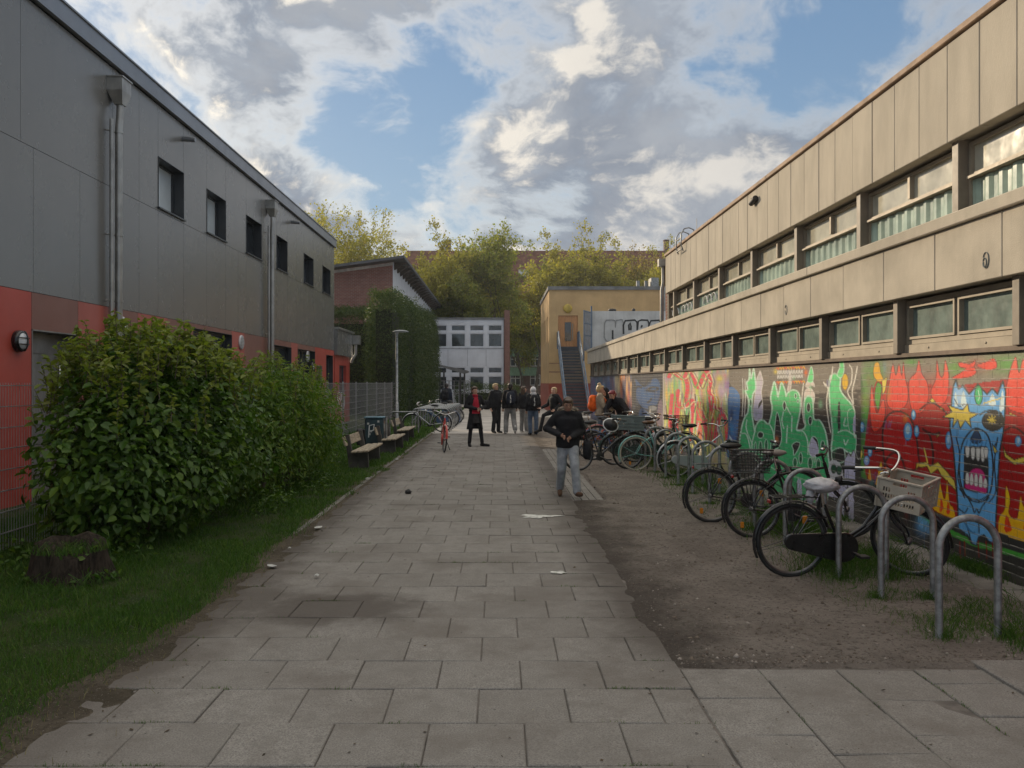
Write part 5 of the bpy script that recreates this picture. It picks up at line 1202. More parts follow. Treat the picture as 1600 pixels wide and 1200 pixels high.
def apartments():
    Y = 122.0; x0, x1, ze = -32.0, 40.0, 13.6
    r = thing('apartment_row', 'long brick apartment row with a red tiled roof far behind the trees', 'building', (0, Y, 0))
    M_B = brickmat('dark apartment brick', (.16, .075, .055), (.12, .06, .048), (.2, .17, .15), 'Y', .25, .0833, .012)
    holes = [(x - .75, x + .75, z, z + 1.6) for x in np.arange(3.0, x1 - x0 - 2, 2.85) for z in (1.4, 4.15, 6.9, 9.7)]
    m = MB(); wall(m, (x0, Y, 0), EX, EZ, x1 - x0, ze, holes, 0, .2); m.build('wall', M_B, r, True)
    wf = mat('white window frame', (.6, .6, .58), .5)
    for hq in holes:
        xc = x0 + (hq[0] + hq[1]) / 2
        if not (-16 < xc < 22): continue
        f = MB(); frame_rect(f, (x0, Y, 0), EX, EZ, *hq, .15, .11, .08, 0, [(hq[0] + hq[1]) / 2], [hq[2] + 1.05]); w = f.build('window', wf, r, True)
        p = MB(); pane_rect(p, (x0, Y, 0), EX, EZ, hq[0] + .08, hq[1] - .08, hq[2] + .08, hq[3] - .08, .12); p.build('pane', M_GLASS_D, w, True)
    bm = mat('green balcony panel', (.10, .17, .11), .6)
    for z in (2.95, 5.7): m = MB(); m.box(1.4, 5.6, Y - 1.2, Y - .01, z - .15, z + 1.05); m.build('balcony', bm, r, True)
    zr = 21.8; hx = x0 + 17.0
    tile = mat('red roof tile', (.20, .085, .062), .85, 0, .16, 1.4, .5, 12)
    m = MB(); e = .6
    m.add([(hx - 2.5, Y - e, ze), (x1, Y - e, ze), (x1, Y + 6, zr), (hx + 1, Y + 6, zr), (hx - 2.5, Y + 13, ze), (x1, Y + 13, ze)], [(0, 1, 2, 3), (4, 0, 3), (3, 2, 5, 4)])
    zl = 20.2
    m.add([(x0, Y - e + 1, ze - 1), (hx - 1, Y - e + 1, ze - 1), (hx - 1, Y + 7, zl), (x0, Y + 7, zl), (x0, Y + 14, ze), (hx - 1, Y + 14, ze)], [(0, 1, 2, 3), (3, 2, 5, 4)])
    k = len(m.v)
    for i in range(60):                                   # tile courses as low ribs
        tt = (i + .5) / 60; y = Y - e + 6.6 * tt; z = ze + (zr - ze) * tt; m.box(hx - 2 + 3 * tt, x1, y - .03, y + .04, z, z + .06)
    m.build('roof', tile, r, True)
    for (u, v) in ((701, 379), (1041, 384)):
        x = (u - CX) * (Y + 6) / F; m = MB(); m.box(x - .35, x + .35, Y + 5.6, Y + 6.4, zr - .8, zr + 1.5); m.box(x - .42, x + .42, Y + 5.5, Y + 6.5, zr + 1.5, zr + 1.62); m.build('chimney', M_B, r, True)
    for (u, v) in ((686, 417), (722, 435), (818, 427), (905, 430)):
        yy = Y + 1.6; x = (u - CX) * yy / F; z = H - (v - CY) * yy / F; m = MB(); m.box(x - .7, x + .7, yy - .6, yy + 1.5, z - .5, z + .45); m.build('roof_window', mat('pale zinc dormer', (.5, .52, .55), .4, .3), r, True)
apartments()

# ------------------------------------------------------------------ foliage
def leaf_faces(Pts, Nrm, size, asp=.5, droop=.25, rnd=.6):
    """six-vertex folded leaves; Pts (n,3), Nrm (n,3) rough facing direction"""
    n = len(Pts); N = Nrm + RNG.normal(0, rnd, (n, 3)); N /= np.linalg.norm(N, axis=1)[:, None] + 1e-9
    A = RNG.normal(0, 1, (n, 3)); A[:, 2] -= droop * 2; A -= N * (A * N).sum(1)[:, None]; A /= np.linalg.norm(A, axis=1)[:, None] + 1e-9
    B = np.cross(N, A); s = (size * RNG.uniform(.38, 1.40, n))[:, None]; w = s * asp * .5; f = s * .10
    b = Pts; t = Pts + A * s - N * s * .12
    l1 = Pts + A * s * .28 + B * w + N * f; l2 = Pts + A * s * .66 + B * w * .85 + N * f * .6
    r1 = Pts + A * s * .28 - B * w + N * f; r2 = Pts + A * s * .66 - B * w * .85 + N * f * .6
    V = np.stack([b, l1, l2, t, r2, r1], 1).reshape(-1, 3); i = np.arange(n) * 6
    Fc = np.concatenate([np.stack([i, i + 1, i + 2, i + 3], -1), np.stack([i, i + 3, i + 4, i + 5], -1)])
    return V, Fc
def quad_leaves(Pts, size, Nrm=None, rnd=1.0, asp=.6):
    n = len(Pts); N = RNG.normal(0, rnd, (n, 3)) + (0 if Nrm is None else Nrm); N /= np.linalg.norm(N, axis=1)[:, None] + 1e-9
    A = RNG.normal(0, 1, (n, 3)); A -= N * (A * N).sum(1)[:, None]; A /= np.linalg.norm(A, axis=1)[:, None] + 1e-9
    B = np.cross(N, A); s = (size * RNG.uniform(.5, 1.3, n))[:, None]
    V = np.stack([Pts - A * s * .5, Pts + B * s * asp * .5, Pts + A * s * .5, Pts - B * s * asp * .5], 1).reshape(-1, 3); i = np.arange(n) * 4
    return V, np.stack([i, i + 1, i + 2, i + 3], -1)
def cloud_pts(ells, n, surf=.75):
    """points near the surface of a union of lumpy ellipsoids, with outward directions"""
    w = np.array([e[3] * e[4] + e[4] * e[5] + e[3] * e[5] for e in ells], float); idx = RNG.choice(len(ells), n, p=w / w.sum())
    E = np.array(ells, float)[idx]; d = RNG.normal(0, 1, (n, 3)); d /= np.linalg.norm(d, axis=1)[:, None]
    lump = 1 + .34 * (fbm(d[:, 0] * 3 + E[:, 0] * 3 + 50, d[:, 1] * 3 + d[:, 2] * 2.3 + E[:, 1] + 50, 4, 41) - .5) * 2
    rr = (1 - np.abs(RNG.normal(0, 1 - surf, n))) * lump
    return E[:, :3] + d * E[:, 3:6] * np.clip(rr, .15, 1.3)[:, None], d

def shrub(name, label, ells, n, size, asp, mt, shoots, stems, group=None, inner=.5):
    c = np.mean([e[:2] for e in ells], 0)
    r = thing(name, label, 'shrub', (float(c[0]), float(c[1]), 0), 0, group); off = -np.array([c[0], c[1], 0])
    p, d = cloud_pts(ells, n, .80); k = (p[:, 2] > .03) & (RNG.random(len(p)) < np.clip((p[:, 2] - .05) / .55, .22, 1)); p, d = p[k], d[k]
    q0 = 0
    V, Fc = leaf_faces(p + off, d * .7 + np.array([0, 0, .7]), size, asp, .5, .42)
    p2, d2 = cloud_pts(ells, int(n * inner), .5); k = p2[:, 2] > .1; p2 = p2[k]
    V2, F2 = leaf_faces(p2 + off, d2[k] * .3 + np.array([0, 0, .8]), size * .95, asp, .3, .7); Fs = [Fc, F2 + len(V)]; Vs = [V, V2]; q = len(V) + len(V2)
    tw = MB(); Ys = []; Yf = []
    for (x, y, z, h) in shoots:                          # upright young shoots with paired leaves
        dx, dy = random.gauss(0, .10) * h * 2, random.gauss(0, .10) * h * 2
        tw.tube([(x + off[0], y + off[1], z), (x + dx * .5 + off[0], y + dy * .5 + off[1], z + h * .55), (x + dx + off[0], y + dy + off[1], z + h)], [.006, .004, .002], 4, caps=False)
        m = int(h / .035); s = np.linspace(.15, 1, m); pts = np.stack([x + dx * s + off[0], y + dy * s + off[1], z + h * s], -1); pts = np.repeat(pts, 2, 0)
        a = RNG.uniform(0, 6.28, len(pts)); nn = np.stack([np.cos(a) * .5, np.sin(a) * .5, np.full(len(pts), .8)], -1)
        v, f = leaf_faces(pts, nn, size * .8, asp, -.2, .3); Ys.append(v); Yf.append(f + q0); q0 += len(v)
    np_obj('foliage', np.concatenate(Vs), np.concatenate(Fs), mt, r)
    np_obj('young_shoots', np.concatenate(Ys), np.concatenate(Yf), LF_TIP, r)
    for (x, y) in stems:
        for s in range(4):
            e = random.choice(ells); tx, ty = e[0] + random.uniform(-.5, .5) * e[3], e[1] + random.uniform(-.5, .5) * e[4]; tz = e[2] + random.uniform(.2, .8) * e[5]
            tw.tube([(x + off[0], y + off[1], -.05), ((x * 2 + tx) / 3 + off[0], (y * 2 + ty) / 3 + off[1], tz * .4), (tx + off[0], ty + off[1], tz)], [.022, .014, .005], 5, caps=False)
    tw.build('stems', M_BARK, r)
    return r
LF_TIP = leafmat('lit fresh shoot leaf', (.13, .18, .03), (.19, .23, .04), (.25, .26, .07), .42, .45)  # young leaf colour, with the light on the top tips painted in
LF_NEAR = leafmat('broad shrub leaf', (.036, .088, .010), (.074, .145, .017), (.14, .225, .028), .36, .40)
LF_YOUNG = leafmat('yellow green shrub leaf', (.062, .130, .014), (.105, .185, .022), (.18, .235, .036), .40, .45)
E1 = [(-4.22, 8.75, .95, .55, .7, 1.0), (-4.05, 8.9, .75, .62, .7, .80), (-4.20, 9.5, 1.2, .86, .85, 1.08), (-4.05, 10.2, 1.15, .9, .9, 1.08), (-3.95, 11.1, 1.05, .92, .9, 1.06), (-4.2, 10.6, 1.45, .8, 1.0, .85), (-3.95, 9.6, .7, .80, .9, .75)]
sh = [(random.uniform(-4.95, -3.3), random.uniform(8.4, 11.8), 0, 0) for _ in range(400)]
def top_of(x, y, ells):
    z = 0
    for e in ells:
        q = 1 - ((x - e[0]) / e[3]) ** 2 - ((y - e[1]) / e[4]) ** 2
        if q > 0: z = max(z, e[2] + e[5] * math.sqrt(q))
    return z
sh = [(x, y, top_of(x, y, E1) - .12, random.uniform(.18, .46)) for x, y, _, _ in sh if top_of(x, y, E1) > 1.3]
shrub('leafy_shrub', 'big dark green broad-leaved shrub on the lawn, nearest the camera', E1, 12500, .100, .56, LF_NEAR, sh, [(-4.3, 9.0), (-4.1, 9.8), (-4.0, 10.8)], 'shrubs on the lawn')
E2 = [(-3.75, 12.6, .95, .72, .8, 1.0), (-3.65, 13.7, 1.1, .78, .9, 1.06), (-3.6, 14.8, 1.05, .80, .9, 1.02), (-3.6, 15.7, .95, .72, .8, .95), (-3.8, 14.2, 1.35, .7, 1.2, .8)]
sh = [(x, y, top_of(x, y, E2) - .1, random.uniform(.12, .34)) for x, y in [(random.uniform(-4.4, -2.95), random.uniform(12, 16.3)) for _ in range(150)] if top_of(x, y, E2) > 1.2]
shrub('leafy_shrub', 'yellower narrow-leaved shrub behind the big one, beside the front bench', E2, 15000, .085, .36, LF_YOUNG, sh, [(-3.7, 13.0), (-3.6, 14.3), (-3.6, 15.5)], 'shrubs on the lawn')
# weeds under the first shrub
def undergrowth():
    p, d = cloud_pts([(-3.95, 8.45, .1, .45, .35, .22), (-4.7, 8.1, .1, .5, .4, .25), (-3.15, 11.8, .1, .3, .7, .25), (-3.1, 14.5, .1, .3, 1.2, .2)], 1500, .7)
    p = p[p[:, 2] > 0]; V, Fc = leaf_faces(p, np.tile(np.array([0, 0, 1.0]), (len(p), 1)), .06, .5, .1, .5)
    o = np_obj('weeds', V, Fc, LF_NEAR); o['kind'] = 'stuff'; tag(o, 'low weeds growing out from under the shrubs', 'weeds')
undergrowth()
def stump():
    r = thing('tree_stump', 'low dark tree stump with grass on top in the left lawn', 'stump', (-3.83, 7.55, 0))
    m = MB(); vs = []; nu = 40
    prof = [(.42, -.05), (.36, .03), (.31, .10), (.28, .18), (.26, .24), (.15, .27), (.0, .25)]
    for (rr, h) in prof:
        for k in range(nu):
            a = 6.283 * k / nu; q = rr * (1 + .09 * math.sin(5 * a + 1) + .06 * math.sin(11 * a)) + random.gauss(0, .012); vs.append((q * math.cos(a), q * math.sin(a), 1.35 * h * (1 + .22 * math.sin(2 * a + .5)) + random.gauss(0, .012)))
    fs = [(i * nu + k, i * nu + (k + 1) % nu, (i + 1) * nu + (k + 1) % nu, (i + 1) * nu + k) for i in range(len(prof) - 1) for k in range(nu)]
    m.add(vs, fs, 0, True); m.build('stump', mat('rotten wood', (.030, .023, .017), .95, 0, .35, 6.0, 1.0, 25, .2, stretch=(6, 6, .8)), r)
    n = 900; a = RNG.uniform(0, 6.28, n); q = .31 * np.sqrt(RNG.random(n)) + .02
    V, Fc = blades(q * np.cos(a), q * np.sin(a), np.full(n, .31), RNG.uniform(.03, .11, n), np.full(n, .003)); np_obj('grass_cap', V, Fc, M_GRASS, r)
    n = 160; a = RNG.uniform(0, 6.28, n); q = RNG.uniform(.1, .42, n); V, Fc = leaf_faces(np.stack([q * np.cos(a), q * np.sin(a), np.where(q < .27, .25, .05) + RNG.uniform(0, .1, n)], -1), np.tile(np.array([0, 0, 1.0]), (n, 1)), .07, .5, .1, .6); np_obj('leaves', V, Fc, LF_NEAR, r)
    n = 700; a = RNG.uniform(0, 6.28, n); q = .36 + .06 * RNG.random(n)
    V, Fc = blades(q * np.cos(a), q * np.sin(a), np.full(n, -.02), RNG.uniform(.05, .2, n), np.full(n, .003)); np_obj('grass_skirt', V, Fc, M_GRASS, r)
stump()

def hedge(name, label, boxes, n, size, mt, cat='hedge', group=None):
    """clipped conifer hedge: boxes (x0,x1,y0,y1,ztop0,ztop1) with small upright sprays on all faces"""
    c = boxes[0]; r = thing(name, label, cat, ((c[0] + c[1]) / 2, (c[2] + c[3]) / 2, 0), 0, group); off = np.array([(c[0] + c[1]) / 2, (c[2] + c[3]) / 2, 0])
    P_ = []; N_ = []; core = MB()
    area = [((b[1] - b[0]) + (b[3] - b[2])) * 2 * b[4] + (b[1] - b[0]) * (b[3] - b[2]) for b in boxes]
    for b, ar in zip(boxes, area):
        k = int(n * ar / sum(area)); x0, x1, y0, y1, za, zb = b
        per = 2 * ((x1 - x0) + (y1 - y0)); u = RNG.uniform(0, per + (x1 - x0) * .9, k); v = RNG.random(k)
        x = np.zeros(k); y = np.zeros(k); nx = np.zeros(k); ny = np.zeros(k); nz = np.full(k, .25)
        s1 = u < (x1 - x0); x[s1] = x0 + u[s1]; y[s1] = y0; ny[s1] = -1
        s2 = (~s1) & (u < (x1 - x0) + (y1 - y0)); x[s2] = x1; y[s2] = y0 + (u[s2] - (x1 - x0)); nx[s2] = 1
        s3 = (~s1) & (~s2) & (u < 2 * (x1 - x0) + (y1 - y0)); x[s3] = x0 + (u[s3] - (x1 - x0) - (y1 - y0)); y[s3] = y1; ny[s3] = 1
        s4 = (~s1) & (~s2) & (~s3) & (u < per); x[s4] = x0; y[s4] = y0 + RNG.random(s4.sum()) * (y1 - y0); nx[s4] = -1
        s5 = u >= per; x[s5] = x0 + RNG.random(s5.sum()) * (x1 - x0); y[s5] = y0 + RNG.random(s5.sum()) * (y1 - y0); nz[s5] = 1
        top = za + (zb - za) * (y - y0) / (y1 - y0) + .9 * (fbm(x * .9 + 9, y * .9, 4, 51) - .5) + .5 * (fbm(x * 3, y * 3, 3, 52) - .5)
        z = np.where(s5, top, top * v)
        rnd = np.clip(1 - (z / top), 0, 1); sh_ = np.clip((z / top - .82) / .18, 0, 1) ** 2 * .5     # shoulders
        dsp = .5 * (fbm(x * 1.3 + y * 1.3, z * .9, 4, 53) - .5) + .25 * (fbm(x * 5 + y * 5, z * 3, 3, 54) - .5) - sh_
        x += nx * dsp; y += ny * dsp
        jig = RNG.normal(0, .09, (k, 3)); P_.append(np.stack([x, y, z], -1) + jig - off); N_.append(np.stack([nx, ny, nz], -1))
        core.box(x0 + .35 - off[0], x1 - .35 - off[0], y0 + .35 - off[1], y1 - .35 - off[1], -.05, min(za, zb) - .6)
    V, Fc = quad_leaves(np.concatenate(P_), size, np.concatenate(N_) * .6 + np.array([0, 0, .3]), .75, .38); np_obj('foliage', V, Fc, mt, r)
    core.build('branches', mat('hedge interior', (.018, .024, .012), .95), r); return r
LF_THUJA = leafmat('conifer spray', (.032, .058, .016), (.058, .092, .024), (.12, .145, .036), .28, .6)
hedge('conifer_hedge', 'tall dark clipped conifer hedge behind the lamp post', [(-6.25, -4.75, 40, 44, 5.9, 6.2), (-6.1, -4.5, 44, 62, 6.1, 6.7)], 120000, .115, LF_THUJA, 'hedge', 'conifer hedges')
hedge('conifer_hedge', 'lower dark conifer hedge in front of the brick gable', [(-11.5, -6.8, 45.5, 48, 5.6, 5.9)], 34000, .13, LF_THUJA, 'hedge', 'conifer hedges')
hedge('low_hedge', 'low clipped dark hedge at the foot of the white block', [(-3.6, 1.6, 70, 71.6, 1.55, 1.6)], 7000, .14, LF_THUJA)

def tree_mesh(seed, h, spread, nleaf, lsize, trunk=.28, forks=4, first=.28, flat=.8, sc=.26, LV=6):
    rnd = random.Random(seed); m = MB(); tips = []
    def grow(p, d, L, r, lev):
        n = 3 if lev < 3 else 2; pts = [p]; rs = [r]; q = Vector(p); dd = Vector(d)
        for i in range(n):
            dd = (dd + Vector((rnd.gauss(0, .13), rnd.gauss(0, .13), rnd.gauss(0, .06) + (.05 if lev else 0)))).normalized(); q = q + dd * (L / n); pts.append(q.copy()); rs.append(r * (1 - .42 * (i + 1) / n))
        m.tube(pts, [max(q_, .022) for q_ in rs], 7 if lev < 2 else 4 if lev < 4 else 3, caps=False)
        if lev >= 3: tips.extend(pts[1:]); tips.extend([pts[-1].lerp(pts[-2], rnd.random()) for _ in range(2)])
        if lev >= LV: return
        k = forks if lev == 0 else rnd.choice((2, 3, 3)) if lev < 5 else 2
        a0 = rnd.uniform(0, 6.28)
        for j in range(k):
            a = a0 + 6.283 * j / k + rnd.gauss(0, .35); tilt = rnd.uniform(.35, .85) if lev else rnd.uniform(.3, .7)
            e1 = dd.orthogonal().normalized(); e2 = dd.cross(e1)
            nd = (dd * math.cos(tilt) + (e1 * math.cos(a) + e2 * math.sin(a)) * math.sin(tilt)); nd.z = nd.z * flat + .12; nd.normalize()
            st = pts[-1] if j < 2 or lev == 0 else pts[-2]
            grow(st, nd, L * rnd.uniform(.62, .86), rs[-1] * rnd.uniform(.68, .84), lev + 1)
        if lev == 0: grow(pts[-1], dd, L * .9, rs[-1] * .85, 1)
    grow(Vector((0, 0, 0)), Vector((0, 0, 1)), h * first, trunk, 0)
    T_ = np.array([tuple(t) for t in tips]); zmax = T_[:, 2].max(); rad = np.percentile(np.hypot(T_[:, 0], T_[:, 1]), 96)
    S = np.array([spread / rad, spread / rad, h / zmax]); T_ = T_ * S; m.v = [tuple(np.array(v) * S) for v in m.v]
    i = RNG.integers(0, len(T_), nleaf); pts = T_[i] + RNG.normal(0, sc, (nleaf, 3)) * np.array([1, 1, .8])
    return m, quad_leaves(pts, lsize, None, 1.0, .7)
LF_YEL = leafmat('spring yellow leaf', (.25, .235, .06), (.32, .285, .07), (.40, .32, .085), .5, .6)
LF_GRN = leafmat('spring green leaf', (.16, .19, .05), (.24, .24, .06), (.32, .285, .08), .5, .6)
LF_OLD = leafmat('brownish young leaf', (.22, .165, .065), (.28, .205, .075), (.32, .25, .09), .45, .6)
def tree_proto(name, label, seed, h, spread, nl, ls, mt, loc, group, **kw):
    r = thing(name, label, 'tree', loc, 0, group); m, (V, Fc) = tree_mesh(seed, h, spread, nl, ls, **kw)
    m.build('trunk', M_BARK, r); np_obj('crown', V, Fc, mt, r); return r
G = 'trees in front of the apartment row'
tr = {}
def px2x(u, Y): return (u - CX) * Y / F
tr['a'] = tree_proto('spring_tree', 'wide airy tree with sparse yellowish leaves behind the grey hall', 11, 20.6, 9.0, 26000, .24, LF_YEL, (px2x(565, 88), 88, 0), G, trunk=.5, forks=5, first=.40)
tr['b'] = tree_proto('spring_tree', 'tall dense green tree rising to the highest tip left of the ochre building', 5, 17.8, 6.6, 19000, .27, LF_GRN, (px2x(793, 84), 84, 0), G, trunk=.34, first=.28, flat=1.0)
tr['c'] = tree_proto('spring_tree', 'golden yellow tree directly above the ochre roof, left one', 23, 18.8, 6.3, 19000, .27, LF_YEL, (px2x(905, 98), 98, 0), G, trunk=.3, first=.26)
tr['d'] = tree_proto('spring_tree', 'brownish young-leaved tree beside the upper end of the concrete hall', 37, 19.2, 4.6, 8000, .26, LF_OLD, (px2x(1022, 106), 106, 0), G, trunk=.3, first=.3)
def tcopy(k, u, Y, s, rz, label, sz=1.0):
    o = copy_tree(tr[k]); o.location = (px2x(u, Y), Y, 0); o.rotation_euler = (0, 0, rz); o.scale = (s, s, s * sz); o['label'] = label
tcopy('b', 742, 92, .96, 1.3, 'green tree behind the white block roof, just left of the tallest tip')
tcopy('c', 668, 80, .86, 2.1, 'orange-yellow tree close behind the tilted dark roof', 1.1)
tcopy('b', 712, 78, .70, 4.0, 'smaller green tree rising from behind the tilted roof eave', 1.0)
tcopy('c', 955, 100, 1.06, 4.2, 'golden yellow tree above the middle of the ochre roof', 1.03)
tcopy('c', 1008, 96, .98, .9, 'golden yellow tree above the right end of the ochre roof')
tcopy('b', 852, 100, 1.0, 2.6, 'green-yellow tree above the left corner of the ochre building', .96)
tcopy('c', 1060, 104, 1.0, 3.3, 'golden tree half hidden behind the end of the concrete hall')
tcopy('b', 822, 108, .85, 5.2, 'green tree whose low crown fills the gap beside the ochre building', .9)
tcopy('c', 630, 96, .9, 5.5, 'yellow-green tree between the airy tree and the red apartment roof')
tcopy('c', 505, 92, .85, .4, 'yellow-green tree low behind the far end of the grey hall')
tcopy('c', 985, 103, 1.02, 2.7, 'golden tree between the two above the right half of the ochre roof', 1.04)
tcopy('b', 690, 104, 1.0, .2, 'green tree below the left end of the red roof', .98)
tcopy('c', 762, 100, 1.0, 3.9, 'yellow tree directly left of the tallest tip', 1.0)
tcopy('c', 838, 94, 1.03, 1.9, 'yellow tree right of the tallest tip', 1.0)
tcopy('b', 880, 112, .9, .7, 'pale green tree deep behind the two golden trees')
# ------------------------------------------------------------------ fence, lamp post, benches, bin, hoops
def fence():
    XFn = -5.05; L = 2.5
    r = thing('mesh_fence', 'long galvanised double rod mesh fence along the left lawn', 'fence', (XFn, 5, 0))
    def panel():
        m = MB()
        for k in range(51): y = .02 + k * (L - .05) / 50; m.box(-.0018, .0018, y - .0018, y + .0018, .04, 1.80)
        for k in range(9):
            z = .05 + k * .215
            for s in (-.007, .007): m.box(s - .004, s + .004, 0, L - .01, z - .0045, z + .0045)
        return m
    def post(): m = MB(); m.box(-.06, -.01, -.03, .03, -.1, 1.83, b=.004); m.box(-.012, .02, -.025, .025, .3, .34); m.box(-.012, .02, -.025, .025, 1.5, 1.54); return m
    M_FEN = mat('pale galvanised mesh', (.34, .35, .35), .5, .4, .1, 6.0); p0 = panel().build('mesh_panel', M_FEN, r); q0 = post().build('post', M_FEN, r)
    for i in range(1, 21):
        for o in (p0, q0): c = o.copy(); c.parent = r; c.location = (0, L * i, 0); COL.objects.link(c)
fence()
def lamp():
    r = thing('street_lamp', 'slim grey street lamp with a flat curved head beside the fence', 'street lamp', (-4.0, 33, 0))
    m = MB(); m.tube([(0, 0, -.1), (0, 0, 1.0), (0, 0, 1.01), (0, 0, 3.75)], [.075, .075, .055, .048], 12); m.build('pole', M_GALV, r)
    m = MB(); m.ell((.15, 0, 3.80), (.32, .15, .06), 20, 8, 0, None, lambda q: Vector((q.x, q.y, max(q.z, -.25) + .25 * (1 - q.x * q.x) - .2))); m.tube([(0, 0, 3.7), (0, 0, 3.8)], .07, 10); m.build('lamp_head', mat('grey lamp head', (.30, .31, .32), .5, .2), r)
    m = MB(); m.box(.0, .34, -.09, .09, 3.768, 3.778); m.build('lamp_glass', mat('milky lamp glass', (.66, .68, .7), .15, 0, .02), r)
lamp()
def bench(loc, label, g, first=None):
    if first:
        o = copy_tree(first); o.location = loc; o['label'] = label; return o
    r = thing('park_bench', label, 'bench', loc, 0, g); L = 2.2
    for k in range(3): m = MB(); x = .06 + k * .125; m.box(x, x + .105, 0, L, .355 + k * .010, .395 + k * .010, b=.008); m.build('seat_slat', M_WOOD, r)
    m = MB(); m.xf(Matrix.Identity(4)); Mx = Matrix.Translation((-.02, 0, .40)) @ Matrix.Rotation(math.radians(-18), 4, 'Y')
    m.box(-.02, .02, .0, L, .10, .30, 0, Mx, .008); m.build('backrest', M_WOOD, r)
    for y in (.22, L - .32):
        m = MB(); m.prism([(.0, y, -.1), (.40, y, -.1), (.37, y, .345), (.05, y, .345), (-.02, y, .72), (-.10, y, .72), (-.05, y, .30)], (0, .10, 0)); m.build('leg', mat('dark concrete bench foot', (.06, .055, .05), .9, 0, .2, 4.0), r)
    return r
GB = 'benches along the lawn'
b0 = bench((-3.10, 17.3, 0), 'front wooden bench beside the yellow green shrub', GB)
bench((-2.98, 20.9, 0), 'wooden bench half hidden behind the dark rubbish bin', GB, b0)
bench((-3.10, 25.0, 0), 'rearmost wooden bench in front of the single wide steel hoop', GB, b0)
def bin_():
    r = thing('litter_bin', 'dark teal litter bin plastered with stickers between the benches', 'bin', (-3.15, 21.5, 0))
    m = MB(); m.box(-.24, .24, -.22, .22, .22, .90, b=.03); m.build('body', mat('dark teal paint', (.022, .045, .055), .4, 0, .2, 4.0), r)
    m = MB(); m.box(-.26, .26, -.24, .24, .902, .94, b=.012); m.build('lid', mat('teal lid', (.08, .17, .22), .4, 0, .2), r)
    m = MB(); m.tube([(.29, -.1, -.1), (.29, -.1, .95)], .03, 8); m.build('post', M_GALV, r)
    st = [mat('sticker pale', (.42, .36, .32), .6, 0, .2, 9), mat('sticker rust', (.36, .16, .09), .6, 0, .2, 9), mat('sticker white', (.55, .55, .52), .6), mat('sticker black', (.03, .03, .03), .6)]
    m = MB()
    for k in range(26):
        y = random.uniform(-.19, .12); z = random.uniform(.30, .80); m.box(.2405 + k * .00004, .2425 + k * .0001, y, y + random.uniform(.05, .1), z, z + random.uniform(.04, .09), random.randrange(4))
    for k in range(4): x = random.uniform(-.2, .12); z = random.uniform(.4, .8); m.box(x, x + .05, -.2225, -.2205, z, z + .05, 2)
    m.build('stickers', st, r)
    m = MB(); m.tube([(-.14, -.224, .42), (-.12, -.224, .72), (.0, -.224, .75), (-.02, -.224, .6), (-.10, -.224, .58)], .014, 6, sy=.3); m.build('graffiti_tag', mat('white spray paint', (.7, .7, .7), .7), r)
    m = MB(); m.box(-.5, -.3, .1, .3, .2, .62, b=.03); m.box(-.3, -.24, .15, .25, .3, .4); m.build('ash_box', M_PLAS, r)
bin_()
def hoop_mesh(w, h, r, R=None):
    R = R if R else w / 2; m = MB(); p = [(-w / 2, 0, -.1), (-w / 2, 0, h - R)]
    p += [(-w / 2 + R - R * math.cos(a), 0, h - R + R * math.sin(a)) for a in np.linspace(.01, math.pi / 2, 9)]
    p += [(w / 2 - R + R * math.sin(a), 0, h - R + R * math.cos(a)) for a in np.linspace(.01, math.pi / 2, 9)] + [(w / 2, 0, h - R), (w / 2, 0, -.1)]
    q = [p[0]]
    for a in p[1:]:
        if (Vector(a) - Vector(q[-1])).length > .005: q.append(a)
    m.tube(q, r, 12); return m
ORD = ['nearest', 'second', 'third', 'fourth', 'fifth', 'sixth', 'seventh', 'eighth', 'ninth', 'tenth', 'eleventh', 'twelfth', 'thirteenth', 'fourteenth', 'fifteenth']
def hoops():
    me = None
    lab = ['empty round steel hoop at the front end of the row, nearest the camera', 'round steel hoop standing before the front wheel of the crate bicycle', 'round steel hoop through the frame of the black Dutch bicycle']
    for i, y in enumerate(HOOP_Y):
        l = lab[i] if i < 3 else f'{ORD[i]} round steel hoop from the near end of the mural row'
        x = 3.33 + (-.03, .05, -.02)[i] if i < 3 else 3.33
        if me is None: o = hoop_mesh(.43, .85, .026).build('bicycle_hoop', M_GALV); me = o.data
        else: o = bpy.data.objects.new('bicycle_hoop', me); COL.objects.link(o)
        o.location = (x, y, 0); o.rotation_euler = (0, 0, random.gauss(0, .03)); tag(o, l, 'bike rack', 'round bicycle hoops along the mural')
    r = hoop_mesh(1.0, .78, .026, .14).build('wide_hoop', M_GALV); r.location = (-3.32, 29.5, 0); tag(r, 'single wide low steel hoop behind the rearmost bench', 'bike rack')
    me = None
    for i in range(9):
        if me is None: o = hoop_mesh(1.35, .85, .026, .16).build('wide_bicycle_hoop', M_GALV); me = o.data
        else: o = bpy.data.objects.new('wide_bicycle_hoop', me); COL.objects.link(o)
        o.location = (-2.5 + .012 * i, 30.9 + .95 * i, 0); tag(o, f'{ORD[i]} wide flat-topped hoop of the left row from the near end', 'bike rack', 'wide hoops left of the path')
hoops()

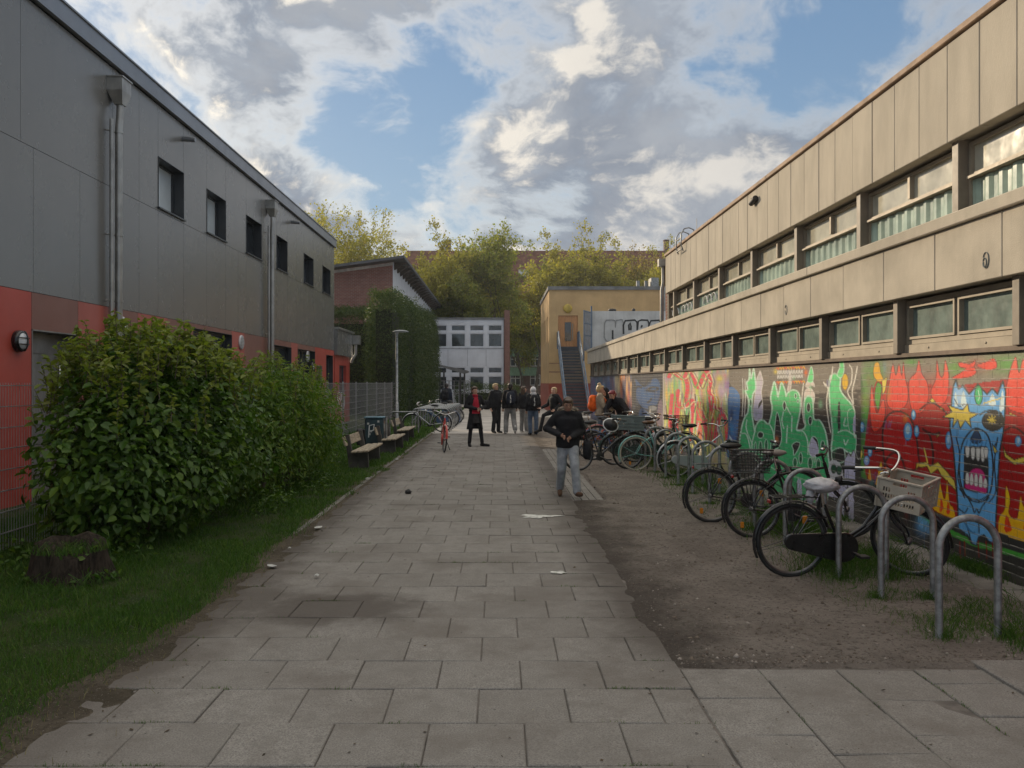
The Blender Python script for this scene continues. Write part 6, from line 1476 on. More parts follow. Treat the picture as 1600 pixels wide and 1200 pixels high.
# ------------------------------------------------------------------ bicycles (front wheel towards +x, right side towards -y)
def wheel(name, parent, c, R, M, mt, mrim, disc=False):
    t = MB(); n = 40; k = 8; r = .019
    vs = []; fs = []
    for i in range(n):
        a = 6.2832 * i / n
        for j in range(k):
            b = 6.2832 * j / k; q = R - r + r * math.cos(b); vs.append((c[0] + q * math.cos(a), c[1] + r * math.sin(b), c[2] + q * math.sin(a)))
    for i in range(n):
        for j in range(k): i2, j2 = (i + 1) % n, (j + 1) % k; fs.append((i * k + j, i * k + j2, i2 * k + j2, i2 * k + j))
    t.add(vs, fs, 0, True); t.xf(M); w = t.build(name, mt, parent)
    q = MB(); prof = [(R - .036, -.012), (R - .044, -.009), (R - .052, 0), (R - .044, .009), (R - .036, .012)]
    q.lathe(prof, c, 'Y', 40); q.xf(M); q.build('rim', mrim, w)
    s = MB()
    for i in range(32):
        a = 6.2832 * i / 32; sd = .028 if i % 2 else -.028; a2 = a + (.55 if (i // 2) % 2 else -.55)
        p0 = (c[0] + .022 * math.cos(a2), sd + c[1], c[2] + .022 * math.sin(a2)); p1 = (c[0] + (R - .05) * math.cos(a), c[1], c[2] + (R - .05) * math.sin(a)); s.tube([p0, p1], .0013, 3, caps=False)
    s.lathe([(0, -.05), (.014, -.05), (.014, -.034), (.028, -.03), (.028, -.024), (.017, -.02), (.017, .02), (.028, .024), (.028, .03), (.014, .034), (.014, .05), (0, .05)], c, 'Y', 14); s.xf(M); s.build('spokes', M_STEEL, w)
    return w
def arc(c, R, a0, a1, n=16): return [(c[0] + R * math.cos(a), c[1], c[2] + R * math.sin(a)) for a in np.linspace(math.radians(a0), math.radians(a1), n)]
def fender(pts, w, m=None):
    mb = MB(); n = len(pts); vs = []; prof = [(-1, -.010), (-.7, .004), (0, .009), (.7, .004), (1, -.010)]
    P0 = [Vector(p) for p in pts]
    for i, p in enumerate(P0):
        t = (P0[min(i + 1, n - 1)] - P0[max(i - 1, 0)]).normalized(); nn = Vector((0, 1, 0)).cross(t).normalized()
        if nn.dot(p - Vector(fender.c)) < 0: nn = -nn
        for (a, b) in prof: vs.append(p + Vector((0, a * w, 0)) + nn * b)
    k = len(prof); fs = [(i * k + j, i * k + j + 1, (i + 1) * k + j + 1, (i + 1) * k + j) for i in range(n - 1) for j in range(k - 1)]
    mb.add(vs, fs, 0, True); return mb
def bicycle(label, loc, rz, style='dutch', col=None, steer=0, lean=0, mt=None, mrim=None, fcol=None, basket=None, bars='city', saddle=None, chaincase=True, rack=True, stand=True, cover=False, group='bicycles at the mural hoops', name='bicycle', seat=.80, R=.345, noframe_front=False):
    mt = mt or M_TYRE; mrim = mrim or M_RIM; col = col or M_BLK; fcol = fcol or col; saddle = saddle or M_PLAS
    r = thing(name, label, 'bicycle', loc, rz, group); r.rotation_euler = (math.radians(lean), 0, rz); r.rotation_mode = 'XYZ'
    WB = 1.12; ra, fa = Vector((0, 0, R)), Vector((WB, 0, R)); bb = Vector((.47, 0, .285)); I = Matrix.Identity(4)
    ht, hb = Vector((.87, 0, .86)), Vector((.935, 0, .62)) ; st = Vector((.30, 0, seat)); ax = (ht - hb).normalized()
    S = Matrix.Translation(hb) @ Matrix.Rotation(math.radians(steer), 4, ax) @ Matrix.Translation(-hb)
    m = MB()
    m.tube([bb, st], .016, 10); m.tube([hb - ax * .01, ht + ax * .01], .021, 10)
    if style == 'dutch':
        m.tube([ht - ax * .06, (.80, 0, .62), (.68, 0, .46), (.56, 0, .385), (.415, 0, .37)], .016, 10); m.tube([hb + ax * .02, (.70, 0, .44), bb], .017, 10)
    elif style == 'mixte':
        m.tube([ht - ax * .05, (.60, 0, .60), (.365, 0, .53)], .015, 10); m.tube([hb + ax * .03, bb], .018, 10)
    else:
        m.tube([ht - ax * .05, st - Vector((.0, 0, .07))], .015, 10); m.tube([hb + ax * .03, bb], .018, 10)
    for s in (-1, 1):
        m.tube([(bb.x - .03, s * .025, bb.z), (.2, s * .05, .31), (0, s * .055, R)], .009, 8)
        m.tube([(st.x + .02, s * .02, st.z - .12), (.13, s * .05, .56), (0, s * .055, R)], .008, 8)
    m.tube([(bb.x, -.035, bb.z), (bb.x, .035, bb.z)], .024, 12)
    fr = m.build('frame', col, r)
    m = MB()
    for s in (-1, 1): m.tube([(hb.x - .0, s * .028, hb.z - .01), (hb.x + .06, s * .045, hb.z - .10), (WB - .04, s * .05, R + .10), (WB, s * .05, R)], [.013, .013, .010, .009], 8)
    m.tube([(hb.x, -.04, hb.z - .01), (hb.x, .04, hb.z - .01)], .014, 8); m.xf(S); m.build('fork', col, r)
    wheel('rear_wheel', r, ra, R, I, mt, mrim); wheel('front_wheel', r, fa, R, S, mt, mrim)
    fender.c = tuple(ra); m = fender(arc(ra, R + .022, 18, 205), .027)
    for s in (-1, 1):
        for a in (150, 195): p = arc(ra, R + .02, a, a + 1, 2)[0]; m.tube([(0, s * .06, R), (p[0], s * .026, p[2])], .003, 5)
    m.build('mudguard', fcol, r)
    fender.c = tuple(fa); m = fender(arc(fa, R + .022, -15 + 20, 165), .027)
    for s in (-1, 1):
        for a in (150,): p = arc(fa, R + .02, a, a + 1, 2)[0]; m.tube([(WB, s * .055, R), (p[0], s * .026, p[2])], .003, 5)
    m.xf(S); m.build('mudguard', fcol, r)
    # saddle
    sp = Vector((st.x - .03, 0, st.z + .08)); m = MB(); m.tube([st - Vector((0, 0, .03)), sp + Vector((0, 0, .06))], .0125, 10); m.build('seat_post', M_CHROME, r)
    def sf(q):
        w = .45 + .55 * max(0, min(1, (-q.x + .45) / .9)); return Vector((q.x, q.y * w, q.z * (.75 if q.z < 0 else 1) + .16 * q.x * q.x))
    m = MB(); m.ell(sp + Vector((.01, 0, .10)), (.145, .105, .045), 18, 10, 0, None, sf); sd = m.build('saddle', saddle, r)
    m = MB(); 
    for s in (-1, 1): m.tube([(sp.x + .1, s * .02, sp.z + .08), (sp.x, s * .02, sp.z + .055), (sp.x - .1, s * .05, sp.z + .075)], .004, 6); m.tube([(sp.x - .08, s * .05, sp.z + .03), (sp.x - .08, s * .05, sp.z + .075)], .018, 8)
    m.build('saddle_springs', M_STEEL, sd)
    if cover:
        m = MB(); m.ell(sp + Vector((.0, 0, .095)), (.158, .115, .066), 22, 14, 0, None, lambda q: Vector((q.x, q.y, q.z)) * (1 + .13 * math.sin(7 * q.x + 9 * q.y) * math.cos(8 * q.z + 5 * q.y) + .06 * math.sin(19 * q.x + 13 * q.z))); m.ell(sp + Vector((-.1, .0, .0)), (.05, .03, .07), 8, 6); m.build('saddle_cover', mat('crumpled plastic bag', (.47, .47, .49), .35, 0, .08, 12.0, .6, 20), r)
    # handlebar, stem, grips, bell, lamp
    top = ht + ax * .10; m = MB(); m.tube([ht, top], .013, 8); b = top + Vector((.04, 0, .02))
    m.tube([top, b], .013, 8)
    if bars == 'dutch': L = [(b.x, 0, b.z), (b.x + .05, .06, b.z + .02), (b.x + .07, .16, b.z + .09), (b.x + .02, .26, b.z + .13), (b.x - .12, .305, b.z + .12), (b.x - .28, .32, b.z + .10)]
    elif bars == 'city': L = [(b.x, 0, b.z), (b.x + .02, .08, b.z + .01), (b.x + .01, .20, b.z + .06), (b.x - .06, .28, b.z + .075), (b.x - .20, .325, b.z + .07)]
    else: L = [(b.x, 0, b.z), (b.x, .12, b.z + .01), (b.x - .02, .22, b.z + .03), (b.x - .05, .31, b.z + .03)]
    for s in (-1, 1): m.tube([(x, s * y, z) for x, y, z in Wall.smooth(L, False, 4) ] if False else [tuple(v) for v in smooth3([(x, s * y, z) for x, y, z in L])], .0115, 8)
    m.xf(S); hbm = m.build('handlebar', M_CHROME if bars != 'flat' else M_PLAS, r)
    for s in (-1, 1):
        e = Vector((L[-1][0], s * L[-1][1], L[-1][2])); d = (e - Vector((L[-2][0], s * L[-2][1], L[-2][2]))).normalized(); m = MB(); m.tube([e - d * .10, e + d * .015], .0175, 10)
        m.tube([e - d * .12 - Vector((0, 0, .0)), e - d * .14 + Vector((.03, 0, -.015)), e - d * .04 + Vector((.05, 0, -.03))], .006, 6); m.xf(S); m.build('grip', M_PLAS, hbm)
    m = MB(); m.ell((b.x - .02, -.12, b.z + .07), (.026, .026, .02), 10, 6); m.xf(S); m.build('bell', M_CHROME, hbm)
    m = MB(); m.lathe([(0, -.05), (.03, -.045), (.042, .0), (.044, .03), (0, .032)], (hb.x + .10, 0, hb.z + .06), 'X', 14); m.tube([(hb.x + .02, 0, hb.z + .02), (hb.x + .09, 0, hb.z + .04)], .006, 6); m.xf(S); m.build('headlight', M_PLAS if style != 'dutch' else M_CHROME, r)
    # cranks
    for s, a in ((-1, -25), (1, 155)):
        a = math.radians(a); e = (bb.x + .17 * math.cos(a), s * .075, bb.z + .17 * math.sin(a)); m = MB(); m.tube([(bb.x, s * .05, bb.z), e], .009, 6); m.build('crank', M_STEEL, r)
        m = MB(); m.box(e[0] - .045, e[0] + .045, min(s * .08, s * .17), max(s * .08, s * .17), e[2] - .012, e[2] + .012, b=.004); m.build('pedal', M_PLAS, r)
    if chaincase:
        m = MB(); out = [(bb.x + .14 * math.cos(a), 0, bb.z + .14 * math.sin(a)) for a in np.linspace(-1.7, 1.75, 12)] + [(-.02 + .075 * math.cos(a), 0, R + .075 * math.sin(a)) for a in np.linspace(1.75, 4.5, 9)]
        m.prism([(x, -.072, z) for x, _, z in out], (0, .034, 0)); m.build('chain_case', col if style == 'dutch' and col == M_BLK else fcol, r, bevel=.008)
    else:
        m = MB(); m.lathe([(.02, -.045), (.088, -.045), (.092, -.043), (.088, -.041), (.02, -.041)], (bb.x, 0, bb.z), 'Y', 24)
        for s in (1, -1): m.tube([(bb.x, -.043, bb.z + s * .088), (0, -.043, R + s * .035)], .0045, 4)
        m.build('chain_ring', M_PLAS, r)
    if rack:
        m = MB(); z = .755
        for y in (-.065, -.022, .022, .065): m.tube([(-.20, y, z), (.21, y, z)], .005, 6)
        for x in (-.20, -.06, .08, .21): m.tube([(x, -.065, z), (x, .065, z)], .005, 6)
        for s in (-1, 1): m.tube([(-.06, s * .065, z), (0, s * .066, R)], .005, 6); m.tube([(.08, s * .065, z), (0, s * .066, R)], .005, 6)
        m.build('carrier', M_BLK if col != M_CHROME else M_STEEL, r)
        m = MB(); m.box(-.235, -.215, -.03, .03, z - .06, z - .025, b=.006); m.build('tail_light', mat('red reflector', (.20, .012, .01), .2), r)
    if stand: m = MB(); m.tube([(.33, .06, .29), (.28, .17, .012)], .010, 6); m.tube([(.28, .17, .012), (.24, .18, .010)], .012, 6); m.build('kickstand', M_PLAS, r)
    if basket == 'rear': wire_basket(r, (0.0, 0, .78), .42, .30, .24)
    if basket == 'front': wire_basket(r, (1.05, 0, .82), .30, .36, .24)
    m = MB()
    for i in range(2 if chaincase is False else 1): a = 1.0 + 3.14 * i; m.box(-.02 + (R - .12) * math.cos(a), .02 + (R - .12) * math.cos(a), -.012, .012, R + (R - .12) * math.sin(a) - .035, R + (R - .12) * math.sin(a) + .035, b=.004)
    m.build('reflector', mat('amber reflector', (.55, .20, .02), .25), r)
    return r
def smooth3(p, k=4):
    p = [Vector(q) for q in p]; n = len(p); out = []
    for i in range(n - 1):
        a, b, c, d = p[max(i - 1, 0)], p[i], p[i + 1], p[min(i + 2, n - 1)]
        for j in range(k): t = j / k; out.append(.5 * ((2 * b) + (c - a) * t + (2 * a - 5 * b + 4 * c - d) * t * t + (3 * b - a - 3 * c + d) * t ** 3))
    return out + [p[-1]]
def wire_basket(r, c, l, w, h):
    m = MB(); f = .82
    for k in range(8):
        q = k / 7; s = f + (1 - f) * q; z = c[2] + h * q
        m.tube([(c[0] - l / 2 * s, -w / 2 * s, z), (c[0] + l / 2 * s, -w / 2 * s, z), (c[0] + l / 2 * s, w / 2 * s, z), (c[0] - l / 2 * s, w / 2 * s, z)], .0045 if k < 7 else .008, 5, closed=True)
    for k in range(12):
        a = -1 + 2 * k / 11
        for sx, sy in ((a, 1), (a, -1), (1, a), (-1, a)): m.tube([(c[0] + l / 2 * f * sx, w / 2 * f * sy, c[2]), (c[0] + l / 2 * sx, w / 2 * sy, c[2] + h)], .003, 4, caps=False)
        m.tube([(c[0] + l / 2 * f * a, -w / 2 * f, c[2]), (c[0] + l / 2 * f * a, w / 2 * f, c[2])], .003, 4)
    m.build('basket', M_BLK, r)

M_MINT = mat('mint paint', (.17, .40, .36), .35, 0, .06, 4, coat=.2); M_GREEN = mat('dark green paint', (.02, .05, .04), .35, 0, .1, 4); M_REDP = mat('red bicycle paint', (.42, .03, .02), .32, 0, .06, 4, coat=.3)
M_BLUEP = mat('blue bicycle paint', (.03, .09, .22), .35, 0, .1, 4); M_SILV = mat('silver paint', (.45, .46, .47), .35, .5, .05, 4); M_CREAM = mat('cream tyre', (.42, .38, .30), .7, 0, .1, 9); M_BRNL = mat('brown leather', (.12, .06, .03), .5, 0, .15, 8)
r0 = math.radians
# the three near the camera
bicycle('black Dutch bicycle with a bagged saddle, nearest the camera', (2.70, 7.82, .0), r0(5), 'dutch', steer=-46, lean=3.0, bars='dutch', cover=True, seat=.68)
bicycle('black bicycle with a rear wire basket behind the Dutch bicycle', (2.93, 9.78, 0), r0(3), 'diamond', steer=-32, lean=-2.5, basket='rear', bars='flat', chaincase=False, saddle=mat('grey saddle', (.24, .22, .20), .6), stand=False, R=.335)
bicycle('black bicycle with amber spoke reflectors, third from the camera', (2.72, 10.85, 0), r0(4), 'mixte', steer=-20, lean=-3, bars='flat', chaincase=False, stand=False)
# the cluster further back
bicycle('mint green step-through bicycle with mint mudguards', (2.80, 17.3, 0), r0(7), 'dutch', M_MINT, steer=-8, lean=-3, mt=M_CREAM, bars='city', saddle=M_BRNL, rack=False, chaincase=False)
bicycle('black bicycle with a helmet on its bars, closest to the walking girl', (1.62, 17.25, 0), r0(18), 'diamond', steer=-6, lean=-3, bars='city', chaincase=False, stand=False)
bicycle('dark bicycle carrying a big grey crate left of the mint one', (2.52, 18.4, 0), r0(6), 'mixte', M_GREEN, steer=10, lean=3, bars='city', chaincase=True)
bicycle('blue bicycle behind the grey crate, second row from the mint one', (2.15, 19.6, 0), r0(4), 'diamond', M_BLUEP, steer=-15, lean=-4, bars='flat', chaincase=False)
bicycle('silver bicycle standing between the hoops beyond the mint one', (2.95, 20.6, 0), r0(3), 'mixte', M_SILV, steer=14, lean=3, bars='city')
bicycle('red bicycle at the back of the cluster under the bent person', (2.55, 21.9, 0), r0(-4), 'diamond', M_REDP, steer=-10, lean=-3, bars='city', chaincase=False)
bicycle('black step-through bicycle farthest back beside the orange backpack', (2.15, 23.2, 0), r0(5), 'dutch', steer=12, lean=3, bars='city')
bicycle('dark green bicycle with a front wire basket at the far hoops', (3.05, 19.0, 0), r0(2), 'dutch', M_GREEN, steer=-12, lean=-2, bars='city', basket='front')
bicycle('grey bicycle with upright bars close to the pink letters', (3.35, 16.0, 0), r0(3), 'mixte', M_SILV, steer=20, lean=-4, bars='city', rack=False)
# left of the path
bicycle('red rental-like bicycle parked on the path facing the camera', (-1.52, 22.9, 0), r0(-85), 'dutch', M_REDP, steer=6, lean=-2, bars='city', group='bicycles left of the path', fcol=M_REDP)
bicycle('silver bicycle leaning in the left hoops behind the red one', (-2.05, 30.6, 0), r0(176), 'diamond', M_SILV, steer=18, lean=-3, bars='city', group='bicycles left of the path', chaincase=False)
bicycle('blue bicycle in the middle of the left hoops', (-1.95, 34.2, 0), r0(178), 'dutch', M_BLUEP, steer=8, lean=3, bars='city', group='bicycles left of the path')
bicycle('black bicycle at the far end of the left hoops', (-1.9, 37.1, 0), r0(181), 'mixte', steer=-8, lean=-3, bars='city', group='bicycles left of the path')
bicycle('dark bicycle behind the mesh fence at the left edge of the view', (-6.25, 8.4, 0), r0(80), 'mixte', steer=5, lean=-2, bars='flat', group='bicycles left of the path', chaincase=False)

def crate(label, loc, rot, col, l=.40, w=.55, h=.30, name='plastic_crate'):
    r = thing(name, label, 'crate', loc); r.rotation_euler = rot
    m = MB(); t = .012; f = .93
    def panel(O, U, V, wd, hg):
        O, U, V = Vector(O), Vector(U), Vector(V); N = U.cross(V).normalized() * t; holes = []
        n = int(wd / .030)
        for row in range(3):
            z0 = hg * (.13 + .22 * row); z1 = z0 + hg * .15
            for k in range(n):
                a = .045 + (wd - .09) * (k + .18) / n; b = .045 + (wd - .09) * (k + .82) / n
                if row == 2 and abs((a + b) / 2 - wd / 2) < .07: continue
                holes.append((a, b, z0, z1))
        holes.append((wd / 2 - .06, wd / 2 + .06, hg * .82, hg * .92))
        wall(m, O, U, V, wd, hg, holes, 0, t); 
    panel((-l / 2, -w / 2, 0), EX, EZ, l, h); panel((l / 2, w / 2, 0), -EX, EZ, l, h); panel((l / 2, -w / 2, 0), EY, EZ, w, h); panel((-l / 2, w / 2, 0), -EY, EZ, w, h)
    m.box(-l / 2 + .001, l / 2 - .001, -w / 2 + .001, w / 2 - .001, .002, .012)
    e = .012
    for (a, b, c, d) in ((-l / 2 - e, l / 2 + e, -w / 2 - e, -w / 2 + .014), (-l / 2 - e, l / 2 + e, w / 2 - .014, w / 2 + e), (-l / 2 - e, -l / 2 + .014, -w / 2 + .014, w / 2 - .014), (l / 2 - .014, l / 2 + e, -w / 2 + .014, w / 2 - .014)): m.box(a, b, c, d, h - .012, h + .008, b=.004)
    q = m
    for sx in (-1, 1):
        for sy in (-1, 1): q.box(sx * l / 2 - .008, sx * l / 2 + .008, sy * w / 2 - .008, sy * w / 2 + .008, 0, h - .013)
    for sx in (-1, 1):
        for k in range(5): y = -w / 2 + w * (k + .5) / 5; q.box(min(sx * (l / 2), sx * (l / 2 + .007)), max(sx * (l / 2), sx * (l / 2 + .007)), y - .004, y + .004, .01, h - .02)
    q.build('crate_body', col, r); return r
crate('cream plastic crate on the front of the Dutch bicycle', (3.77, 7.84, .66), (r0(5), r0(9), r0(-44)), mat('cream plastic', (.44, .395, .32), .5, 0, .06, 6), .38, .46, .27)
crate('large grey plastic crate on the bicycle left of the mint one', (2.78, 18.35, .78), (0, r0(3), r0(8)), mat('grey green plastic', (.16, .20, .20), .5, 0, .08, 6), .62, .40, .30)
def helmet():
    r = thing('bicycle_helmet', 'black and white helmet hanging from the handlebar of the black bicycle', 'helmet', (2.28, 17.3, .93)); r.rotation_euler = (r0(70), r0(20), 0)
    m = MB(); m.ell((0, 0, 0), (.15, .125, .13), 18, 10, 0, None, lambda q: Vector((q.x, q.y, max(q.z, -.1)))); m.build('shell', M_PLAS, r)
    m = MB(); m.tube([(.153 * math.cos(a), .128 * math.sin(a), .0) for a in np.linspace(0, 6.28, 25)[:-1]], .015, 8, closed=True); m.build('rim_band', mat('white plastic', (.7, .7, .68), .4), r)
helmet()
# ------------------------------------------------------------------ people
def skin_geo(nodes, edges, root, sub=2):
    """continuous surface grown over a skeleton: nodes {name: (x, y, z, rx, ry)}"""
    names = list(nodes); ix = {k: i for i, k in enumerate(names)}
    me = bpy.data.meshes.new('tmp'); me.from_pydata([nodes[k][:3] for k in names], [(ix[a], ix[b]) for a, b in edges], [])
    o = bpy.data.objects.new('tmp', me); COL.objects.link(o)
    sk = o.modifiers.new('s', 'SKIN'); sk.use_smooth_shade = True; sk.branch_smoothing = .6
    for i, k in enumerate(names):
        v = me.skin_vertices[0].data[i]; v.radius = (nodes[k][3], nodes[k][4]); v.use_root = (k == root)
    sb = o.modifiers.new('b', 'SUBSURF'); sb.levels = sub; sb.render_levels = sub
    dg = bpy.context.evaluated_depsgraph_get(); dg.update(); ev = o.evaluated_get(dg); m2 = ev.to_mesh()
    vs = [tuple(v.co) for v in m2.vertices]; fs = [tuple(p.vertices) for p in m2.polygons]
    ev.to_mesh_clear(); bpy.data.objects.remove(o); bpy.data.meshes.remove(me)
    return vs, fs
def blob(parts, voxel=.016, smooth=5, fold=.004, seed=0):
    """one closed smooth surface round a set of tapered limbs (remeshed), with slight cloth folds"""
    m = MB()
    for p in parts:
        if p[0] == 'e': m.ell(p[1], p[2], 14, 10, 0, p[3] if len(p) > 3 else None)
        else:
            _, pts, rs, sy = p; m.tube(pts, rs, 14, 0, True, False, sy)
            if sy == 1.0:
                for q, r_ in ((pts[0], rs[0]), (pts[-1], rs[-1])): m.ell(q, (r_, r_, r_), 12, 8)
                for q, r_ in zip(pts[1:-1], rs[1:-1]): m.ell(q, (r_, r_, r_), 12, 8)
    me = bpy.data.meshes.new('tmp'); me.from_pydata([tuple(v) for v in m.v], [], m.f); o = bpy.data.objects.new('tmp', me); COL.objects.link(o)
    rm = o.modifiers.new('r', 'REMESH'); rm.mode = 'VOXEL'; rm.voxel_size = voxel; sm = o.modifiers.new('s', 'SMOOTH'); sm.iterations = smooth; sm.factor = .5
    dg = bpy.context.evaluated_depsgraph_get(); dg.update(); ev = o.evaluated_get(dg); m2 = ev.to_mesh(); n = len(m2.vertices)
    co = np.zeros(n * 3); m2.vertices.foreach_get('co', co); co = co.reshape(-1, 3); no = np.array([tuple(v.normal) for v in m2.vertices]).reshape(-1, 3)
    f = fbm(co[:, 0] * 9 + co[:, 2] * 5 + 30 + seed, co[:, 2] * 11 + co[:, 1] * 9 + 30, 3, seed) - .5
    co = co + no * (f * 2 * fold)[:, None]
    fs = [tuple(p.vertices) for p in m2.polygons]; ev.to_mesh_clear(); bpy.data.objects.remove(o); bpy.data.meshes.remove(me)
    return [tuple(c) for c in co], fs
SKINS = {'fair': mat('fair skin', (.50, .30, .22), .5, 0, .05, 6), 'tan': mat('tan skin', (.36, .20, .14), .5, 0, .05, 6)}
M_EYE = mat('eye dark', (.03, .02, .02), .3); M_LIP = mat('lip', (.36, .12, .10), .5); M_SOLE = mat('shoe sole', (.40, .38, .35), .7)
CL = {}
def cloth(name, c, v=.14): 
    return mat('cloth ' + name, c, .85, 0, v, 7.0, .5, 22, .25, bdist=.02)
BLKC = cloth('black', (.016, .016, .019)); NAVY = cloth('navy', (.018, .022, .036)); CHAR = cloth('charcoal', (.035, .034, .036)); JEAN = cloth('denim', (.085, .12, .18)); LJEAN = cloth('pale denim', (.30, .32, .35)); GREYP = cloth('grey trousers', (.22, .215, .21)); BEIGE = cloth('beige', (.34, .28, .21)); REDC = cloth('red knit', (.36, .018, .038)); ORNG = cloth('orange nylon', (.70, .12, .02)); LGREY = cloth('pale grey', (.55, .54, .56)); BOOT = cloth('brown boot', (.10, .055, .035)); BLKS = cloth('black shoe', (.012, .012, .013)); WHTS = cloth('white shoe', (.55, .54, .52))
HBLK = mat('black hair', (.016, .012, .010), .45, 0, .2, 14, .5, 60, stretch=(1, 1, .15)); HBRN = mat('brown hair', (.06, .035, .02), .45, 0, .25, 14, .5, 60, stretch=(1, 1, .15)); HBLN = mat('blond hair', (.42, .30, .15), .45, 0, .2, 14, .5, 60, stretch=(1, 1, .15)); HRED = mat('dark red hair', (.16, .02, .03), .45, 0, .2, 14, .5, 60, stretch=(1, 1, .15)); FUR = mat('fur trim', (.30, .25, .20), .9, 0, .3, 20, 1.0, 60)
def lerp(a, b, t): return tuple(a[i] + (b[i] - a[i]) * t for i in range(3))
def person(label, loc, rz, h=1.72, sk='fair', hair=HBRN, hairstyle='short', top=BLKC, bottom=JEAN, shoe=BLKS, pose=None, coat=0.0, undershirt=None, loose=1.0, head=(0, 0), bulk=1.0, extra=None, group=None):
    """local figure faces -y; pose overrides joints (metres for a 1.72 m figure)"""
    s = h / 1.72
    J = dict(pelvis=(0, 0, .95), waist=(0, 0, 1.09), chest=(0, 0, 1.27), neckb=(0, .01, 1.43), sl=(.165, .01, 1.395), sr=(-.165, .01, 1.395), el=(.215, .04, 1.12), er=(-.215, .04, 1.12), wl=(.225, -.05, .88), wr=(-.225, -.05, .88),
             hl=(.09, 0, .90), hr=(-.09, 0, .90), kl=(.10, -.03, .50), kr=(-.10, -.03, .50), al=(.105, .02, .09), ar=(-.105, .02, .09), fl=(.115, -.14, .03), fr=(-.115, -.14, .03))
    if pose: J.update(pose)
    J = {k: tuple(s * c for c in v) for k, v in J.items()}
    nb = J['neckb']; ch = J['chest']; up = Vector(nb) - Vector(ch); up.normalize()
    yaw, pit = head
    Hm = Matrix.Translation(Vector(nb) + up * .055 * s) @ Matrix.Rotation(math.radians(yaw), 4, 'Z') @ Matrix.Rotation(math.radians(pit), 4, 'X')
    hp = lambda x, y, z: tuple(Hm @ (Vector((x, y, z)) * s))
    N = {}
    def nd(k, p, rx, ry=None): N[k] = (*p, rx * s, (ry or rx) * s)
    nd('pelvis', J['pelvis'], .125, .10); nd('waist', J['waist'], .115, .09); nd('chest', J['chest'], .135, .10); nd('neckb', nb, .062); nd('neck', hp(0, 0, .0), .056)
    nd('jaw', hp(0, -.026, .055), .066, .068); nd('head', hp(0, -.004, .12), .082, .094); nd('crown', hp(0, .006, .18), .066, .076)
    E = [('pelvis', 'waist'), ('waist', 'chest'), ('chest', 'neckb'), ('neckb', 'neck'), ('neck', 'jaw'), ('jaw', 'head'), ('head', 'crown')]
    for q in 'lr':
        nd('s' + q, lerp(J['s' + q], nb, .22), .046); nd('e' + q, J['e' + q], .042); nd('w' + q, J['w' + q], .028, .024); E += [('neckb', 's' + q), ('s' + q, 'e' + q), ('e' + q, 'w' + q)]
        nd('h' + q, J['h' + q], .072); nd('k' + q, J['k' + q], .046); nd('a' + q, J['a' + q], .030); E += [('pelvis', 'h' + q), ('h' + q, 'k' + q), ('k' + q, 'a' + q)]
        # palm, five bent fingers
        w = Vector(J['w' + q]); d = (w - Vector(J['e' + q])).normalized(); sd = d.cross(Vector((0, 1, .2))).normalized(); fw = sd.cross(d).normalized()
        if fw.y > 0: fw = -fw
        nd('p' + q, tuple(w + d * .055 * s), .036, .017); E.append(('w' + q, 'p' + q))
        for i, (o, L) in enumerate(((-.027, .066), (-.009, .076), (.010, .071), (.027, .056))):
            b = w + d * .088 * s + sd * o * s; m_ = b + d * L * .5 * s + fw * .012 * s; e_ = m_ + d * L * .38 * s + fw * .035 * s
            for t_, pp, rr in (('a', b, .0095), ('b', m_, .0088), ('c', e_, .0078)): nd(f'{q}{i}{t_}', tuple(pp), rr)
            E += [('p' + q, f'{q}{i}a'), (f'{q}{i}a', f'{q}{i}b'), (f'{q}{i}b', f'{q}{i}c')]
        tside = -1 if sd.dot(Vector((0, -1, 0))) > 0 else 1
        b = w + d * .035 * s - sd * tside * .034 * s + fw * .008 * s; e_ = b + d * .045 * s - sd * tside * .018 * s + fw * .022 * s
        nd(q + 'ta', tuple(b), .011); nd(q + 'tb', tuple(e_), .0095); E += [('p' + q, q + 'ta'), (q + 'ta', q + 'tb')]
    r = thing('person', label, 'person', loc, rz, group)
    vs, fs = skin_geo(N, E, 'pelvis'); m = MB(); m.add(vs, fs, 0, True)
    # face: nose, ears, eyes, mouth on the head
    Q = Hm.to_3x3().to_4x4()
    m.ell(hp(0, -.097, .095), (.013 * s, .018 * s, .024 * s), 8, 6, 0, Q)
    for e in (-1, 1):
        m.ell(hp(e * .080, .012, .10), (.010 * s, .020 * s, .032 * s), 8, 6, 0, Q); m.ell(hp(e * .032, -.082, .122), (.014 * s, .008 * s, .007 * s), 8, 5, 1, Q); m.ell(hp(e * .032, -.083, .142), (.020 * s, .006 * s, .0045 * s), 8, 5, 1, Q)
    m.ell(hp(0, -.088, .050), (.024 * s, .007 * s, .0065 * s), 8, 5, 2, Q)
    m.build('body', [SKINS[sk], M_EYE, M_LIP], r)
    # trousers
    sd_ = len(label); lp = lambda a, b, t: lerp(J[a], J[b], t); hc = lerp(J['hl'], J['hr'], .5)
    Pt = [('t', [lp('pelvis', 'waist', .45), J['pelvis'], (hc[0], hc[1], hc[2] - .05 * s)], [.150 * s * bulk, .168 * s * bulk, .160 * s], .74)]
    for q in 'lr':
        k = loose; Pt.append(('t', [lp('h' + q, 'k' + q, -.02), lp('h' + q, 'k' + q, .5), J['k' + q], lp('k' + q, 'a' + q, .5), lp('k' + q, 'a' + q, 1.0 if k > .95 else .93)], [.096 * s, .084 * s * (k * .5 + .5), .068 * s * k, .064 * s * k, .061 * s * k], 1.0))
    vs, fs = blob(Pt, .017, 4, .006, sd_); MB().add(vs, fs, 0, True).build('trousers', bottom, r)
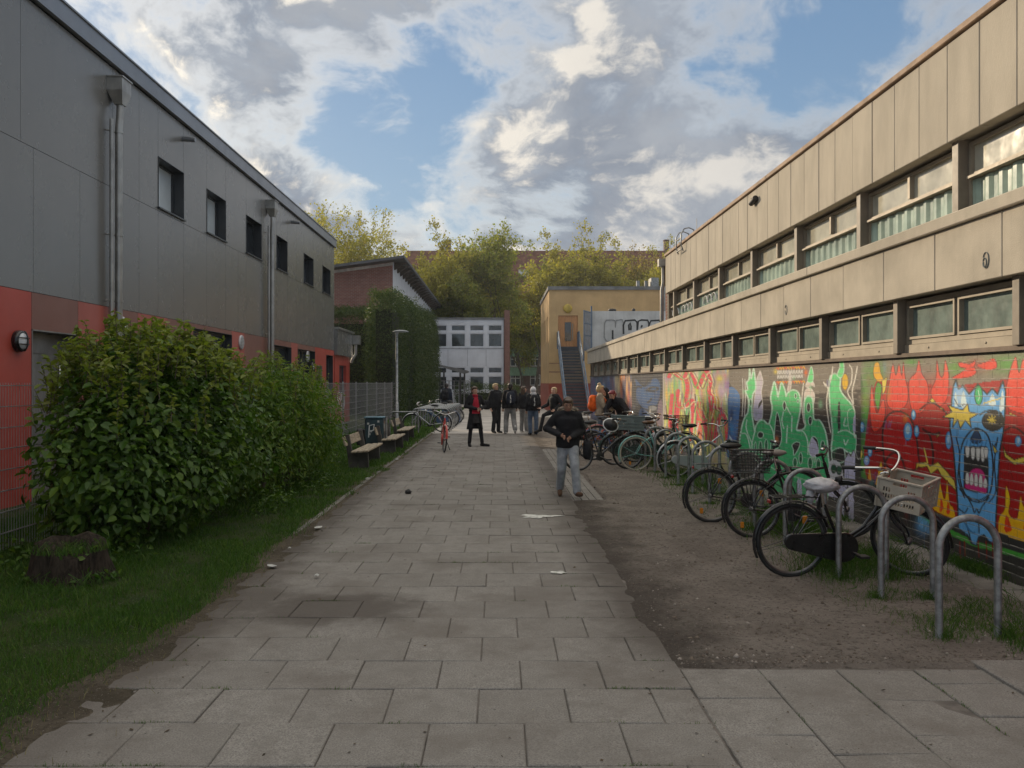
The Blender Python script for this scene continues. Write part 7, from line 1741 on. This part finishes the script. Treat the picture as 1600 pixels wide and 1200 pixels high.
    # shoes
    for q in 'lr':
        a, f = Vector(J['a' + q]), Vector(J['f' + q]); d = f - a; hd = Vector((d.x, d.y, 0)).normalized(); tl = -d.z / max(Vector((d.x, d.y, 0)).length, .01)
        low = a - Vector((0, 0, .045 * s)); toe = f + hd * .055 * s
        Pt = [('t', [a + Vector((0, 0, .09 * s)), a], [.043 * s, .048 * s], 1.0), ('t', [low - hd * .035 * s, low + hd * .03 * s, low.lerp(toe, .65), toe], [.040 * s, .043 * s, .044 * s, .036 * s], 1.0)]
        vs, fs = blob(Pt, .011, 3, .001); zmin = min(v[2] for v in vs); MB().add(vs, fs, 0, True).build('shoe', shoe, r)
    # jacket with sleeves
    g = bulk; hem = lp('pelvis', 'waist', -.55 if coat == 0 else .35); top_ = tuple(Vector(nb) + up * .055 * s)
    Pt = [('t', [hem, lp('pelvis', 'waist', .6), J['waist'], J['chest'], lp('chest', 'neckb', .62), lp('chest', 'neckb', .97), top_], [.186 * s * g, .180 * s * g, .172 * s * g, .188 * s * g, .175 * s * g, .105 * s, .080 * s], .72)]
    Pt.append(('e', tuple(Vector(nb) + up * .03 * s), (.080 * s, .085 * s, .06 * s)))
    for q in 'lr':
        Pt.append(('t', [lerp(nb, J['s' + q], .35), lerp(J['s' + q], nb, .12), lp('s' + q, 'e' + q, .5), J['e' + q], lp('e' + q, 'w' + q, .5), lp('e' + q, 'w' + q, .95)], [.072 * s * g, .078 * s * g, .068 * s * g, .060 * s * g, .054 * s * g, .045 * s * g], 1.0))
    vs, fs = blob(Pt, .016, 5, .0045, sd_ + 3); m = MB(); m.add(vs, fs, 0, True)
    if coat > 0:                                           # open coat skirt hanging to length `coat` below the pelvis
        rings = []; n = 26
        for k in range(9):
            t = k / 8; c = lerp(lerp(J['pelvis'], J['waist'], .9), (J['pelvis'][0], J['pelvis'][1] + .02, J['pelvis'][2] - coat * s), t); rx, ry = (.150 + .085 * t) * s * g, (.128 + .075 * t) * s * g; op = .30 + .42 * t
            rings.append([Vector((c[0] + rx * (1 + .05 * math.sin(9 * a + 3) * t) * math.sin(a), c[1] - ry * (1 + .05 * math.sin(9 * a) * t) * math.cos(a), c[2])) for a in np.linspace(op, 6.283 - op, n)])
        k0 = [p for R_ in rings for p in R_]; k1 = [Vector((p.x * .955, p.y * .955, p.z)) for p in k0]; fs = []
        for i in range(8):
            for j in range(n - 1): fs.append((i * n + j, i * n + j + 1, (i + 1) * n + j + 1, (i + 1) * n + j))
        o_ = len(k0); fs += [tuple(x + o_ for x in f[::-1]) for f in fs]
        for i in range(8):
            for j in (0, n - 1): fs.append((i * n + j, (i + 1) * n + j, (i + 1) * n + j + o_, i * n + j + o_))
        for j in range(n - 1): fs.append((8 * n + j, 8 * n + j + 1, 8 * n + j + 1 + o_, 8 * n + j + o_))
        m.add(k0 + k1, fs, 0, True)
    m.build('jacket' if coat == 0 else 'coat', top, r)
    if undershirt:
        m = MB(); c = lerp(J['pelvis'], J['chest'], .5); lo, hi = Vector(J['pelvis']), Vector(nb); rows = 10; n = 9; vs = []
        for i in range(rows):
            t = i / (rows - 1); p = lo.lerp(hi, -.02 + 1.05 * t); wx = (.115 - .035 * t) * s; dy = (.150 * g - .0 - .055 * max(0, t - .75) / .25) * s
            for j in range(n): a = -1 + 2 * j / (n - 1); vs.append(p + Vector((wx * a, -dy - .012 * s + .05 * s * a * a, 0)))
        fs = [(i * n + j, i * n + j + 1, (i + 1) * n + j + 1, (i + 1) * n + j) for i in range(rows - 1) for j in range(n - 1)]
        vs2 = [v + Vector((0, .03, 0)) for v in vs]; k = len(vs); fs += [tuple(x + k for x in f[::-1]) for f in fs]
        ed = [j for j in range(n)] + [i * n + n - 1 for i in range(1, rows)] + [(rows - 1) * n + j for j in range(n - 2, -1, -1)] + [i * n for i in range(rows - 2, 0, -1)]
        fs += [(ed[i], ed[(i + 1) % len(ed)], ed[(i + 1) % len(ed)] + k, ed[i] + k) for i in range(len(ed))]
        m.add(vs + vs2, fs, 0, True); m.tube([tuple(Vector(nb) + up * (.03 * s) + Vector((.072 * s * math.cos(a), .072 * s * math.sin(a), 0))) for a in np.linspace(0, 6.28, 17)[:-1]], .026 * s, 8, closed=True); m.build('sweater', undershirt, r)
    # hair, hood or headscarf
    m = MB()
    if hairstyle == 'hood':
        m.ell(hp(0, .012, .115), (.108 * s, .125 * s, .135 * s), 18, 12, 0, Q, lambda q: q if q.y > -.55 else Vector((q.x, -.55, q.z))); m.ell(hp(0, .04, -.02), (.12 * s, .11 * s, .09 * s), 14, 8, 0, Q); m.build('headscarf', hair, r)
    else:
        Pt = [('e', hp(0, .030, .150), (.090 * s, .092 * s, .090 * s), Q), ('e', hp(0, .060, .100), (.080 * s, .066 * s, .085 * s), Q), ('e', hp(0, -.035, .190), (.066 * s, .052 * s, .036 * s), Q)]
        for e in (-1, 1): Pt.append(('e', hp(e * .064, .025, .125), (.026 * s, .045 * s, .060 * s), Q))
        if hairstyle == 'tail': Pt += [('e', hp(0, .115, .07), (.035 * s, .03 * s, .09 * s), Q)]
        if hairstyle == 'long': Pt += [('e', hp(0, .075, .0), (.080 * s, .05 * s, .17 * s), Q)] + [('e', hp(e * .072, .0, .02), (.026 * s, .05 * s, .14 * s), Q) for e in (-1, 1)]
        if hairstyle == 'bun': Pt += [('e', hp(0, .055, .245), (.05 * s, .05 * s, .042 * s), Q)]
        if hairstyle == 'low_bun': Pt += [('e', hp(0, .13, .11), (.048 * s, .045 * s, .05 * s), Q)]
        vs, fs = blob(Pt, .010, 2, .010, len(label)); m.add(vs, fs, 0, True)
        m.build('hair', hair, r)
    if extra: extra(r, J, s, hp)
    return r
def backpack(mt, tagged=True):
    def f(r, J, s, hp):
        c = Vector(J['chest']); m = MB()
        m.ell((c.x, c.y + .21 * s, c.z - .06 * s), (.165 * s, .115 * s, .235 * s), 18, 12, 0, None, lambda q: Vector((math.copysign(abs(q.x) ** .7, q.x), math.copysign(abs(q.y) ** .7, q.y), math.copysign(abs(q.z) ** .75, q.z)))); m.ell((c.x, c.y + .30 * s, c.z - .13 * s), (.11 * s, .05 * s, .11 * s), 12, 8)
        b = m.build('backpack', mt, r); m = MB()
        for e in (-1, 1): m.tube([(c.x + e * .10 * s, c.y + .16 * s, c.z + .13 * s), (c.x + e * .115 * s, c.y - .01 * s, c.z + .185 * s), (c.x + e * .125 * s, c.y - .155 * s, c.z + .03 * s), (c.x + e * .135 * s, c.y - .06 * s, c.z - .16 * s), (c.x + e * .13 * s, c.y + .13 * s, c.z - .20 * s)], .018 * s, 6)
        m.build('strap', mt, b)
        if tagged: m = MB(); m.tube([(c.x + .02, c.y + .335 * s, c.z + .06), (c.x + .03, c.y + .335 * s, c.z - .02), (c.x + .01, c.y + .36 * s, c.z - .1)], .014, 6); m.tube([(c.x + .02, c.y + .36 * s, c.z - .13), (c.x + .03, c.y + .35 * s, c.z - .22)], .02, 6); m.build('charm', WHTS, b)
    return f
def sidebag(side, mt, size=(.15, .09, .17), z=.98):
    def f(r, J, s, hp):
        x = side * .33 * s; m = MB(); m.ell((x, .05, z * s), (size[0] * s, size[1] * s, size[2] * s), 16, 10, 0, None, lambda q: Vector((math.copysign(abs(q.x) ** .6, q.x), q.y, math.copysign(abs(q.z) ** .6, q.z)))); b = m.build('bag', mt, r)
        m = MB(); m.tube([(x - .1 * side, .05, (z + .16) * s), (J['sl'][0] * side, .08, J['sl'][2] + .05 * s), (x, -.02, (z + .16) * s)], .016, 6); m.build('strap', mt, b)
    return f
def Yx(px, Y): return (px - CX) * Y / F
GP = 'people walking away along the path'
def furhood(r, J, s, hp):
    nb = Vector(J['neckb']); m = MB(); p = []
    for k in range(28):
        a = 6.283 * k / 28; p.append((nb.x + .150 * s * math.sin(a), nb.y + .06 + .11 * s * -math.cos(a) * .9, nb.z + .05 * s + .06 * s * math.cos(a) * -1 * -1))
    m.tube(p, [.026 * s * (1 + .10 * math.sin(k * 2.7)) for k in range(28)], 8, closed=True); m.ell((nb.x, nb.y + .15, nb.z + .0), (.15 * s, .08 * s, .10 * s), 14, 8)
    for k in range(1500):
        c = Vector(random.choice(p)) + Vector((random.gauss(0, .008), random.gauss(0, .008), random.gauss(0, .008))); d = Vector((random.gauss(0, 1), random.gauss(0, 1), random.gauss(0, 1))).normalized(); q = d.orthogonal().normalized() * .0022; L = random.uniform(.03, .058) * s
        m.add([c + q, c - q, c + d * L], [(0, 1, 2)])
    m.build('fur_hood', FUR, r)
person('girl in a black hooded jacket and pale jeans walking towards the camera', (Yx(887, 13.3), 13.3, 0), r0(-4), 1.60, 'tan', HBRN, 'tail', BLKC, LJEAN, BOOT,
       dict(pelvis=(0, 0, .93), waist=(0, -.02, 1.08), chest=(0, -.04, 1.26), neckb=(0, -.07, 1.41), sl=(.185, -.03, 1.37), sr=(-.185, -.03, 1.37), er=(-.36, .0, 1.16), wr=(-.12, -.26, 1.06), el=(.245, .02, 1.12), wl=(.05, -.26, 1.02), hl=(.09, 0, .89), hr=(-.09, 0, .89), kl=(.12, -.20, .52), al=(.155, -.24, .13), fl=(.20, -.38, .10), kr=(-.10, .02, .48), ar=(-.13, .26, .12), fr=(-.13, .13, .03)), loose=1.16, head=(6, 20), bulk=1.12, extra=lambda r, J, s, hp: (furhood(r, J, s, hp), sidebag(1, BLKC, (.075, .12, .17), .80)(r, J, s, hp)))
person('woman in a red sweater and long open black coat standing beside the red bicycle', (Yx(742, 23.9), 23.9, 0), r0(18), 1.70, 'fair', HBRN, 'low_bun', BLKC, BLKC, BLKS,
       dict(el=(.30, .02, 1.14), wl=(.06, -.24, 1.06), er=(-.27, .03, 1.14), wr=(.0, -.25, 1.08), kl=(.16, -.03, .5), al=(.22, .0, .09), fl=(.33, -.12, .03), kr=(-.13, -.02, .5), ar=(-.16, .02, .09), fr=(-.18, -.14, .03)), coat=.46, undershirt=REDC, loose=.92, head=(12, 2))
def skirt(r, J, s, hp):
    m = MB(); n = 24; R_ = []
    for k in range(5): t = k / 4; R_ += [((.150 + .02 * t) * s * math.cos(a), (.128 + .012 * t) * s * math.sin(a), J['pelvis'][2] + (.08 - .36 * t) * s) for a in np.linspace(0, 6.283, n + 1)[:-1]]
    m.add(R_, [(i * n + j, i * n + (j + 1) % n, (i + 1) * n + (j + 1) % n, (i + 1) * n + j) for i in range(4) for j in range(n)], 0, True); m.build('skirt', CHAR, r)
skirt([o for o in bpy.data.objects if o.name == 'person.001'][0], {'pelvis': (0, 0, .94)}, 1.70 / 1.72, None)
person('person all in black with a black shoulder bag facing the camera', (Yx(775, 30.3), 30.3, 0), r0(28), 1.78, 'fair', HBLN, 'short', BLKC, BLKC, BLKS, dict(el=(.26, .0, 1.14), wl=(.10, -.24, 1.12), kl=(.09, -.02, .5), kr=(-.07, -.02, .5)), loose=1.15, head=(20, 0), bulk=1.1, extra=sidebag(-1, BLKC), group='people standing and walking on the path')
person('person seen from behind in dark jacket and wide grey trousers with charm on backpack', (Yx(797, 29.6), 29.6, 0), r0(186), 1.79, 'fair', HBLK, 'short', BLKC, GREYP, WHTS, dict(kl=(.12, -.10, .50), al=(.14, -.02, .10), kr=(-.12, .02, .50), ar=(-.14, .24, .18), fr=(-.15, .18, .06), fl=(.15, -.17, .03)), loose=1.30, bulk=1.2, extra=backpack(NAVY), group='people standing and walking on the path')
person('long brown-haired person in black jacket and light trousers between two others', (Yx(819, 30.6), 30.6, 0), r0(150), 1.68, 'fair', HBRN, 'long', BLKC, GREYP, WHTS, dict(kl=(.11, -.03, .50), kr=(-.10, .05, .49)), loose=1.2, head=(-60, 0), bulk=1.1, group='people standing and walking on the path')
person('person with pale headscarf, black jacket and wide blue jeans seen from behind', (Yx(833, 29.2), 29.2, 0), r0(190), 1.66, 'fair', LGREY, 'hood', BLKC, JEAN, BLKS, dict(kl=(.11, -.04, .50), kr=(-.11, .03, .50)), loose=1.25, bulk=1.2, extra=backpack(BLKC), group='people standing and walking on the path')
person('short-haired person in black turning round with one leg stretched out', (Yx(866, 27.0), 27.0, 0), r0(-60), 1.68, 'fair', HBLN, 'short', BLKC, BLKC, BLKS, dict(pelvis=(.0, .05, .93), chest=(0, .0, 1.25), neckb=(0, -.01, 1.41), kr=(-.12, -.34, .78), ar=(-.12, -.46, .34), fr=(-.12, -.62, .24), kl=(.1, .10, .50), al=(.11, .24, .10), fl=(.12, .10, .03), el=(.30, .1, 1.15), wl=(.24, -.12, .98), er=(-.30, -.05, 1.12), wr=(-.3, -.30, 1.02)), head=(18, 0), bulk=1.1)
person('blond person with an orange backpack and beige jacket at the bicycles', (Yx(938, 23.6), 23.6, 0), r0(82), 1.74, 'fair', HBLN, 'bun', BEIGE, JEAN, WHTS, dict(el=(.22, -.10, 1.12), wl=(.10, -.38, 1.08), er=(-.22, -.10, 1.12), wr=(-.08, -.36, 1.06)), head=(10, 10), bulk=1.15, extra=backpack(ORNG, False), group='people at the bicycles')
person('person with dark red hair in black bending over the bicycles', (Yx(976, 23.2), 23.4, 0), r0(-52), 1.74, 'fair', HRED, 'short', BLKC, BLKC, BLKS, dict(waist=(0, -.06, 1.07), chest=(0, -.20, 1.20), neckb=(0, -.33, 1.32), sl=(.17, -.30, 1.28), sr=(-.17, -.30, 1.28), el=(.40, -.36, 1.10), wl=(.58, -.42, .98), er=(-.2, -.48, 1.06), wr=(-.08, -.60, .92)), head=(-10, 30), bulk=1.2, group='people at the bicycles')
person('dark-hooded person between the orange backpack and the bending person', (Yx(951, 24.4), 24.5, 0), r0(-30), 1.70, 'fair', BLKC, 'hood', BLKC, BLKC, BLKS, dict(chest=(0, -.08, 1.24), neckb=(0, -.14, 1.39), el=(.22, -.1, 1.12), wl=(.08, -.32, 1.0)), head=(-15, 20), bulk=1.15, group='people at the bicycles')
person('person in black with a cap behind the left hoops, seen from behind', (Yx(698, 38.5), 38.5, 0), r0(160), 1.78, 'fair', HBLK, 'short', NAVY, BLKC, BLKS, None, loose=1.1, bulk=1.25, extra=backpack(BLKC, False))

# ------------------------------------------------------------------ small things
def litter():
    wl = [(495, 903, .06), (620, 719, .10), (626, 724, .07), (574, 752, .07), (581, 750, .06), (497, 827, .09), (470, 842, .05), (425, 888, .09), (415, 887, .08), (452, 860, .04), (395, 893, .05), (812, 760, .05)]
    mw = mat('crumpled paper', (.42, .42, .40), .8, 0, .1, 20)
    spots = ['on the path edge by the shrub', 'on the grass verge before the middle bench', 'unused', 'at the kerb before the front bench', 'just left of its twin near the front bench', 'on the dusty path edge by the shrub, mid left', 'on the lawn edge, mid left', 'on the lawn below the shrub, biggest there', 'touching the biggest scrap below the shrub', 'tiny, on the lawn edge under the shrub', 'leftmost of the scraps on the lawn', 'on the middle of the path behind the white splash']
    for q_, ((u, v, s), tx) in enumerate(zip(wl, spots)):
        if q_ in (2, 4, 6, 8, 10): continue
        s *= .72
        Y = Ygr(v); X = (u - CX) * Y / F; m = MB(); n = 9
        vs = [(s * math.cos(6.283 * k / n) * random.uniform(.5, 1.2), s * .6 * math.sin(6.283 * k / n) * random.uniform(.5, 1.2), random.uniform(0, .015)) for k in range(n)]; c = (0, 0, .02)
        m.add(vs + [c], [(k, (k + 1) % n, n) for k in range(n)]); m.add([(a, b, z - .004) for a, b, z in vs] + [(0, 0, .0)], [((k + 1) % n, k, n) for k in range(n)])
        o = m.build('paper_scrap', mw); o.location = (X, Y, .02 if X > -2.4 else .05); o.rotation_euler = (0, 0, random.uniform(0, 6)); tag(o, 'white paper scrap ' + tx, 'litter', 'paper scraps along the path')
    Y = Ygr(771); m = MB(); m.ell((0, 0, .03), (.055, .045, .04), 12, 8, 0, None, lambda q: q * (1 + .15 * math.sin(9 * q.x + 7 * q.z))); o = m.build('black_lump', M_PLAS); o.location = ((638 - CX) * Y / F, Y, 0); tag(o, 'small black lump lying alone on the path', 'litter')
    Y = Ygr(807); m = MB(); n = 40; vs = []
    for k in range(n):
        a = 6.283 * k / n; q = 1 + .35 * math.sin(3 * a + 1) + .22 * math.sin(7 * a) + random.gauss(0, .10); vs.append((.23 * q * math.cos(a), .13 * q * math.sin(a), 0))
    m.add(vs + [(0, 0, 0)], [(k, (k + 1) % n, n) for k in range(n)]); o = m.build('paint_splash', mat('dried white paint', (.50, .50, .47), .8, 0, .25, 14)); o.location = ((841 - CX) * Y / F, Y, .0065); tag(o, 'white paint splash dried on the path slabs', 'stain')
    Y = Ygr(895); m = MB(); vs = [(.085 * math.cos(6.283 * k / 14) * random.uniform(.6, 1.3), .05 * math.sin(6.283 * k / 14) * random.uniform(.6, 1.3), 0) for k in range(14)]; m.add(vs, [tuple(range(14))]); o = m.build('paint_splash', mat('dried white paint', (.50, .50, .47), .8)); o.location = ((873 - CX) * Y / F, Y, .0065); tag(o, 'small white paint spot near the right edge of the path', 'stain')
litter()

# ------------------------------------------------------------------ thin evening haze in the air
def haze():
    m = bpy.data.materials.new('haze'); m.use_nodes = True; t = NT(m.node_tree)
    v = t.new('ShaderNodeVolumePrincipled'); v.inputs['Color'].default_value = (.86, .88, .90, 1); v.inputs['Density'].default_value = HAZE; v.inputs['Anisotropy'].default_value = .35
    o = t.new('ShaderNodeOutputMaterial'); t.l.new(v.outputs[0], o.inputs['Volume'])
    h = MB().box(-252, 252, -42, 402, -1.2, 25).build('haze', m); h['kind'] = 'stuff'
HAZE = .0005
haze()
